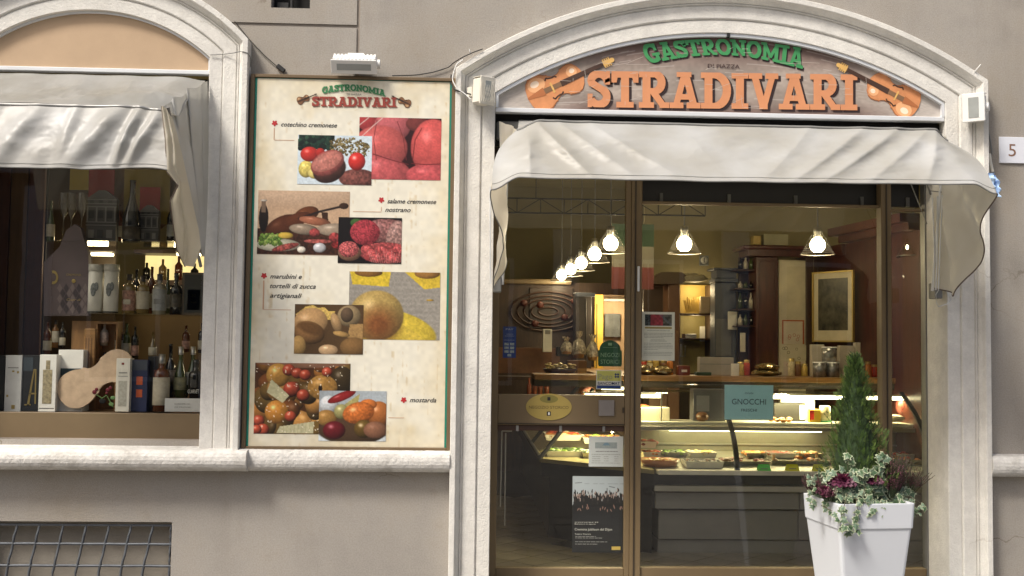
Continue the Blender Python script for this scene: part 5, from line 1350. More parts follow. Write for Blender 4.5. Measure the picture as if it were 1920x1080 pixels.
# lit bar seen through the window, further back
YL = 2.0
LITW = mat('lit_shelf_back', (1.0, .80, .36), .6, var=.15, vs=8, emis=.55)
x0, x1, z0, z1 = RC(272, 480, 392, 528, YL)
lb_ = thing('back_bar', 'brightly lit yellow shelf niche seen through the arched window', 'lit shelf', ((x0+x1)/2, YL, z0))
MB().box(x0, x1, YL, YL+.03, z0, z1).build('light_panel', LITW, lb_)
MB().box(x0-.02, x1+.02, YL-.24, YL-.001, z1+.001, z1+.03).build('shelf_board', DWOOD, lb_)
MB().box(x0-.02, x1+.02, YL-.24, YL-.001, z0-.04, z0-.001).build('shelf_board', DWOOD, lb_)
for k in range(6):
    xx = x0+.05+k*.125; hh = .14+.03*((k*7) % 3)
    tag(MB().lathe([(0, 0), (.032, 0), (.032, hh*.6), (.010, hh*.75), (.010, hh), (0, hh)], n=12).build('bottle', (DKG, PALEG, AMB)[k % 3], None, (0, 0, 0)), ('first','second','third','fourth','fifth','sixth')[k]+' small bottle from the left in the lit yellow niche behind the arched window', 'bottle', 'bottles on the lit niche').location = (xx, YL-.12, z0)
x0, x1, z0, z1 = RC(200, 590, 400, 780, 1.9)
o = MB().box(x0-.3, x1+.2, 1.9, 1.95, 0, z1).build('cupboard', mat('ochre_cupboard', (.15, .10, .045), .6, var=.1), None, (x0, 1.9, 0)); tag(o, 'low ochre cupboard behind the bottle display', 'cupboard')
x0, x1, z0, z1 = RC(-60, 300, 215, 780, 1.5)
o = MB().box(x0-.3, x1, 1.5, 1.54, 0, 3.4).build('partition', mat('dark_partition', (.04, .025, .012), .6), None, (x0, 1.5, 0)); tag(o, 'dark wooden partition closing off the left of the window display', 'partition')
for i, (px, py) in enumerate(((190, 478), (354, 478))):
    b = at(px, py, 1.3)
    t = thing('halogen_lamp', 'lit halogen strip above the %s' % ('cream tins' if i == 0 else 'dark framed box'), 'lamp', tuple(b), world=False)
    MB().box(-.09, .09, -.03, .03, .012, .03, bev=.004).build('holder', STEEL, t)
    MB().box(-.085, .085, -.025, .025, -.006, .0115, bev=.004).build('bulb', mat('lit_halogen', (1, .86, .55), emis=5.0, var=0), t)
    ld = bpy.data.lights.new('halogen_light', 'POINT'); ld.energy = 2.5; ld.color = (1, .78, .45); ld.shadow_soft_size = .08
    lo = bpy.data.objects.new('halogen_light', ld); COL.objects.link(lo); lo.parent = t; lo.location = (0, -.1, -.06)

# ================================================================ inside the shop
WARM = (1.0, .80, .50)
BULB = mat('lit_bulb', (1, .87, .58), emis=20.0, var=0)
SHADE = glass_mat('lamp_shade_glass', (.97, .95, .88), 1.35, .05, frost=.008)
def pendant(label, px, py, Y, k=1.0, watt=None):
    b = at(px, py, Y)
    t = thing('pendant_lamp', label, 'pendant lamp', tuple(b), 'glass pendant lamps in the shop', world=False)
    MB().tube([(0, 0, .13), (0, 0, IZ-b.z)], .006, 6).build('rod', GREYMETAL, t)
    MB().lathe([(0, .13), (.030, .128), (.034, .10), (.026, .07), (.026, .045), (0, .045)], n=14).build('socket', STEEL, t)
    MB().ball((0, 0, -.012), .060, .060, .062, 16).build('bulb', BULB, t)
    sh = MB().lathe([(.030, .10), (.045, .085), (.125, -.075), (.132, -.085)], n=28).build('shade', SHADE, t)
    MB().lathe([(.131, -.086), (.135, -.088), (.135, -.082), (.131, -.080)], n=28).build('rim', STEEL, sh)
    ld = bpy.data.lights.new('bulb_light', 'POINT'); ld.energy = (watt or LAMP_W)*k; ld.color = WARM; ld.shadow_soft_size = .06
    lo = bpy.data.objects.new('bulb_light', ld); COL.objects.link(lo); lo.parent = t; lo.location = (0, 0, -.06)
    return t
pendant('pendant lamp hanging nearest the left door mullion, largest of the receding row', 1145, 454, 1.9)
pendant('second pendant lamp of the receding row', 1115, 474, 2.95)
pendant('third pendant lamp of the receding row, in its middle', 1090, 491, 4.0)
pendant('fourth pendant lamp of the receding row', 1070, 503, 5.05)
pendant('farthest pendant lamp of the receding row', 1053, 514, 6.1)
pendant('pendant lamp over the counter above the white paper notice', 1283, 455, 1.75)
pendant('pendant lamp in front of the mahogany cabinet and framed picture', 1533, 457, 1.75)
pendant('pendant lamp seen through the narrow right-hand pane', 1713, 461, 1.8)
pendant('distant pendant lamp half hidden by the right mullion', 1672, 485, 2.9, .6)

# lattice beam and light bar under the ceiling
lat = thing('lattice_beam', 'thin black metal lattice beam hanging inside the top of the entrance', 'lattice beam', tuple(at(955, 398, .8)))
za, zb_ = at(1100, 374, .8).z, at(1100, 401, .8).z; xa_, xb_ = at(925, 380, .8).x, at(1322, 380, .8).x
for z in (za, zb_): MB().tube([(xa_, .8, z), (xb_, .8, z)], .006, 6).build('chord', BLACK, lat)
for k in range(10):
    x = xa_+(xb_-xa_)*k/9; MB().tube([(x, .8, za), (x, .8, zb_)], .0035, 5).build('post', BLACK, lat)
    if k < 9:
        x2 = xa_+(xb_-xa_)*(k+1)/9; MB().tube([(x, .8, zb_), (x2, .8, za)] if k % 2 else [(x, .8, za), (x2, .8, zb_)], .003, 5).build('brace', BLACK, lat)
for x in (xa_+.3, xb_-.3): MB().tube([(x, .8, za), (x, .8, IZ)], .003, 5).build('hanger', BLACK, lat)
x0, x1, z0, z1 = RC(1276, 380, 1588, 384, .5)
lbm = thing('light_bar', 'slim silvery light bar just below the rolled shutter', 'light bar', ((x0+x1)/2, .5, z0))
MB().box(x0, x1, .49, .52, z0, z1+.006, bev=.003).build('housing', STEEL, lbm)
for px in (1312, 1520): a = at(px, 380, .488).x; MB().box(a-.012, a+.012, .486, .4895, z0-.002, z1+.01).build('red_clip', mat('red_clip', (.25, .03, .03), .5), lbm)
# flag
fx0, fx1, _, _ = RC(1147, 420, 1226, 542, 2.3)
fl_ = thing('flag', 'green white and red flag hanging in bands behind the mullion', 'flag', ((fx0+fx1)/2, 2.3, at(1187, 542, 2.3).z))
for (a, b, c_, nm) in ((420, 462, (.014, .032, .014), 'green_band'), (462, 501, (.12, .11, .08), 'white_band'), (501, 542, (.085, .016, .012), 'red_band')):
    za_, zb2_ = at(1187, a, 2.3).z, at(1187, b, 2.3).z
    grid_mesh(nm, lambda u, v: V3(fx0+(fx1-fx0)*u, 2.3+.008*math.sin(u*9), zb2_+(za_-zb2_)*v), 14, 2, mat('flag_cloth_'+nm, c_, .8), fl_)

# ---- display counter, front run
Xc0, Xc1 = at(1236, 990, 1.3).x, 4.3
zd = at(1400, 886, 1.2).z                   # front edge of the food deck
zt2 = at(1450, 711, 2.1).z                  # wooden worktop
LAMG = mat('grey_laminate_front', (.21, .205, .19), .4, var=.1, vs=2, coat=.2); LAMD = mat('dark_counter_band', (.018, .020, .022), .35)
STL = mat('satin_steel_deck', (.40, .39, .34), .3, .7, var=.1, vs=3)
ct = thing('display_counter', 'long glass fronted refrigerated food counter with grey panels facing the entrance', 'display counter', ((Xc0+Xc1)/2, 1.35, 0))
zz = lambda py, Y=1.3: at(1400, py, Y).z
MB().box(Xc0, Xc1, 1.36, 1.9, .0, zz(1013, 1.34)-.004).build('plinth', LAMG, ct)
pw = 1.06; x = Xc0; k = 0
while x < Xc1-.01:
    x2 = min(x+pw, Xc1); 
    MB().box(x+.002, x2-.002, 1.34, 1.9, zz(1012, 1.34), zz(957, 1.34), bev=.004).build('front_panel', LAMG, ct)
    MB().box(x+.002-.03*(k == 0), x2-.002, 1.30, 1.335, zz(955, 1.3), zz(924, 1.3), bev=.004).build('upper_panel', LAMG, ct)
    x = x2; k += 1
MB().box(Xc0-.05, Xc1, 1.33, 1.9, zz(955, 1.3)+.0005, zz(924, 1.3)+.0).build('carcass', LAMD, ct)
MB().box(Xc0-.05, Xc1, 1.25, 1.30, zz(923, 1.25), zz(911, 1.25), bev=.005).build('bumper_rail', STL, ct)
MB().box(Xc0-.05, Xc1, 1.29, 1.8, zz(911, 1.25)+.0, zd-.021).build('dark_band', LAMD, ct)
DECKE = mat('cream_deck_edge', (.60, .58, .48), .35)
MB().box(Xc0-.03, Xc1, 1.18, 1.26, zd-.02, zd+.014, bev=.004).build('deck_edge', DECKE, ct)
zdr = at(1400, 846, 1.98).z
mb = MB(); mb.add([(Xc0-.03, 1.261, zd), (Xc1, 1.261, zd), (Xc1, 1.98, zdr), (Xc0-.03, 1.98, zdr), (Xc0-.03, 1.261, zd-.02), (Xc1, 1.261, zd-.02), (Xc1, 1.98, zd-.02), (Xc0-.03, 1.98, zd-.02)],
                  [(0, 1, 2, 3), (4, 7, 6, 5), (0, 4, 5, 1), (1, 5, 6, 2), (2, 6, 7, 3), (3, 7, 4, 0)]); mb.build('food_deck', STL, ct)
REARP = mat('olive_steel_rear', (.26, .25, .19), .35, .5, var=.12, vs=2)
zs3 = at(1400, 797, 1.85).z
MB().box(Xc0-.03, Xc1, 1.985, 2.01, zdr-.02, zs3+.0).build('rear_panel', REARP, ct)
for z in (zdr+.05, zdr+.16): MB().box(Xc0-.03, Xc1, 1.965, 1.984, z, z+.012).build('rear_rail', STL, ct)
MB().box(Xc0-.20, Xc1, 1.72, 2.0, zs3, zs3+.030, bev=.004).build('mid_shelf', mat('white_glass_shelf', (.62, .60, .50), .3), ct)
MB().box(Xc0-.20, Xc1, 1.69, 1.715, zs3-.035, zs3-.002, bev=.003).build('shelf_lip', STL, ct)
MB().box(Xc0-.9, Xc1, 1.98, 2.42, zt2-.022, zt2+.022, bev=.004).build('worktop', OAK, ct)
MB().box(Xc0-.9, Xc1, 2.0, 2.40, zt2-.075, zt2-.0225).build('worktop_apron', mat('apron_dark', (.06, .05, .03), .5), ct)
# curved glass front, end glass and struts
gA = lambda t: (1.22+.50*t, zd+.015+(zt2-.05-zd)*math.sin(t*PI/2)**.9)
grid_mesh('front_glass', lambda u, v: V3(Xc0+(Xc1-Xc0)*u, *gA(v)), 6, 14, GLASS_C, ct)
mb = MB().box(Xc0-.02, Xc1, 1.70, 2.02, zt2-.10, zt2-.092); mb.build('top_glass', GLASS_C, ct)
def strut(px0, py0, px1, py1):
    a, b = at(px0, py0, 1.66), at(px1, py1, 1.21); pts = []
    for k in range(9):
        t = k/8; p = a.lerp(b, t); p.y -= .07*math.sin(PI*t); p.z += .02*math.sin(PI*t); pts.append(p)
    mb = MB(); 
    for p, q in zip(pts[:-1], pts[1:]):
        mb.add([(p.x-.017, p.y, p.z), (p.x+.017, p.y, p.z), (q.x+.017, q.y, q.z), (q.x-.017, q.y, q.z), (p.x-.017, p.y+.03, p.z), (p.x+.017, p.y+.03, p.z), (q.x+.017, q.y+.03, q.z), (q.x-.017, q.y+.03, q.z)],
               [(0, 3, 2, 1), (4, 5, 6, 7), (0, 4, 7, 3), (1, 2, 6, 5), (0, 1, 5, 4), (3, 7, 6, 2)])
    mb.build('glass_strut', BLACK, ct)
strut(1362, 770, 1384, 889); strut(1690, 735, 1743, 850)
mb = MB().tube([at(1240, 735, 1.7), at(1240, 800, 1.75)], .006, 6); mb.build('glass_joint', STEEL, ct)
TUBE = mat('lit_tube', (1, .93, .58), emis=TUBE_E, var=0)
def tube_light(label, x0, x1, Y, z, watt):
    t = thing('tube_light', label, 'tube light', ((x0+x1)/2, Y, z))
    MB().box(x0, x1, Y-.02, Y+.03, z+.016, z+.030, bev=.003).build('housing', STL, t)
    mb = MB().tube([(x0+.02, Y, z), (x1-.02, Y, z)], .014, 8); mb.build('tube', TUBE, t)
    ld = bpy.data.lights.new('tube_glow', 'AREA'); ld.shape = 'RECTANGLE'; ld.size = (x1-x0); ld.size_y = .05; ld.energy = watt; ld.color = (1, .86, .46)
    lo = bpy.data.objects.new('tube_glow', ld); COL.objects.link(lo); lo.parent = t; lo.location = (0, -.02, -.02); lo.rotation_euler = (rad(8), 0, 0)
    return t
zl = at(1500, 745, 1.85).z
tube_light('short lit tube under the worktop just right of the door mullion', at(1198, 745, 1.8).x-.45, at(1243, 745, 1.8).x, 1.8, zl, 4.5)
tube_light('long lit tube under the worktop between the blue card and the conifer', at(1400, 745, 1.85).x, at(1600, 745, 1.85).x, 1.85, zl, 8)
tube_light('dim tube under the shelf of the food counter', at(1250, 800, 1.80).x, at(1545, 800, 1.80).x, 1.80, zs3-.035, 3)
tube_light('lit tube at the right end of the food counter behind the narrow pane', at(1620, 745, 1.85).x, 3.9, 1.85, zl, 3.5)
# corner and the run going back on the left
P0, P1 = at(1185, 888, 1.22), at(1012, 862, 1.95); XS = P1.x
cs = thing('display_counter', 'angled salad counter with dark base running back along the left side of the shop', 'display counter', (XS+.4, 2.6, 0))
def slabpoly(name, ins, z0, z1, m, par):
    o_ = ins
    pts = [(Xc0-.052, 1.22+o_), (P1.x+o_*.8, P1.y+o_*.3), (P1.x+o_*.8, 6.2), (P1.x+1.0, 6.2), (P1.x+1.0, 2.9), (Xc0-.052, 2.6)]
    n = len(pts); v = [(x, y, z0) for x, y in pts]+[(x, y, z1) for x, y in pts]
    mb = MB().add(v, [(i, (i+1) % n, n+(i+1) % n, n+i) for i in range(n)])
    for b in (0, n): mb.add([v[b+i] for i in range(n)], [(0, 1, 5), (1, 4, 5), (1, 2, 3), (1, 3, 4)])
    return mb.build(name, m, par)
slabpoly('base', .10, 0, zd-.13, LAMD, cs); slabpoly('dark_band', .02, zd-.13, zd-.02, LAMD, cs); slabpoly('deck', 0, zd-.0195, zd+.012, mat('olive_deck_edge', (.30, .26, .13), .35, .3), cs)
BKI = mat('reddish_back', (.06, .03, .018), .5)
MB().box(P1.x+1.0, Xc0+.3, 2.62, 2.66, zd+.013, zt2-.08).build('rear_panel', BKI, cs)
MB().box(P1.x+.62, P1.x+1.1, 2.2, 6.2, zt2-.03, zt2, bev=.004).build('worktop', OAK, cs)
MB().box(P1.x+.55, Xc0-.2, 1.98, 2.5, zt2-.03, zt2, bev=.004).build('worktop', OAK, cs)
mb = MB(); mb.add([(P1.x, P1.y, zd+.012), (P1.x, 6.0, zd+.012), (P1.x+.45, 6.0, zt2-.10), (P1.x+.45, P1.y+.2, zt2-.10)], [(0, 1, 2, 3)])
mb.add([(P0.x, P0.y, zd+.012), (P1.x, P1.y, zd+.012), (P1.x+.45, P1.y+.2, zt2-.10), (P0.x+.2, P0.y+.5, zt2-.10)], [(0, 1, 2, 3)]); mb.build('slanted_glass', GLASS_C, cs)
for a, b in (((P1.x, P1.y, zd+.01), (P1.x+.45, P1.y+.2, zt2-.1)), ((P1.x, 3.2, zd+.01), (P1.x+.45, 3.2, zt2-.1)), ((P1.x, P1.y, zd+.02), (P1.x, 6.0, zd+.02))):
    MB().tube([a, b], .018, 6).build('glass_frame', BLACK, cs)
tube_light('lit tube over the salads of the angled counter', P1.x+.50, Xc0-.1, 2.15, zt2-.09, 16)
# reflective shadow gap and pipe rail at the foot of the aisle
# trays of food
FOODC = {}
def foodmat(n, c, v=.35): return mat('food_'+n, c, .4, var=v, vs=60, coat=.3)
def tray(label, px, Y, dz, m, foods, kind='tray', dp=.30, nm='food_tray', seed=1, lumps=24, lr=.022, ztop_=None):
    """px = pixel box of the tray as seen; base stands on the deck at depth Y"""
    a, b = at(px[0], px[3], Y), at(px[2], px[3], Y)
    z = zd+(zdr-zd)*max(0, (Y-1.26)/.72)+.004 if ztop_ is None else ztop_
    W = b.x-a.x; cx = (a.x+b.x)/2
    t = thing(nm, label, 'food tray', (cx, Y+dp/2, z), world=False)
    if kind == 'oval':
        MB().lathe([(0, 0), (.40, 0), (.5, 1), (.47, .9), (.40, .5), (0, .45)], n=28).build('dish', m, t)
        o = t.children[-1] if t.children else None
        me = bpy.data.objects[o.name].data if o else None
        for v in me.vertices: v.co = (v.co.x*W, v.co.y*dp, v.co.z*dz)
    else:
        mb = MB(); i_ = .012
        mb.add([(-W/2+i_, -dp/2+i_, 0), (W/2-i_, -dp/2+i_, 0), (W/2-i_, dp/2-i_, 0), (-W/2+i_, dp/2-i_, 0), (-W/2, -dp/2, dz), (W/2, -dp/2, dz), (W/2, dp/2, dz), (-W/2, dp/2, dz),
                (-W/2+.01, -dp/2+.01, dz), (W/2-.01, -dp/2+.01, dz), (W/2-.01, dp/2-.01, dz), (-W/2+.01, dp/2-.01, dz), (-W/2+.02, -dp/2+.02, dz*.5), (W/2-.02, -dp/2+.02, dz*.5), (W/2-.02, dp/2-.02, dz*.5), (-W/2+.02, dp/2-.02, dz*.5)],
               [(0, 3, 2, 1), (0, 1, 5, 4), (1, 2, 6, 5), (2, 3, 7, 6), (3, 0, 4, 7), (4, 5, 9, 8), (5, 6, 10, 9), (6, 7, 11, 10), (7, 4, 8, 11), (8, 9, 13, 12), (9, 10, 14, 13), (10, 11, 15, 14), (11, 8, 12, 15), (12, 13, 14, 15)])
        mb.build('dish', m, t)
    r = random.Random(seed)
    mbs = {}
    for k in range(lumps):
        fx, fy = r.uniform(-.42, .42), r.uniform(-.40, .40)
        if kind == 'oval' and (fx/.4)**2+(fy/.4)**2 > 1: continue
        fm = r.choice(foods); q = lr*r.uniform(.7, 1.3)
        mbs.setdefault(fm.name, (MB(), fm))[0].ball((fx*W, fy*dp, dz*.62+r.uniform(0, .012)), q*r.uniform(.8, 1.6), q*r.uniform(.8, 1.5), q*.7, 8)
    for k_, (mb, fm) in mbs.items():
        o = mb.build('food', fm, t); o['kind'] = 'stuff'
    return t
RED, ORG, GRE, LGR, YEL, BRN, OLV, CRM, MEAT = [foodmat(*a) for a in (('tomato', (.42, .045, .015)), ('orange', (.5, .17, .03)), ('greens', (.035, .07, .012)), ('lettuce', (.20, .32, .05)), ('yellow', (.52, .36, .08)), ('brown', (.16, .07, .025)), ('olive', (.02, .012, .012)), ('cream', (.55, .47, .28)), ('meat', (.25, .06, .045)))]
EARTH = mat('terracotta_dish', (.34, .13, .035), .3, coat=.5); WDISH = mat('white_ceramic_dish', (.62, .60, .53), .25, coat=.5); STT = mat('steel_tray', (.36, .34, .28), .25, .8)
tray('oval terracotta dish of orange pasta at the left end of the food counter', (1204, 850, 1281, 872), 1.34, .055, EARTH, [ORG, YEL, YEL], 'oval', .26, seed=2, lumps=60, lr=.013)
tray('rectangular white dish of black olives in the food counter', (1286, 852, 1358, 873), 1.34, .05, WDISH, [OLV, OLV, BRN], dp=.24, seed=3, lumps=50, lr=.014)
tray('wide steel tray of browned food behind the black glass strut', (1352, 846, 1445, 874), 1.44, .03, STT, [BRN, MEAT], dp=.30, seed=4, lumps=16)
tray('wide steel tray with a gilded edge at the middle right of the counter', (1446, 842, 1560, 872), 1.48, .03, STT, [BRN, CRM, ORG], dp=.34, seed=5, lumps=14)
tray('copper-coloured tray behind the conifer', (1562, 842, 1650, 872), 1.48, .03, mat('copper_tray', (.42, .19, .06), .25, .8), [ORG, BRN], dp=.34, seed=6, lumps=14)
tray('tray of orange roasted food behind the narrow right-hand pane', (1672, 828, 1742, 862), 1.50, .04, STT, [ORG, BRN, RED], dp=.34, seed=7, lumps=30)
tray('tray of red and green salad at the corner of the angled counter', (1022, 812, 1092, 828), 2.55, .05, WDISH, [RED, ORG, RED, CRM], dp=.32, seed=8, lumps=44, lr=.030, ztop_=zd+.10)
tray('tray of dark green leaves at the front corner of the angled counter', (1024, 832, 1100, 848), 2.05, .045, WDISH, [GRE, GRE, LGR], dp=.30, seed=9, lumps=50, lr=.024, ztop_=zd+.014)
tray('tray of orange and green vegetables in the middle of the angled counter', (1094, 812, 1168, 828), 2.40, .05, WDISH, [ORG, LGR, BRN, YEL], dp=.32, seed=10, lumps=50, lr=.026, ztop_=zd+.09)
tray('tray of cheese and greens behind the printed price list', (1092, 836, 1180, 850), 1.95, .045, STT, [CRM, GRE, LGR], dp=.28, seed=12, lumps=50, lr=.022, ztop_=zd+.014)
tray('raised tray of pale sliced food over the salads', (1030, 800, 1085, 812), 2.9, .03, mat('pink_board', (.5, .27, .16), .4), [CRM, RED], dp=.25, seed=13, lumps=18, ztop_=zd+.20)
o = tray('dish of red cured meat just right of the door mullion', (1196, 818, 1232, 838), 1.75, .05, WDISH, [MEAT, RED, BRN], dp=.2, seed=14, lumps=34, lr=.022, ztop_=zd+.12)
for i_, (a_, b_, fd, dm, lb) in enumerate(((1206, 1240, [RED, ORG], WDISH, 'white dish of stuffed tomatoes in the rear row at the left'), (1244, 1290, [GRE, LGR], STT, 'steel tray of spinach in the rear row'), (1294, 1345, [YEL, CRM], WDISH, 'white dish of yellow gratin in the rear row'),
        (1400, 1440, [ORG, YEL], STT, 'steel tray of fried food in the rear row right of the strut'), (1446, 1492, [BRN, MEAT], WDISH, 'white dish of stew in the rear row'), (1498, 1546, [GRE, ORG, CRM], STT, 'steel tray of mixed vegetables in the rear row'), (1690, 1738, [RED, CRM], WDISH, 'white dish of tomato salad in the rear row behind the narrow pane'))):
    tray(lb, (a_, 838, b_, 848), 1.70, .04, dm, fd, dp=.20, seed=40+i_, lumps=34, lr=.018)
for i_, (px, hh, m_, lb) in enumerate(((1206, 30, RED, 'jar of red sauce, leftmost in the jar row on the worktop'), (1218, 26, CRM, 'jar of white cream cheese in the jar row on the worktop'), (1230, 34, YEL, 'jar of yellow mustard fruit in the jar row on the worktop'), (1243, 28, BRN, 'jar of brown preserve in the jar row on the worktop'), (1256, 32, ORG, 'jar of orange preserve, rightmost in the jar row'),
        (1340, 22, GRE, 'jar of green pesto beside the white flat-topped box'), (1389, 26, YEL, 'jar of yellow peppers left of the gold packets'), (1400, 30, RED, 'jar of dried tomatoes left of the gold packets'), (1484, 34, CRM, 'pale jar at the foot of the marble panel'), (1496, 28, BRN, 'brown honey jar at the foot of the marble panel'), (1508, 24, YEL, 'yellow honey jar beside the stacked canisters'),
        (1628, 30, ORG, 'orange jar behind the conifer tip'), (1640, 24, RED, 'red jar beside the right mullion'))):
    Yj = 2.30; b = at(px, 709, Yj); H = hh/223
    t = thing('jar', lb, 'jar', (b.x, Yj, zt2+.0225), 'jars standing along the worktop', world=False)
    MB().lathe([(0, 0), (.026, 0), (.028, .006), (.028, H*.74), (.022, H*.82), (0, H*.82)], n=14).build('glass_body', m_, t)
    MB().lathe([(.0235, H*.80), (.024, H*.98), (0, H)], n=14).build('lid', mat('jar_lid_gold', (.45, .34, .12), .3, .7), t)
# little flags on two pies: wooden picks
for px, py in ((1383, 851), (1451, 854), (1531, 850)):
    v = at(px, py, 1.52); tag(MB().lathe([(.012, 0), (.010, .02), (.016, .035), (0, .04)], n=10).build('cork_pick', mat('cork_pale', (.46, .27, .14), .6), None, (0, 0, 0)), {1383: 'small pale cork beside the black glass strut', 1451: 'small pale cork midway along the steel trays', 1531: 'small pale cork near the conifer among the trays'}[px], 'cork', 'corks among the trays').location = (v.x, 1.52, v.z-.03)
# price tags
for i, (a, b, c_, lb) in enumerate(((1420, 1446, (.10, .62, .10), 'bright green price tag, leftmost on the deck edge'), (1473, 1499, (.62, .62, .02), 'yellow price tag beside the green one on the deck edge'), (1524, 1545, (.62, .62, .02), 'yellow price tag half behind the ivy leaves'), (1674, 1692, (.10, .62, .10), 'green price tag seen right of the mullion above the heather'))):
    x0, x1, z0, z1 = RC(a, 872, b, 885, 1.20)
    t = thing('price_tag', lb, 'price tag', ((x0+x1)/2, 1.2, z0), 'price tags on the deck edge', world=False)
    W = x1-x0
    MB().add([(-W/2, -.012, .004), (W/2, -.012, .004), (W/2-.01, .012, z1-z0+.004), (-W/2+.01, .012, z1-z0+.004), (-W/2, .030, .004), (W/2, .030, .004)], [(0, 1, 2, 3), (2, 5, 4, 3)]).build('card', mat('tag_%d' % (i in (0, 3)), c_, .5, emis=0), t)
    MB().add([(-W/4, -.0065, .022), (W/4, -.0065, .022), (W/4, -.0045, .028), (-W/4, -.0045, .028)], [(0, 1, 2, 3)]).build('handwriting', INK_G, t)
# things on the mid shelf and the worktop
def stand_z(py, Y): return at(1400, py, Y).z
def boxthing(name, label, cat, px, Y, dp, m, z0=None, deco=(), bev=.003, rz=0):
    x0, x1, za_, zb_ = RC(*px, Y); z0 = za_ if z0 is None else z0
    t = thing(name, label, cat, ((x0+x1)/2, Y+dp/2, z0), world=False, rz=rz)
    W, H = x1-x0, zb_-z0
    MB().box(-W/2, W/2, -dp/2, dp/2, 0, H, bev=bev).build('body', m, t)
    for d in deco:
        a, b, c_, e_ = d[1]; MB().box(-W/2+a*W, -W/2+b*W, -dp/2-.002, -dp/2-.0003, c_*H, e_*H).build(d[0], d[2], t)
    return t
zsh = zs3+.031
ROAST = mat('roast_crust', (.30, .085, .035), .4, var=.3, vs=30)
def loaf(label, px, Y, z, m, dp=.14):
    x0, x1, za_, zb_ = RC(*px, Y); W, H = x1-x0, zb_-za_
    o = MB().ball((0, 0, H*.46), W/2, dp/2, H*.52, 14).build('loaf', m, None, (0, 0, 0)); o.location = ((x0+x1)/2, Y+dp/2, z); return tag(o, label, 'loaf')
loaf('round-topped roast ham loaf on the shelf right of the door mullion', (1192, 744, 1224, 762), 1.84, zsh+.05, ROAST)
boxthing('cutting_board', 'pale board under the roast loaf', 'board', (1190, 764, 1256, 774), 1.80, .18, mat('pale_board', (.50, .46, .36), .4), zsh)
boxthing('slicer', 'grey meat slicer with a sloping top on the counter shelf', 'slicer', (1300, 730, 1360, 775), 1.84, .14, mat('slicer_grey', (.22, .22, .23), .3, .5), zsh, [('blade_guard', (.1, .5, .3, .8), STEEL)])
loaf('crusty brown loaf behind the slicer', (1308, 752, 1332, 770), 1.76, zsh, BRN)
boxthing('appliance', 'black box-shaped appliance on the counter shelf right of the blue card', 'appliance', (1452, 756, 1510, 782), 1.90, .08, BLACK, zsh, [('panel', (.82, .99, .1, .9), WHITE)])
boxthing('appliance', 'white slant-topped weighing machine behind the black appliance', 'weighing machine', (1464, 740, 1528, 782), 1.985, .012, mat('scale_white', (.50, .49, .44), .4), zsh)
boxthing('snack_packet', 'yellow and red snack packet on the counter shelf', 'packet', (1518, 768, 1539, 784), 1.80, .05, mat('packet_yellow', (.60, .40, .04), .4), zsh, [('red_print', (.0, .38, .2, .95), mat('packet_red', (.45, .02, .015), .4))])
x0, x1, z0, z1 = RC(1540, 754, 1560, 784, 1.80)
jt = thing('jar', 'cream cylinder jar with green base on the counter shelf', 'jar', ((x0+x1)/2, 1.84, zsh), world=False); W = x1-x0
MB().lathe([(0, .012), (W/2, .012), (W/2, .125), (W/2-.01, .13), (0, .13)], n=18).build('body', mat('jar_cream', (.58, .52, .34), .3), jt)
MB().lathe([(0, 0), (W/2+.006, 0), (W/2+.006, .0118), (0, .0118)], n=18).build('base', mat('jar_green', (.05, .25, .08), .4), jt)
r = random.Random(5)
mb = MB()
for k in range(16): mb.ball((r.uniform(-.09, .09), r.uniform(-.04, .04), .012+r.uniform(0, .018)), .024, .016, .013, 8)
tag(mb.build('pastries', foodmat('pastry', (.55, .26, .07)), None, (0, 0, 0)), 'small heap of golden pastries on the counter shelf beside the blue card', 'pastries').location = (at(1462, 780, 1.78).x, 1.78, zsh)
zw = zt2+.0225
FOIL = mat('crumpled_gold_film', (.42, .33, .17), .16, .8, var=.4, vs=40, bump=1.0, bs=30)
def foil(label, px, Y, z, sd):
    x0, x1, za_, zb_ = RC(*px, Y); W, H = x1-x0, zb_-za_; r = random.Random(sd)
    mb = MB().ball((0, 0, H/2), W/2, .09, H/2, 14); mb.v = [(p[0]*(1+r.uniform(-.12, .1)), p[1]*(1+r.uniform(-.15, .15)), max(0, p[2]*(1+r.uniform(-.2, .15)))) for p in mb.v]
    mb.sm = [False]*len(mb.sm); o = mb.build('wrapped_food', FOIL, None, (0, 0, 0)); o.location = ((x0+x1)/2, Y+.08, z)
    return tag(o, label, 'wrapped food')
foil('cellophane-wrapped sweets on the worktop, nearest the door mullion', (1196, 690, 1232, 708), 2.08, zw, 1); foil('cellophane-wrapped sweets between the first packet and the red tin', (1226, 692, 1266, 708), 2.10, zw, 2)
foil('lower of two gold-wrapped packets at the foot of the mahogany pillar', (1414, 699, 1472, 712), 2.06, zw, 3); foil('upper of two gold-wrapped packets at the foot of the mahogany pillar', (1420, 688, 1466, 700), 2.08, zw+.052, 4)
boxthing('tin', 'dark red square tin with a white lid on the worktop', 'tin', (1271, 686, 1294, 706), 2.12, .09, mat('tin_dark_red', (.16, .035, .015), .35), zw, [('label', (.3, .75, .35, .6), CREAMC)])
boxthing('box', 'white flat-topped box behind the red tin', 'box', (1312, 670, 1376, 706), 2.26, .10, mat('dull_white_box', (.34, .31, .27), .6), zw, [('line', (.0, 1, .60, .64), INK_G)])
boxthing('basket', 'dark green low basket on the worktop behind the car reflection', 'basket', (1306, 698, 1334, 707), 2.14, .09, mat('basket_green', (.02, .05, .03), .6), zw)
boxthing('box', 'small cream carton at the foot of the hanging paper strip', 'box', (1373, 682, 1386, 706), 2.12, .05, CREAMC, zw)
MUG = mat('steel_mug', (.30, .30, .29), .25, .6, var=.5, vs=25)
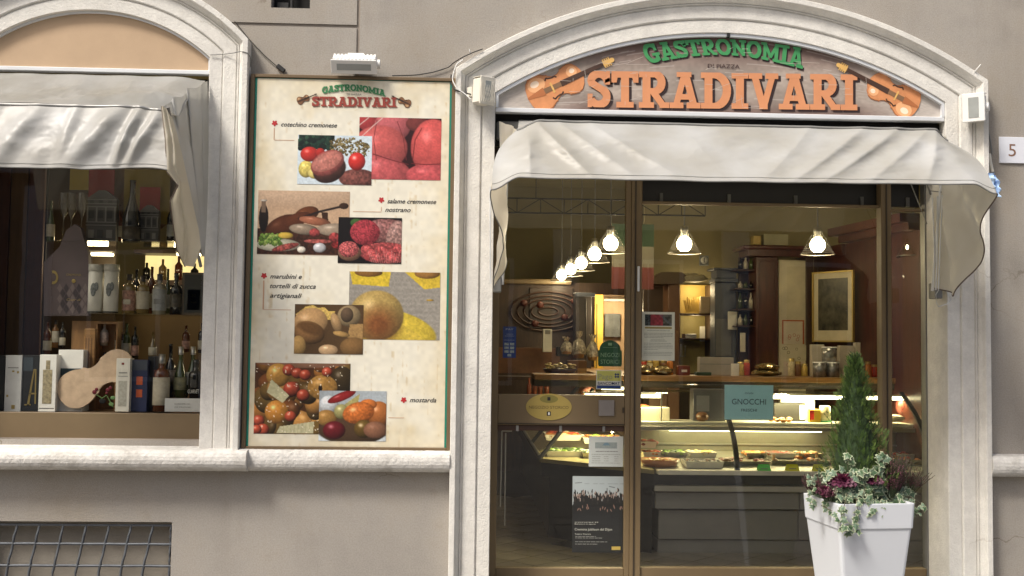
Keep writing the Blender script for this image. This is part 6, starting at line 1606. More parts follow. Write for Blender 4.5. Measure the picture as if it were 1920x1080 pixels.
def mug(label, px, Y, z):
    x0, x1, za_, zb_ = RC(*px, Y); W, H = x1-x0, zb_-za_
    t = thing('canister', label, 'canister', ((x0+x1)/2, Y+W/2, z), 'metal canisters stacked on the worktop', world=False)
    MB().lathe([(0, 0), (W/2, 0), (W/2, H), (0, H)], n=20).build('body', MUG, t); MB().lathe([(W/2+.002, H*.94), (W/2+.003, H), (W/2-.004, H+.003), (0, H+.002)], n=20).build('lid', WHITE, t)
    return H
H1 = mug('lower left metal canister beside the framed picture', (1529, 684, 1553, 712), 2.06, zw); mug('lower right metal canister beside the framed picture', (1554, 684, 1577, 712), 2.06, zw)
mug('upper metal canister stacked on two others under the framed picture', (1546, 652, 1573, 680), 2.08, zw+H1+.003)
for lb, px, dz in (('tall pale box left of the stacked canisters', (1522, 646, 1546, 706), 0), ('pale open box right of the upper canister', (1574, 648, 1603, 706), 0), ('narrow white box behind the top of the conifer', (1604, 642, 1614, 706), 0)):
    boxthing('box', lb, 'box', px, 2.22, .06, mat('pale_box', (.48, .43, .34), .6), zw)
# ---- back of the shop: cabinets
YK = 3.1
x0, x1, z0, z1 = RC(1396, 478, 1524, 712, YK)
kb = thing('cabinet', 'mahogany cabinet with a heavy cornice and a cream marble panel', 'cabinet', ((x0+x1)/2, YK, 0))
def bxp(name, px, Y0, Y1, m, par, bev=.004):
    a = RC(*px, Y0); return MB().box(a[0], a[1], Y0, Y1, a[2], a[3], bev=bev).build(name, m, par)
bxp('pilaster', (1418, 482, 1459, 900), YK, YK+.3, MAHOG, kb); bxp('moulding', (1424, 490, 1452, 880), YK-.012, YK-.0005, MAHOG, kb)
bxp('stile', (1512, 482, 1526, 900), YK, YK+.3, DWOOD, kb)
bxp('frieze', (1402, 468, 1528, 481), YK-.03, YK+.3, MAHOG, kb); bxp('cornice', (1394, 460, 1534, 467.5), YK-.12, YK+.3, MAHOG, kb, .012)
bxp('marble_panel', (1460, 488, 1511, 900), YK+.02, YK+.05, mat('cream_marble', (.58, .52, .36), .4, var=.18, vs=4), kb)
bxp('side_shelving_back', (1385, 482, 1417, 900), YK+.40, YK+.43, BKI, kb)
for py in (505, 540, 579, 610): bxp('shelf', (1380, py, 1418, py+3), YK+.06, YK+.399, DWOOD, kb)
bt_ = 0
for row, (py, hpx) in enumerate(((505, 22), (540, 12), (579, 30), (579, 30), (610, 20))):
    for k in range(3 if row != 3 else 0):
        px = 1388+k*10; Yb = YK+.12; b = at(px, py-.5, Yb); H = hpx/205
        bm = (DKG, LBC, GRG)[(row+k) % 3]
        o = MB().lathe([(0, 0), (.022, 0), (.022, H*.6), (.008, H*.75), (.008, H), (0, H)], n=10).build('bottle', bm, None, (0, 0, 0)); o.location = b
        tag(o, ('left', 'middle', 'right')[k]+' bottle on the '+('top', 'second', 'third', 'third', 'lowest')[row]+' dark shelf left of the mahogany pillar', 'bottle', 'bottles on the pillar shelves')
# carton and gilt boxes atop the cabinet
boxthing('box', 'pale carton lying on top of the mahogany cabinet', 'box', (1432, 439, 1478, 459), YK+.0, .25, mat('carton_olive', (.30, .28, .18), .6), at(1450, 460, YK-.12).z+.012)
boxthing('box', 'gilt bottle box standing at the left on the cabinet cornice', 'box', (1413, 442, 1427, 459), YK-.02, .1, mat('gilt_box', (.38, .28, .10), .35, .5), at(1450, 460, YK-.12).z+.012)
# children's drawings pinned to the marble
for i, (px, lb, c_) in enumerate((((1467, 600, 1508, 645), 'child drawing with an orange-red border on the marble panel', (.62, .55, .42)), ((1463, 647, 1514, 676), 'wide child drawing of flowers, middle of the marble panel', (.60, .54, .38)), ((1470, 678, 1508, 706), 'faint pink child drawing, lowest on the marble panel', (.62, .50, .40)))):
    x0, x1, z0, z1 = RC(*px, YK)
    t = thing('drawing', lb, 'drawing', ((x0+x1)/2, YK, z0), 'drawings pinned on the marble panel')
    MB().box(x0, x1, YK+.010, YK+.013, z0, z1).build('sheet', mat('drawing_%d' % i, c_, .7), t)
    if i == 0:
        for a in ((x0, x0+.012, z0, z1), (x1-.012, x1, z0, z1), (x0+.0125, x1-.0125, z1-.012, z1)): MB().box(a[0], a[1], YK+.007, YK+.0095, a[2], a[3]).build('crayon_border', mat('crayon_red', (.42, .09, .03), .7), t)
    rr = random.Random(i)
    for k in range(5):
        cx_, cz_ = rr.uniform(x0+.03, x1-.03), rr.uniform(z0+.02, z0+(z1-z0)*(.4 if i == 0 else .9)); rr_ = .012+.006*rr.random()
        MB().lathe([(rr_*.75, 0), (rr_, 0)], (cx_, YK+.0085, cz_), 12, axis='Y').build('crayon_ring', mat('crayon_%d' % i, ((.42, .10, .06), (.12, .10, .07), (.42, .22, .20))[i], .7), t)
# right-hand wall cabinet in perspective with the framed picture
A = at(1526, 500, YK+.35); B = at(1652, 470, 2.2)
sd_ = thing('cabinet', 'mahogany wall panelling with curved cornice behind the framed picture', 'cabinet', (A.x, YK+.3, 0))
dirv = V3(B.x-A.x, B.y-A.y, 0).normalized(); nrm = V3(dirv.y, -dirv.x, 0)
L_p = V3(B.x-A.x, B.y-A.y, 0).length
def wallbox(name, s0, s1, z0, z1, th, m, par, off=0.0, bev=0):
    c_ = V3(A.x, A.y, (z0+z1)/2)+dirv*((s0+s1)/2)+nrm*(off+th/2)
    mb = MB().obox(c_, dirv, nrm, V3(0, 0, 1), abs(s1-s0)/2, th/2, abs(z1-z0)/2); return mb.build(name, m, par)
zc = at(1600, 455, 2.7).z
wallbox('panel', 0, L_p+.6, 0, zc, .05, MAHOG, sd_, -.05)
wallbox('cornice', L_p*.55, L_p+.6, zc, zc+.06, .10, MAHOG, sd_, 0); wallbox('cornice', L_p*.50, L_p+.6, zc+.0605, zc+.13, .17, MAHOG, sd_, 0)
wallbox('frieze', 0, L_p*.50, zc-.10, zc, .03, MAHOG, sd_, .0)
# framed picture hung on it
pf = thing('framed_picture', 'dark old photograph in a pale mount and frame on the mahogany wall', 'framed picture', tuple(at(1565, 640, 2.72)))
p00, p10, p01, p11 = at(1528, 636, 2.9), at(1601, 641, 2.5), at(1530, 516, 2.9), at(1601, 507, 2.5)
zb0, zt0 = (p00.z+p10.z)/2, (p01.z+p11.z)/2
ex = V3(p10.x-p00.x, p10.y-p00.y, 0); EL = ex.length; ex.normalize(); en = V3(ex.y, -ex.x, 0)
def fbx(name, s0, s1, z0, z1, y0, y1, m):
    c_ = V3(p00.x, p00.y, (z0+z1)/2)+ex*((s0+s1)/2)+en*((y0+y1)/2)
    return MB().obox(c_, ex, en, V3(0, 0, 1), (s1-s0)/2, (y1-y0)/2, (z1-z0)/2).build(name, m, pf)
MNT = mat('cream_mount', (.50, .44, .30), .5)
fbx('mount', 0, EL, zb0, zt0, 0, .012, MNT)
fbx('old_photograph', EL*.12, EL*.88, zb0+.09, zt0-.05, .0125, .014, mat('sepia_photo', (.055, .05, .03), .3, var=.9, vs=9, coat=.5))
for a in ((-.012, EL+.012, zb0-.014, zb0-.0005), (-.012, EL+.012, zt0+.0005, zt0+.014)): fbx('frame', a[0], a[1], a[2], a[3], 0, .025, BRASS)
for a in ((-.012, -.0005, zb0, zt0), (EL+.0005, EL+.012, zb0, zt0)): fbx('frame', a[0], a[1], a[2], a[3], 0, .025, BRASS)
# far right bay behind the narrow pane
bay = thing('wall_unit', 'grey-green wall unit with a pale shelf seen through the narrow right-hand pane', 'wall unit', (at(1700, 600, 2.9).x, 2.9, 0))
bxp('back', (1655, 540, 1790, 700), 2.95, 3.0, mat('grey_green_board', (.10, .10, .07), .6), bay); bxp('shelf', (1655, 571, 1790, 584), 2.7, 2.949, mat('pale_shelf', (.50, .40, .20), .5), bay)
bxp('panel', (1678, 590, 1790, 618), 2.90, 2.949, mat('slate_panel', (.07, .08, .075), .4), bay)
for k in range(9):
    px = 1675+k*8; b = at(px, 570.5, 2.8)
    tag(MB().lathe([(0, 0), (.018, 0), (.022, .07+.02*(k % 3)), (.016, .09+.02*(k % 3))], n=10).build('glass', GLASS_B, None, (0, 0, 0)), ('first','second','third','fourth','fifth','sixth','seventh','eighth','ninth')[k]+' small glass from the left on the pale shelf behind the narrow pane', 'glass', 'glasses on the pale shelf').location = b
o = MB().lathe([(0, 0), (.075, 0), (.075, .02), (0, .02)], n=28, axis='Y').build('disc', mat('beige_disc', (.42, .34, .22), .6), None, (0, 0, 0)); o.location = at(1699, 656, 2.3); tag(o, 'round beige disc seen through the narrow right-hand pane', 'disc')
boxthing('box', 'white patterned carton behind the beige disc', 'box', (1676, 626, 1706, 660), 2.5, .08, mat('patterned_white', (.40, .38, .33), .5, var=.7, vs=20)); boxthing('box', 'olive patterned carton right of the beige disc', 'box', (1714, 624, 1746, 655), 2.5, .08, mat('patterned_olive', (.18, .19, .11), .5, var=.7, vs=20))
boxthing('basket', 'reddish wicker basket on the worktop behind the narrow pane', 'basket', (1680, 680, 1745, 706), 2.2, .12, mat('wicker_red', (.14, .05, .025), .6, var=.6, vs=40), zw)
loaf('cured ham hanging low at the right end of the counter', (1684, 742, 1702, 775), 1.86, at(1692, 776, 1.86).z, MEAT, .09)
loaf('pale cheese wheel on the counter behind the narrow pane', (1668, 776, 1704, 790), 1.62, at(1690, 792, 1.62).z, CRM, .2)
# lit niches of the middle back wall
YN2 = 3.8
nw = thing('shelf_unit', 'dark wall shelf unit with two warmly lit niches and a curved pediment', 'shelf unit', (at(1300, 620, YN2).x, YN2, 0))
bxp('surround', (1205, 533, 1345, 900), YN2+.3, YN2+.33, mat('unit_brown', (.07, .04, .02), .5), nw)
bxp('stile', (1253, 533, 1274, 900), YN2-.02, YN2+.299, mat('brown_stile', (.16, .075, .035), .5), nw); bxp('stile', (1334, 533, 1342, 900), YN2-.02, YN2+.299, DWOOD, nw)
for py in (588, 634): bxp('shelf', (1275, py, 1333, py+3), YN2, YN2+.299, DWOOD, nw)
bxp('niche_back', (1275, 534, 1333, 588), YN2+.28, YN2+.299, mat('lit_niche_yellow', (.60, .42, .10), .6), nw)
bxp('niche_back', (1275, 592, 1333, 700), YN2+.28, YN2+.299, mat('lit_niche_olive', (.34, .28, .10), .6), nw)
mb = MB()
cp = [at(1212, 527, YN2), at(1238, 511, YN2), at(1275, 511, YN2), at(1290, 522, YN2), at(1275, 533, YN2), at(1212, 533, YN2)]
mb.prism([(p.x, p.z) for p in cp], YN2-.08, YN2+.2); mb.build('pediment', mat('umber_pediment', (.09, .055, .025), .5), nw)
o = foil('bundle of rolled napkins lying on the shelf unit pediment', (1276, 511, 1330, 527), YN2-.1, at(1300, 530, YN2).z, 9); o.data = o.data.copy(); o.data.materials.clear(); o.data.materials.append(mat('pale_napkins', (.42, .38, .26), .7, bump=.6))
r = random.Random(3)
mb = MB()
for k in range(16):
    a = at(1288+k*1.9, 585, YN2+.12); b = at(1284+k*2.4+r.uniform(-2, 2), 562+r.uniform(-6, 6), YN2+.12); mb.tube([a, b], .008, 5)
o = mb.build('pasta_bundle', mat('golden_pasta', (.62, .42, .10), .5), None, tuple(at(1300, 585, YN2+.12))); tag(o, 'fan of golden pasta in the upper lit niche', 'pasta')
boxthing('box', 'cream carton beside the golden pasta in the upper niche', 'box', (1314, 556, 1331, 587), YN2+.05, .1, mat('niche_cream', (.50, .40, .26), .6))
boxthing('sink', 'steel wash basin in the lower niche', 'basin', (1284, 626, 1306, 634), YN2+.05, .15, STEEL); boxthing('paper_sheet', 'pale sheet of paper hanging in the lower niche', 'paper', (1312, 612, 1322, 640), YN2+.2, .004, CREAMC)
o = MB().tube([at(1277, 645, YN2-.03), at(1276, 668, YN2-.03), at(1284, 668, YN2-.03), at(1285, 648, YN2-.03)], .008, 6).build('ladle', STEEL, None, tuple(at(1280, 668, YN2-.03))); tag(o, 'bent steel rail hanging below the lower niche', 'rail')
# clock on the wall
cl = thing('wall_clock', 'square grey-blue wall clock above the lit niches', 'wall clock', tuple(at(1320, 497, YN2)), world=True)
bxp('case', (1312, 479, 1329, 498), YN2+.0, YN2+.03, mat('clock_grey', (.20, .22, .24), .5), cl)
MB().lathe([(0, 0), (.036, 0), (.036, -.004), (0, -.004)], tuple(at(1320.5, 488, YN2-.001)), 20, axis='Y').build('dial', WHITE, cl)
c = at(1320.5, 488, YN2-.008); MB().tube([c, c+V3(0, 0, .028)], .003, 4).tube([c, c+V3(0, 0, -.02)], .003, 4).build('hand', BLACK, cl)
struct('inner_wall', MB().box(at(1228, 600, 3.5).x+.0, IX1, 4.14, 4.2, 0, IZ), WALLIN)
# street reflection built as a solid grey column shape, and paper strip
gp = thing('column', 'street reflection built as a slim grey column shape between the niches and the cabinet', 'column', (at(1360, 600, 3.4).x, 3.4, 0))
GCOL = mat('slate_blue', (.085, .095, .12), .5, var=.05)
bxp('shaft', (1340, 530, 1380, 900), 3.4, 3.6, GCOL, gp); bxp('capital', (1340, 522, 1384, 529), 3.36, 3.6, GCOL, gp); bxp('capital', (1338, 502, 1386, 506), 3.32, 3.6, GCOL, gp); bxp('neck', (1343, 506.5, 1381, 521.5), 3.38, 3.6, GCOL, gp)
bxp('recess_panel', (1343, 598, 1372, 668), 3.385, 3.399, mat('reflected_grey_panel', (.14, .14, .145), .5), gp)
boxthing('notice', 'small white notices in front of the column-shaped reflection', 'notice', (1365, 584, 1382, 618), 3.30, .01, CREAMC); boxthing('notice', 'narrow white strip on the dark shelves', 'notice', (1388, 624, 1398, 660), 3.05, .01, mat('strip_white', (.55, .50, .42), .6))
# ---- left side, far: dark panelling, relief, doorway
YF = 6.4
pn = thing('wall_panelling', 'dark walnut wall panelling with a carved rosette at the far left', 'wall panelling', (at(1000, 600, YF).x, YF, 0))
zz1 = at(1000, 529, YF).z
MB().box(IX0, at(1175, 600, YF).x+.6, YF, YF+.05, 0, zz1).build('boarding', DWOOD, pn)
MB().box(IX0, at(1070, 600, YF).x, YF-.10, YF-.001, zz1-.03, zz1+.03, bev=.01).build('cornice', BRONZE, pn)
bxp('picture_ground', (993, 540, 1074, 616), YF-.05, YF-.001, mat('dark_ground', (.03, .014, .008), .4), pn)
RING = mat('carved_ring_wood', (.05, .022, .012), .5, var=.3, vs=20)
cc = at(1028, 584, YF-.07)
for k, (rx, rz_) in enumerate(((.46, .24), (.38, .19), (.30, .15), (.21, .10), (.12, .05))):
    mb = MB(); pts = [cc+V3(rx*math.cos(2*PI*i/32), 0, rz_*math.sin(2*PI*i/32)) for i in range(33)]
    mb.tube(pts, .012, 6, cap=False); mb.build('carved_ring', RING, pn)
for dx, dz in ((-.30, .10), (.32, .13), (.20, -.07), (-.16, -.15), (-.1, .08)): MB().ball((cc.x+dx, cc.y-.02, cc.z+dz), .045, .02, .04, 8).build('red_rosette', mat('rosette_red', (.08, .018, .010), .5), pn)
dc = thing('cupboard', 'slate-brown tall cupboard left of the lit doorway', 'cupboard', (at(1093, 600, 5.2).x, 5.2, 0))
bxp('body', (1078, 548, 1108, 900), 5.2, 5.5, mat('slate_brown', (.055, .045, .042), .5), dc); bxp('door_line', (1097, 560, 1099, 760), 5.185, 5.199, BLACK, dc); bxp('cornice', (1080, 549, 1116, 556), 5.12, 5.199, GCOL, dc)
YD2 = 5.5
dw = thing('doorway', 'bright yellow doorway into a lit back room at the far left', 'doorway', (at(1135, 600, YD2).x, YD2, 0))
bxp('yellow_jamb', (1114, 552, 1130, 900), YD2, YD2+.05, mat('lit_yellow_jamb', (.70, .44, .07), .6), dw)
def inner_lamp(par, p, watt, size=.05):
    ld = bpy.data.lights.new('niche_light', 'POINT'); ld.energy = watt; ld.color = (1, .80, .48); ld.shadow_soft_size = size
    lo = bpy.data.objects.new('niche_light', ld); COL.objects.link(lo); lo.parent = par; lo.location = Vector(p)-OFF[par.name]
inner_lamp(dw, at(1150, 580, YD2-.35), 14); inner_lamp(nw, at(1304, 545, YN2+.10), 1.6); inner_lamp(nw, at(1304, 600, YN2+.10), .8)
bxp('gap', (1116.5, 570, 1119.5, 900), YD2-.006, YD2-.0005, mat('olive_gap', (.20, .15, .02), .6), dw)
bxp('pink_wall', (1130.5, 553, 1180, 900), YD2+.2, YD2+.25, mat('lit_pink_wall', (.50, .34, .22), .7), dw)
bxp('curtain', (1134, 588, 1163, 632), YD2+.12, YD2+.15, mat('grey_curtain', (.10, .11, .12), .6, var=.4, vs=10), dw)
bxp('shelf_edge', (1132, 560, 1178, 565), YD2+.05, YD2+.19, mat('pale_ledge', (.5, .45, .40), .5), dw)
# objects on the left worktop
boxthing('box', 'white carton with a dark window standing on the far left counter', 'box', (1018, 617, 1035, 660), 4.2, .1, CREAMC, None, [('window', (.22, .8, .78, .95), INK_G)])
boxthing('cash_register', 'black cash register with a white receipt slip on the far counter', 'cash register', (1044, 650, 1068, 668), 3.6, .14, BLACK, None, [('slip', (.45, 1.0, .55, .75), WHITE)])
def cello(label, px, Y, sd):
    x0, x1, za_, zb_ = RC(*px, Y); W, H = x1-x0, zb_-za_; r = random.Random(sd)
    t = thing('gift_basket', label, 'gift basket', ((x0+x1)/2, Y, za_), 'cellophane gift baskets on the left counter', world=False)
    MB().lathe([(0, 0), (W*.36, 0), (W*.44, H*.22), (W*.40, H*.22), (0, H*.18)], n=14).build('basket', OAK, t)
    mb = MB().lathe([(W*.45, H*.15), (W*.48, H*.35), (W*.34, H*.62), (W*.10, H*.76), (W*.22, H*.9), (W*.30, H)], n=18)
    mb.v = [(p[0]*(1+r.uniform(-.18, .18)), p[1]*(1+r.uniform(-.18, .18)), p[2]+r.uniform(-.01, .01)) for p in mb.v]; mb.sm = [False]*len(mb.sm)
    mb.build('cellophane', mat('cellophane', (.55, .50, .40), .12, .3, var=.6, vs=30, coat=1), t)
cello('smaller cellophane gift basket left of the others', (1050, 632, 1074, 664), 3.2, 1); cello('tall cellophane gift basket in the middle of the left counter', (1072, 622, 1098, 672), 2.9, 2); cello('cellophane gift basket touching the green sticker', (1100, 628, 1122, 676), 2.8, 3)
r = random.Random(8); mb = MB()
for k in range(46): mb.ball((r.uniform(-.12, .12), r.uniform(-.05, .05), r.uniform(.0, .05)), .022, .022, .007, 6)
tk = thing('snack_basket', 'shallow basket heaped with pale crisps on the left counter', 'basket', tuple(at(1050, 692, 2.5)), world=False)
mb.build('crisps', foodmat('crisps', (.62, .50, .22)), tk)['kind'] = 'stuff'; MB().lathe([(0, -.04), (.12, -.04), (.15, .005), (.13, .0), (0, -.01)], n=18).build('basket', DWOOD, tk)
boxthing('box', 'wooden drawer box on the left counter under the gift baskets', 'box', (1066, 676, 1100, 712), 2.6, .2, mat('drawer_brown', (.12, .055, .02), .5), None, [('drawer', (.5, .95, .1, .6), OAK)])
boxthing('counter_base', 'rusty brown panelled counter base at the far left of the shop', 'counter base', (925, 652, 1050, 700), 4.6, .1, mat('rusty_boards', (.13, .055, .025), .6, var=.3, vs=8), None)
boxthing('shelf', 'dark shelf with small red bottles seen low through the door glass', 'shelf', (930, 706, 1040, 712), 3.2, .25, DWOOD, None)
for k, px in enumerate((992, 1003, 1013, 1025)):
    tag(MB().lathe([(0, 0), (.022, 0), (.022, .09), (.009, .12), (.009, .16), (0, .16)], n=10).build('bottle', mat('rosy_bottle', (.25, .07, .04), .2, coat=.6), None, (0, 0, 0)), ('first','second','third','last')[k]+' small red bottle from the left in the row above the door rail', 'bottle', 'small red bottles low in the door glass').location = at(px, 742, 2.9)
loaf('pink ham resting under the lamp of the angled counter', (1088, 722, 1118, 742), 2.3, at(1100, 744, 2.3).z, mat('ham_pink', (.55, .24, .19), .35, coat=.4), .14)
# pale rods of the folded door barrier just inside the leaf
rod = thing('door_barrier', 'thin steel rods of a barrier just inside the door leaf', 'barrier', tuple(at(940, 950, .42)))
for a, b in (((941, 808), (938, 950)), ((948, 812), (946, 985)), ((941, 808), (960, 808))): MB().tube([at(*a, .42), at(*b, .42)], .005, 5).build('rod', STEEL, rod)

# ================================================================ stickers and notices on the glass
YI = YG+.016
def sticker(name, label, px, m, Y=YI, cat='sticker', th=.0008):
    x0, x1, z0, z1 = RC(*px, Y)
    t = thing(name, label, cat, ((x0+x1)/2, Y, z0)); t['_r'] = 0; del t['_r']
    MB().box(x0, x1, Y, Y+th, z0, z1).build('sheet', m, t); return t, (x0, x1, z0, z1)
def bars(t, r_, Y, rows, m, seed=1, h=.0035, name='print_lines'):
    """rows of tiny print too small to read: (v, u0, u1)"""
    x0, x1, z0, z1 = r_; rr = random.Random(seed); mb = MB()
    for v, u0, u1 in rows:
        u = u0
        while u < u1:
            L = rr.uniform(.03, .10); e_ = min(u+L, u1); z = z1+(z0-z1)*v
            mb.flat([(x0+(x1-x0)*u, z-h/2), (x0+(x1-x0)*e_, z-h/2), (x0+(x1-x0)*e_, z+h/2), (x0+(x1-x0)*u, z+h/2)], Y); u = e_+.012
    o = mb.build(name, m, t); return o
def sub(r_, u0, u1, v0, v1): 
    x0, x1, z0, z1 = r_; return x0+(x1-x0)*u0, x0+(x1-x0)*u1, z1+(z0-z1)*v1, z1+(z0-z1)*v0
t, r_ = sticker('notice', 'white paper notice with a red picture taped inside the big pane', (1203.5, 585, 1265, 676), mat('notice_paper', (.82, .82, .76), .7, var=.04), cat='notice')
P = Paint(1210, 589, 1260, 610, (120, 120, 110), seed=31)
P.poly([(1210, 589), (1221, 589), (1221, 610), (1210, 610)], (60, 66, 66), .6, 2).poly([(1221, 589), (1244, 589), (1244, 610), (1221, 610)], (176, 60, 72), .25, 4).poly([(1244, 589), (1260, 589), (1260, 610), (1244, 610)], (96, 92, 84), .4, 3)
P.line(1238, 589, 1260, 609, 4, (120, 130, 150), .5); P.put('notice_picture', YI-.001, t, rect=sub(r_, .09, .91, .05, .285))
MB().box(*sub(r_, .09, .91, .31, .345)[:2], YI-.001, YI-.0002, *sub(r_, .09, .91, .31, .345)[2:]).build('gold_rule', mat('gold_rule', (.40, .30, .08), .5), t)
bars(t, r_, YI-.001, [(.385, .16, .86), (.44, .06, .94), (.47, .06, .94), (.50, .06, .94), (.53, .08, .66), (.575, .28, .70), (.60, .24, .76), (.645, .06, .9), (.68, .06, .94), (.71, .06, .94), (.74, .06, .94), (.77, .08, .5), (.83, .06, .94), (.86, .06, .94), (.89, .06, .9)], mat('faint_ink', (.30, .30, .28), .7, var=0), 5, .0026)
t, r_ = sticker('timetable', 'small white sheet with a table of figures low on the door glass', (1104, 818, 1168.5, 875), mat('timetable_paper', (.76, .80, .82), .7, var=.03), cat='notice')
MB().box(*sub(r_, .18, .82, .20, .40)[:2], YI-.001, YI-.0002, *sub(r_, .18, .82, .20, .40)[2:]).build('picture', mat('pale_blue_print', (.40, .46, .48), .6, var=.15, vs=90), t)
mb = MB(); x0, x1, z0, z1 = sub(r_, .40, .62, .21, .30); mb.prism([(x0, z0), (x1, z0), ((x0*.3+x1*.7), z1), ((x0*.7+x1*.3), z1)], YI-.0016, YI-.0011); mb.build('blue_mark', mat('blue_print', (.22, .36, .48), .6), t)
bars(t, r_, YI-.001, [(.50, .20, .84)], INK_G, 2, .004)
bars(t, r_, YI-.001, [(.60, .08, .92), (.67, .10, .34), (.74, .10, .34), (.81, .10, .34), (.67, .44, .58), (.74, .44, .58), (.81, .44, .58), (.67, .74, .86), (.74, .74, .86), (.81, .74, .86), (.88, .08, .92)], mat('faint_ink', (.3, .3, .28)), 3, .0024, 'table_lines')
t, r_ = sticker('poster', 'black concert poster with a crowd picture low on the door glass', (1073, 893, 1170, 1036), mat('poster_black', (.010, .012, .015), .5, var=0), cat='poster')
P = Paint(1073, 893, 1170, 965, (196, 208, 218), res=1.6, seed=33)
rr = random.Random(2)
P.poly([(1073, 930), (1170, 928), (1170, 966), (1073, 966)], (22, 26, 30))
for k in range(150):
    x = rr.uniform(1073, 1170); y = rr.gauss(930, 5); P.ell(x, y+3, rr.uniform(.7, 1.6), rr.uniform(3, 7), rr.choice([(22, 24, 28), (30, 28, 30), (20, 20, 22), (60, 50, 50)]), rr.uniform(-12, 12), 0)
for k in range(60):
    x = rr.uniform(1076, 1168); P.ell(x, rr.gauss(928, 4), .7, rr.uniform(2, 4), rr.choice([(206, 180, 170), (180, 150, 140), (210, 214, 220)]), 0, 0)
for k in range(16):
    x = rr.choice([rr.uniform(1076, 1104), rr.uniform(1118, 1136), rr.uniform(1138, 1166)]); P.ell(x, rr.uniform(948, 958), .9, 3, (160, 120, 108), rr.uniform(-30, 30), 0)
P.ell(1073, 938, 2, 10, (200, 210, 218), 0, 0)
P.line(1078, 906, 1090, 905, 1, (90, 96, 104)); 
for a in (1096, 1112, 1124, 1140, 1150, 1162): P.line(a, 907, a+8, 907, 1, (140, 150, 160), .7)
P.line(1142, 912, 1152, 914, 1, (70, 76, 84))
P.put('crowd_picture', YI-.001, t, rect=sub(r_, 0, 1, 0, .503))
for s_, vv, h_, w0 in (('concerti', .610, .008, .45), ('Barocco e sacro', .635, .008, .40), ('Cremona Jubileum del Dijon', .712, .016, .72), ('Teatro Nuovo', .767, .009, .31)):
    x0, x1, z0, z1 = r_; text('poster_lettering', s_, x0+(x1-x0)*.05, z1+(z0-z1)*vv, YI-.001, h_, PAPER, t, width=(x1-x0)*w0, align='LEFT')
bars(t, r_, YI-.001, [(.79, .06, .46), (.81, .06, .58), (.86, .06, .68), (.89, .06, .50)], mat('grey_white_ink', (.4, .4, .4), .7), 3, .003)
x0, x1, z0, z1 = sub(r_, .765, .935, .92, .965); MB().box(x0, x1, YI-.001, YI-.0002, z0, z1).build('yellow_tag', mat('poster_yellow', (.60, .44, .10), .5), t)
t, r_ = sticker('card_sign', 'teal square sign reading GNOCCHI inside the big pane', (1358.5, 722, 1450, 787), mat('teal_card', (.32, .56, .55), .6, var=.06), cat='sign')
x0, x1, z0, z1 = r_; xm = (x0+x1)/2
text('lettering', 'GNOCCHI', xm, z1+(z0-z1)*.56, YI-.001, .038, mat('dark_teal_ink', (.015, .03, .035), .6), t, width=(x1-x0)*.70)
text('lettering', 'FRESCHI', xm, z1+(z0-z1)*.765, YI-.001, .019, mat('dark_teal_ink', (.015, .03, .035), .6), t, width=(x1-x0)*.32)
text('lettering', 'OGGI', xm, z1+(z0-z1)*.26, YI-.001, .012, mat('dark_teal_ink', (.015, .03, .035), .6), t, width=(x1-x0)*.17)
t, r_ = sticker('sticker', 'yellow and white payment sticker under the green one', (1118, 694, 1165, 730), WHITE)
x0, x1, z0, z1 = r_
MB().box(*sub(r_, .03, .97, .04, .56)[:2], YI-.0008, YI-.0001, *sub(r_, .03, .97, .04, .56)[2:]).build('yellow_field', mat('pago_yellow', (.62, .60, .16), .5), t)
MB().box(*sub(r_, .03, .97, .80, .96)[:2], YI-.0008, YI-.0001, *sub(r_, .03, .97, .80, .96)[2:]).build('blue_band', mat('pago_blue', (.02, .06, .26), .5), t)
text('lettering', 'Pago', x0+(x1-x0)*.36, z1+(z0-z1)*.46, YI-.0012, .034, mat('pago_grey', (.33, .33, .27), .6), t, width=(x1-x0)*.56)
text('lettering', 'BANCOMAT', x0+(x1-x0)*.5, z1+(z0-z1)*.765, YI-.0012, .020, mat('pago_navy', (.01, .02, .12), .6), t, width=(x1-x0)*.88, bold=.02)
c = V3(x0+(x1-x0)*.82, YI-.0012, z1+(z0-z1)*.28); mb = MB()
for k in range(4): 
    a = PI/4+k*PI/2; q_ = V3(math.cos(a)*.011, 0, math.sin(a)*.011); mb.add([tuple(c+V3(.009*math.cos(a+PI/4+j*PI/2), -.0003*k, .009*math.sin(a+PI/4+j*PI/2))+q_) for j in range(4)], [(0, 1, 2, 3)])
mb.build('star_emblem', mat('pago_emblem', (.01, .03, .14), .5), t)
# green heritage sticker with an arched top
x0, x1, z0, z1 = RC(1121.5, 638, 1166, 687, YI); W, H = x1-x0, z1-z0
pts = [(x0+W*.04, z0), (x1-W*.04, z0), (x1, z0+H*.06), (x1, z0+H*.62)]+[(x0+W/2+W*.45*math.cos(a), z0+H*.62+H*.38*math.sin(a)) for a in [PI*k/12 for k in range(0, 13)]]+[(x0, z0+H*.62), (x0, z0+H*.06)]
t = thing('sticker', 'dark green sticker with an arched top and thin pale capitals', 'sticker', ((x0+x1)/2, YI, z0))
GS = mat('sticker_green', (.022, .085, .035), .5, var=.05); GL_ = mat('sticker_pale_line', (.26, .40, .24), .5)
plate('sheet', pts, [], YI, YI+.001, GS, t)
text('lettering', 'NEGOZI', (x0+x1)/2, z0+H*.36, YI-.0006, .028, GL_, t, width=W*.78); text('lettering', 'STORICI', (x0+x1)/2, z0+H*.10, YI-.0006, .028, GL_, t, width=W*.78)
MB().box(x0+W*.42, x0+W*.58, YI-.001, YI-.0001, z0+H*.80, z0+H*.90).box(x0+W*.2, x0+W*.80, YI-.001, YI-.0001, z0+H*.72, z0+H*.73).build('emblem', GL_, t)
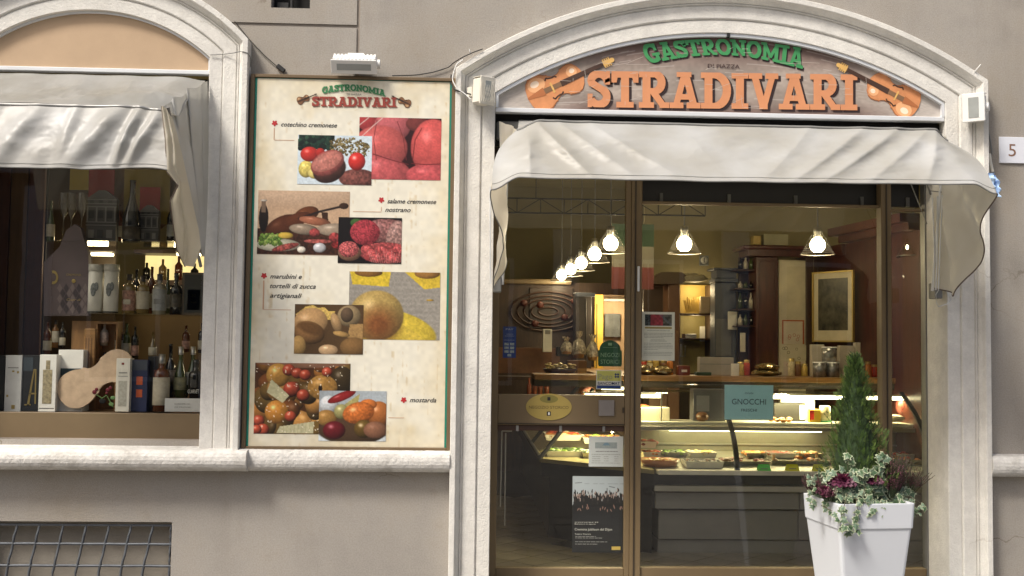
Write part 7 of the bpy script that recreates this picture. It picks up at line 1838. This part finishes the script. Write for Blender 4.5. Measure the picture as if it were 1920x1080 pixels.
t, r_ = sticker('sticker', 'narrow blue sticker with small white emblems on the left of the door glass', (943, 612.5, 967.5, 671), mat('sticker_blue', (.012, .045, .24), .45, var=.05))
x0, x1, z0, z1 = r_
text('lettering', 'PAY', (x0+x1)/2, z1+(z0-z1)*.11, YI-.0008, .012, mat('sticker_white', (.5, .55, .65), .5), t, width=(x1-x0)*.58)
bars(t, r_, YI-.0008, [(.24, .25, .78), (.30, .14, .86), (.43, .1, .88)], mat('sticker_white', (.5, .5, .6)), 1, .002)
mb = MB()
for u in (.12, .54):
    for v_ in (.52, .64, .76):
        a = sub(r_, u, u+.32, v_, v_+.08); mb.flat([(a[0], a[2]), (a[1], a[2]), (a[1], a[3]), (a[0], a[3])], YI-.0008)
a = sub(r_, .36, .64, .88, .95); mb.flat([(a[0], a[2]), (a[1], a[2]), (a[1], a[3]), (a[0], a[3])], YI-.0008)
mb.build('card_emblems', mat('sticker_emblem', (.34, .40, .42), .5, var=.5, vs=90), t)
# oval gilt plate on the door rail and the square plate beside it
YO = YG-.0235
c = at(1029, 763, YO); a_, b_ = (at(1072, 763, YO).x-at(986, 763, YO).x)/2, (at(1029, 738, YO).z-at(1029, 788, YO).z)/2
t = thing('oval_plate', 'oval golden plate with a crest fixed on the door rail', 'plate', (c.x, YO, c.z-b_))
ovp = lambda k: [(c.x+a_*k*math.cos(2*PI*i/40), c.z+b_*k*math.sin(2*PI*i/40)) for i in range(40)]
plate('plate', ovp(1), [], YO-.002, YO, mat('dull_gold', (.40, .30, .085), .45, .25, var=.06), t)
text('lettering', 'NEGOZIO STORICO', c.x, c.z-.012, YO-.0028, .020, mat('gold_ink', (.10, .07, .02), .6), t, width=a_*1.72)
mb = MB().prism([(c.x+a_*.40*math.cos(2*PI*i/20), c.z+b_*.60+b_*.30*math.sin(2*PI*i/20)) for i in range(20)], YO-.0028, YO-.0021); mb.build('crest', mat('crest_olive', (.20, .17, .04), .5), t)
MB().box(c.x-.010, c.x+.010, YO-.0034, YO-.0029, c.z+b_*.48, c.z+b_*.74).build('crest_figure', INK, t)
MB().box(c.x-.013, c.x+.013, YO-.0028, YO-.0021, c.z-b_*.66, c.z-b_*.34).build('emblem', INK, t); MB().box(c.x-.004, c.x+.006, YO-.0034, YO-.0029, c.z-b_*.6, c.z-b_*.40).build('emblem_mark', PAPER, t)
x0, x1, z0, z1 = RC(1122.5, 750, 1152, 780, YO-.01)
t = thing('push_plate', 'square steel plate on the door rail beside the golden oval', 'door plate', ((x0+x1)/2, YO, z0))
MB().box(x0, x1, YO-.012, YO+.001, z0, z1, bev=.003).build('plate', mat('satin_plate', (.30, .27, .25), .45, .6, var=.1), t)
x, z = at(1168.5, 769, YO).x, at(1168.5, 769, YO).z
t = thing('door_lock', 'small dark keyhole lock at the edge of the door rail', 'lock', (x, YO, z)); MB().box(x-.006, x+.006, YO-.006, YO+.001, z-.018, z+.016, bev=.002).build('escutcheon', BRONZE_D, t)

# ================================================================ planter with conifer, ivy, heather, cabbages
YPc = -.62
rimz = at(1573, 946, -.86).z
TH = rad(25); A_ = .455; ZG = -.085
fc = at(1572, 946, -.86)     # front corner of the rim
e1 = V3(math.cos(TH*.30+.06), math.sin(TH*.30+.06), 0)     # along the wide right face
al = rad(9)
e1 = V3(math.cos(al), math.sin(al), 0); e2 = V3(-math.sin(al+rad(0)), math.cos(al), 0)
# the left face runs back and to the left
W1 = .425; W2 = .455
PR = rad(7); e2 = V3(-math.sin(PR), math.cos(PR), 0); e1 = V3(math.cos(PR), math.sin(PR), 0)
W1 = W2 = .458
ctr = V3(fc.x, fc.y, 0)+e1*W1/2+e2*W2/2
pl_ = thing('planter', 'tall tapered white square planter standing before the right end of the glass front', 'planter', (ctr.x, ctr.y, ZG), world=False, rz=PR)
PW = mat('white_planter_plastic', (.66, .69, .735), .42, var=.02, vs=3)
Hh = rimz-ZG
def sq_loft(levels, mb, r=.02, n=3):
    rows = []
    for hw, z in levels:
        row = []
        for cx_, cy_, a0 in ((1, 1, 0), (-1, 1, PI/2), (-1, -1, PI), (1, -1, 1.5*PI)):
            for k in range(n+1):
                a = a0+PI/2*k/n; row.append((cx_*(hw-r)+r*math.cos(a), cy_*(hw-r)+r*math.sin(a), z))
        rows.append(row)
    N = len(rows[0]); vs = [p for row in rows for p in row]
    mb.add(vs, [(i*N+k, i*N+(k+1) % N, (i+1)*N+(k+1) % N, (i+1)*N+k) for i in range(len(rows)-1) for k in range(N)])
    return mb
hr = W1/2
mb = MB(); sq_loft([(hr*.66, 0), (hr*.66, .01), (hr*.945, Hh-.135)], mb); mb.add([(x*hr*.66, y*hr*.66, .001) for x, y in ((-1, -1), (1, -1), (1, 1), (-1, 1))], [(0, 3, 2, 1)])
mb.build('body', PW, pl_)
mb = MB(); sq_loft([(hr*.93, Hh-.136), (hr*.965, Hh-.138), (hr*.97, Hh-.134), (hr*1.0, Hh-.004), (hr*.995, Hh), (hr*.93, Hh), (hr*.92, Hh-.004), (hr*.90, Hh-.06)], mb); mb.build('rim', PW, pl_)
MB().box(-hr*.9, hr*.9, -hr*.9, hr*.9, Hh-.075, Hh-.055).build('soil', mat('potting_soil', (.03, .02, .012), .95, var=.5, vs=40, bump=1, bs=60), pl_)
ztop = rimz
# conifer
cx_, cy_ = at(1606, 800, ctr.y).x, ctr.y+.02
zc0 = rimz-.06; zc1 = at(1611, 662, cy_).z
cf_ = thing('conifer', 'small dense cone-shaped green conifer growing in the white planter', 'conifer', (cx_, cy_, zc0), world=False)
Hc = zc1-zc0
MB().tube([(0, 0, 0), (.004, 0, Hc*.4), (0, .004, Hc*.8), (.005, 0, Hc*.97)], [.016, .012, .006, .003], 8).build('trunk', mat('bark', (.07, .045, .03), .9), cf_)
cmb = MB(); cmb.lathe([(.001, -.02)]+[(.168*(min(1, (t_+.22)/.32))**.55*(1-max(0, (t_-.20)/.80))**.76*.76, t_*Hc*.93) for t_ in [i_/14 for i_ in range(15)]], n=22); rq = random.Random(4)
cmb.v = [(p[0]*(1+rq.uniform(-.15, .15)), p[1]*(1+rq.uniform(-.15, .15)), p[2]) for p in cmb.v]
cmb.build('inner_foliage', mat('conifer_inner', (.018, .038, .010), .9, var=.5, vs=40), cf_)['kind'] = 'stuff'
CG = []
for i, c_ in enumerate(((.038, .078, .011), (.062, .118, .018), (.018, .040, .008), (.11, .17, .030))): CG.append(mat('conifer_green_%d' % i, c_, .7, var=.25, vs=30))
r = random.Random(12)
def cone_r(t):    # t 0 bottom .. 1 top
    return (.172*(min(1, (t+.22)/.32))**.55)*(1-max(0, (t-.20)/.80))**.76 + .006
mbs = [MB() for _ in CG]
for k in range(4200):
    t = r.random()**1.4; a = r.uniform(0, 2*PI)
    lump = 1+.17*math.sin(a*3+t*19)+.15*math.sin(a*5-t*34+1)+.12*math.sin(a*8+t*61)
    R_ = cone_r(t)*lump*r.uniform(.50, 1.03)
    base_ = V3(R_*math.cos(a), R_*math.sin(a), t*Hc*.97)
    d = V3(math.cos(a)*r.uniform(.2, .8), math.sin(a)*r.uniform(.2, .8), r.uniform(.6, 1.2)).normalized()
    inner = R_ < cone_r(t)*lump*.78
    mi = 2 if inner and r.random() < .75 else r.choice((0, 0, 1, 1, 3))
    # a small flat spray: central rib with side scales
    s_ = d.cross(V3(r.uniform(-1, 1), r.uniform(-1, 1), r.uniform(-1, 1))).normalized()
    L = r.uniform(.022, .040)
    mb = mbs[mi]
    for j in range(5):
        q_ = base_+d*L*j/5; w_ = .011*(1-j/6.5)
        for sgn in (1, -1):
            tip = q_+s_*sgn*w_+d*.012
            mb.add([tuple(q_), tuple(q_+d*.0065+s_*sgn*.002), tuple(tip)], [(0, 1, 2)])
    tip = base_+d*(L+.012); mb.add([tuple(base_+d*L*.8-s_*.003), tuple(base_+d*L*.8+s_*.003), tuple(tip)], [(0, 1, 2)])
for m_, mb in zip(CG, mbs): mb.build('foliage', m_, cf_)['kind'] = 'stuff'
# ivy: five-lobed leaves, grey-green with cream margins
def leaf_mesh(seed):
    r = random.Random(seed)
    def outline(k): 
        P_ = [(0, 0), (.30, -.16), (.52, -.02), (.36, .18), (.62, .42), (.30, .48), (.0, 1.0), (-.30, .48), (-.62, .42), (-.36, .18), (-.52, -.02), (-.30, -.16)]
        return [(x*k+0, .3+(y-.3)*k) for x, y in P_]
    O = [(x*r.uniform(.9, 1.1), y*r.uniform(.92, 1.08)) for x, y in outline(1)]; I = outline(.80)
    z = lambda x, y: -.22*abs(x)-.25*(y-.3)**2+.05*math.sin(9*x+5*y)
    vs = [(x, y, z(x, y)) for x, y in O]+[(x, y, z(x, y)+.012) for x, y in I]+[(0, .3, .015)]
    n = len(O); fs = [(i, (i+1) % n, n+(i+1) % n, n+i) for i in range(n)]+[(n+i, n+(i+1) % n, 2*n) for i in range(n)]
    me = bpy.data.meshes.new('leaf'); me.from_pydata(vs, [], fs)
    me.materials.append(mat('ivy_cream_margin', (.36, .40, .26), .45, var=.15, vs=4)); me.materials.append(mat('ivy_grey_green' if seed % 2 else 'ivy_deep_green', (.125, .19, .125) if seed % 2 else (.07, .125, .06), .4, var=.4, vs=3))
    me.polygons.foreach_set('material_index', [0]*n+[1]*n); me.update(); return me
LM = [leaf_mesh(s) for s in range(6)]
def orient(n, up):
    z = n.normalized(); y = (up-z*up.dot(z)).normalized(); x = y.cross(z); return Matrix((x, y, z)).transposed()
iv = thing('ivy', 'variegated ivy spilling over the rim of the white planter', 'ivy', (ctr.x, ctr.y, rimz-.055), world=False)
STM = mat('ivy_stem', (.10, .09, .05), .7)
r = random.Random(33)
IO = Vector((ctr.x, ctr.y, rimz-.055))
def add_leaf(p, size, n=None, up=None):
    n = n or V3(r.uniform(-.5, .5), -1, r.uniform(0, .9)); up = up or V3(r.uniform(-.9, .9), -.2, r.uniform(-1, .5))
    o = bpy.data.objects.new('leaf', r.choice(LM)); COL.objects.link(o); o.parent = iv
    M = orient(n, up).to_4x4(); M.translation = p-IO; o.matrix_local = M @ Matrix.Scale(size, 4)
def vine(pts, nl, s0=.030, s1=.045, sp=.02):
    P3 = [at(px, py, Y) for px, py, Y in pts]; 
    MB2 = MB().tube([p-IO for p in P3], .0022, 5); o = MB2.build('stem', STM, None); o.parent = iv; 
    for k in range(nl):
        t = (k+.5)/nl*(len(P3)-1); i = min(int(t), len(P3)-2); p = P3[i].lerp(P3[i+1], t-i)
        add_leaf(p+V3(r.uniform(-sp, sp), r.uniform(-.02, .0)-.008, r.uniform(-sp, sp)), r.uniform(s0, s1))
yf = lambda px: -.86+abs(px-1573)*(.00125 if px > 1573 else .0065)
yv = lambda px: yf(px)-.03
vine([(1590, 915, yf(1590)+.08), (1585, 940, yv(1585)), (1578, 965, yv(1578)), (1576, 990, yv(1578)-.005), (1580, 1000, yv(1580))], 15)
vine([(1604, 915, yf(1600)+.08), (1606, 945, yv(1606)), (1610, 965, yv(1610)), (1600, 985, yv(1600)), (1602, 992, yv(1602))], 13)
vine([(1560, 915, -.70), (1548, 940, -.78), (1540, 948, -.76), (1560, 958, -.86)], 9, .026, .038)
vine([(1625, 900, -.70), (1618, 930, yv(1618)), (1628, 952, yv(1628)), (1636, 958, yv(1636))], 11)
vine([(1680, 915, -.62), (1690, 935, yv(1690)+.02), (1688, 952, yv(1690)), (1684, 958, yv(1684))], 9)
vine([(1524, 918, -.68), (1516, 930, -.70), (1520, 946, -.72)], 7, .03, .04); vine([(1655, 925, -.66), (1652, 945, yv(1652)), (1656, 962, yv(1652))], 8)
vine([(1700, 930, -.60), (1715, 945, yv(1712)), (1716, 962, yv(1712)), (1718, 968, yv(1712))], 9, .024, .036)
vine([(1690, 925, -.62), (1712, 935, -.66), (1726, 945, -.66), (1730, 950, -.66)], 7, .024, .036)
vine([(1530, 905, -.66), (1518, 898, -.66), (1512, 900, -.66)], 6, .026, .036); vine([(1640, 890, -.70), (1652, 878, -.72), (1662, 868, -.72), (1655, 856, -.72), (1648, 850, -.72)], 10, .036, .054)
vine([(1590, 880, -.74), (1588, 862, -.74), (1587, 842, -.74)], 4, .038, .05); vine([(1600, 895, -.74), (1612, 884, -.76), (1630, 880, -.76)], 9, .034, .048)
for k in range(340):
    px = r.gauss(1612, 60); py = r.uniform(884, 940)
    if px < 1522 or px > 1716: continue
    if 1655 < px and py < 912: continue
    if 1560 < px < 1605 and 885 < py < 915 and r.random() < .8: continue
    if 1536 < px < 1556 and r.random() < .5: continue
    add_leaf(at(px, py, max(-.88, yf(px)+.06)+r.uniform(-.03, .06)), r.uniform(.038, .062))
# heather
HE = [mat('heather_pink', (.27, .08, .14), .7, var=.3, vs=40), mat('heather_wine', (.15, .03, .06), .7, var=.3, vs=40), mat('heather_green', (.05, .07, .03), .8)]
def heather(label, cpx, cpy, Y, n, hh, spread, lean=0.0, mats_=HE, seed=1):
    b = at(cpx, cpy, Y); r = random.Random(seed)
    t = thing('heather', label, 'heather', tuple(b), world=False); mbs = [MB(), MB(), MB()]
    for k in range(n):
        a = r.uniform(0, 2*PI); tl_ = r.uniform(.1, 1)*spread; d = V3(math.cos(a)*tl_+lean, math.sin(a)*tl_*.8, 1).normalized(); L = hh*r.uniform(.6, 1)
        p0 = V3(math.cos(a)*.03*r.random(), math.sin(a)*.03*r.random(), -.03); p1 = p0+d*(L+.03)
        mbs[2].tube([p0, p1], .0013, 3, cap=False)
        mi = 0 if r.random() < .6 else 1
        for j in range(16):
            q_ = p0.lerp(p1, .38+.62*j/16); v_ = V3(r.uniform(-1, 1), r.uniform(-1, 1), r.uniform(-.2, 1)).normalized()*.010*(1.15-.5*j/16); w_ = v_.cross(d).normalized()*.0035
            mbs[mi].add([tuple(q_-w_), tuple(q_+w_), tuple(q_+v_)], [(0, 1, 2)])
    for m_, mb, nm in zip(mats_, mbs, ('flower', 'flower', 'stem')):
        if mb.f: mb.build(nm, m_, t)['kind'] = 'stuff'
heather('purple-pink heather in bloom at the right of the planter', 1668, 930, -.66, 260, .25, .50, .10, seed=1)
heather('browned wine-red heather at the left corner of the planter', 1530, 918, -.62, 60, .10, .8, -.2, [mat('heather_brown', (.13, .05, .06), .8, var=.3, vs=40), HE[1], HE[2]], seed=2)
heather('sparse dark heather reaching out behind the right corner of the planter', 1706, 915, -.55, 46, .14, .9, .35, [HE[1], mat('heather_brown', (.13, .05, .06)), HE[2]], seed=3)
heather('low dark red heather between the cabbages and the left rim', 1552, 930, -.78, 50, .07, .9, -.1, [HE[0], HE[1], HE[2]], seed=5)
# ornamental cabbages
KB = [mat('cabbage_purple', (.10, .02, .05), .5, var=.3, vs=30), mat('cabbage_magenta', (.19, .035, .085), .5, var=.3, vs=30)]
def cabbage(label, px, py, Y, R_, seed):
    b = at(px, py, Y); r = random.Random(seed)
    t = thing('ornamental_cabbage', label, 'cabbage', tuple(b), world=False)
    for ring in range(5):
        n = (5, 8, 11, 13, 14)[ring]; rr_ = R_*(.18+.20*ring); mb = MB()
        for k in range(n):
            a = 2*PI*k/n+ring*.4+r.uniform(-.1, .1); dr = V3(math.cos(a), math.sin(a), 0); sd2 = V3(-math.sin(a), math.cos(a), 0); h_ = R_*(.75-.12*ring)
            w_ = R_*.40; pts = []
            for j in range(5):
                for i in range(4):
                    u, v_ = i/3, j/4-.5
                    fr = .010*math.sin(j*3.0+k)*u
                    pts.append(tuple(dr*(rr_*.3+rr_*.75*u)+sd2*(v_*2*w_*(.35+.8*u))+V3(0, 0, h_*(.3+.6*u)-R_*.25*ring*.4*u*u+fr+.3*abs(v_)*w_)))
            mb.add(pts, [(j*4+i, j*4+i+1, (j+1)*4+i+1, (j+1)*4+i) for j in range(4) for i in range(3)])
        mb.v = [(p[0]*1.0, p[1]*.9-.25*(p[2]), p[2]) for p in mb.v]
        mb.build('leaf_ring', KB[1] if ring < 2 else KB[0], t)
cabbage('dark purple ornamental cabbage under the conifer, left of centre', 1579, 906, -.77, .075, 1)
cabbage('magenta ornamental cabbage just right of the ivy clump', 1636, 902, -.72, .060, 2)
cabbage('small wine-red cabbage at the left rim of the planter', 1546, 922, -.76, .045, 3)
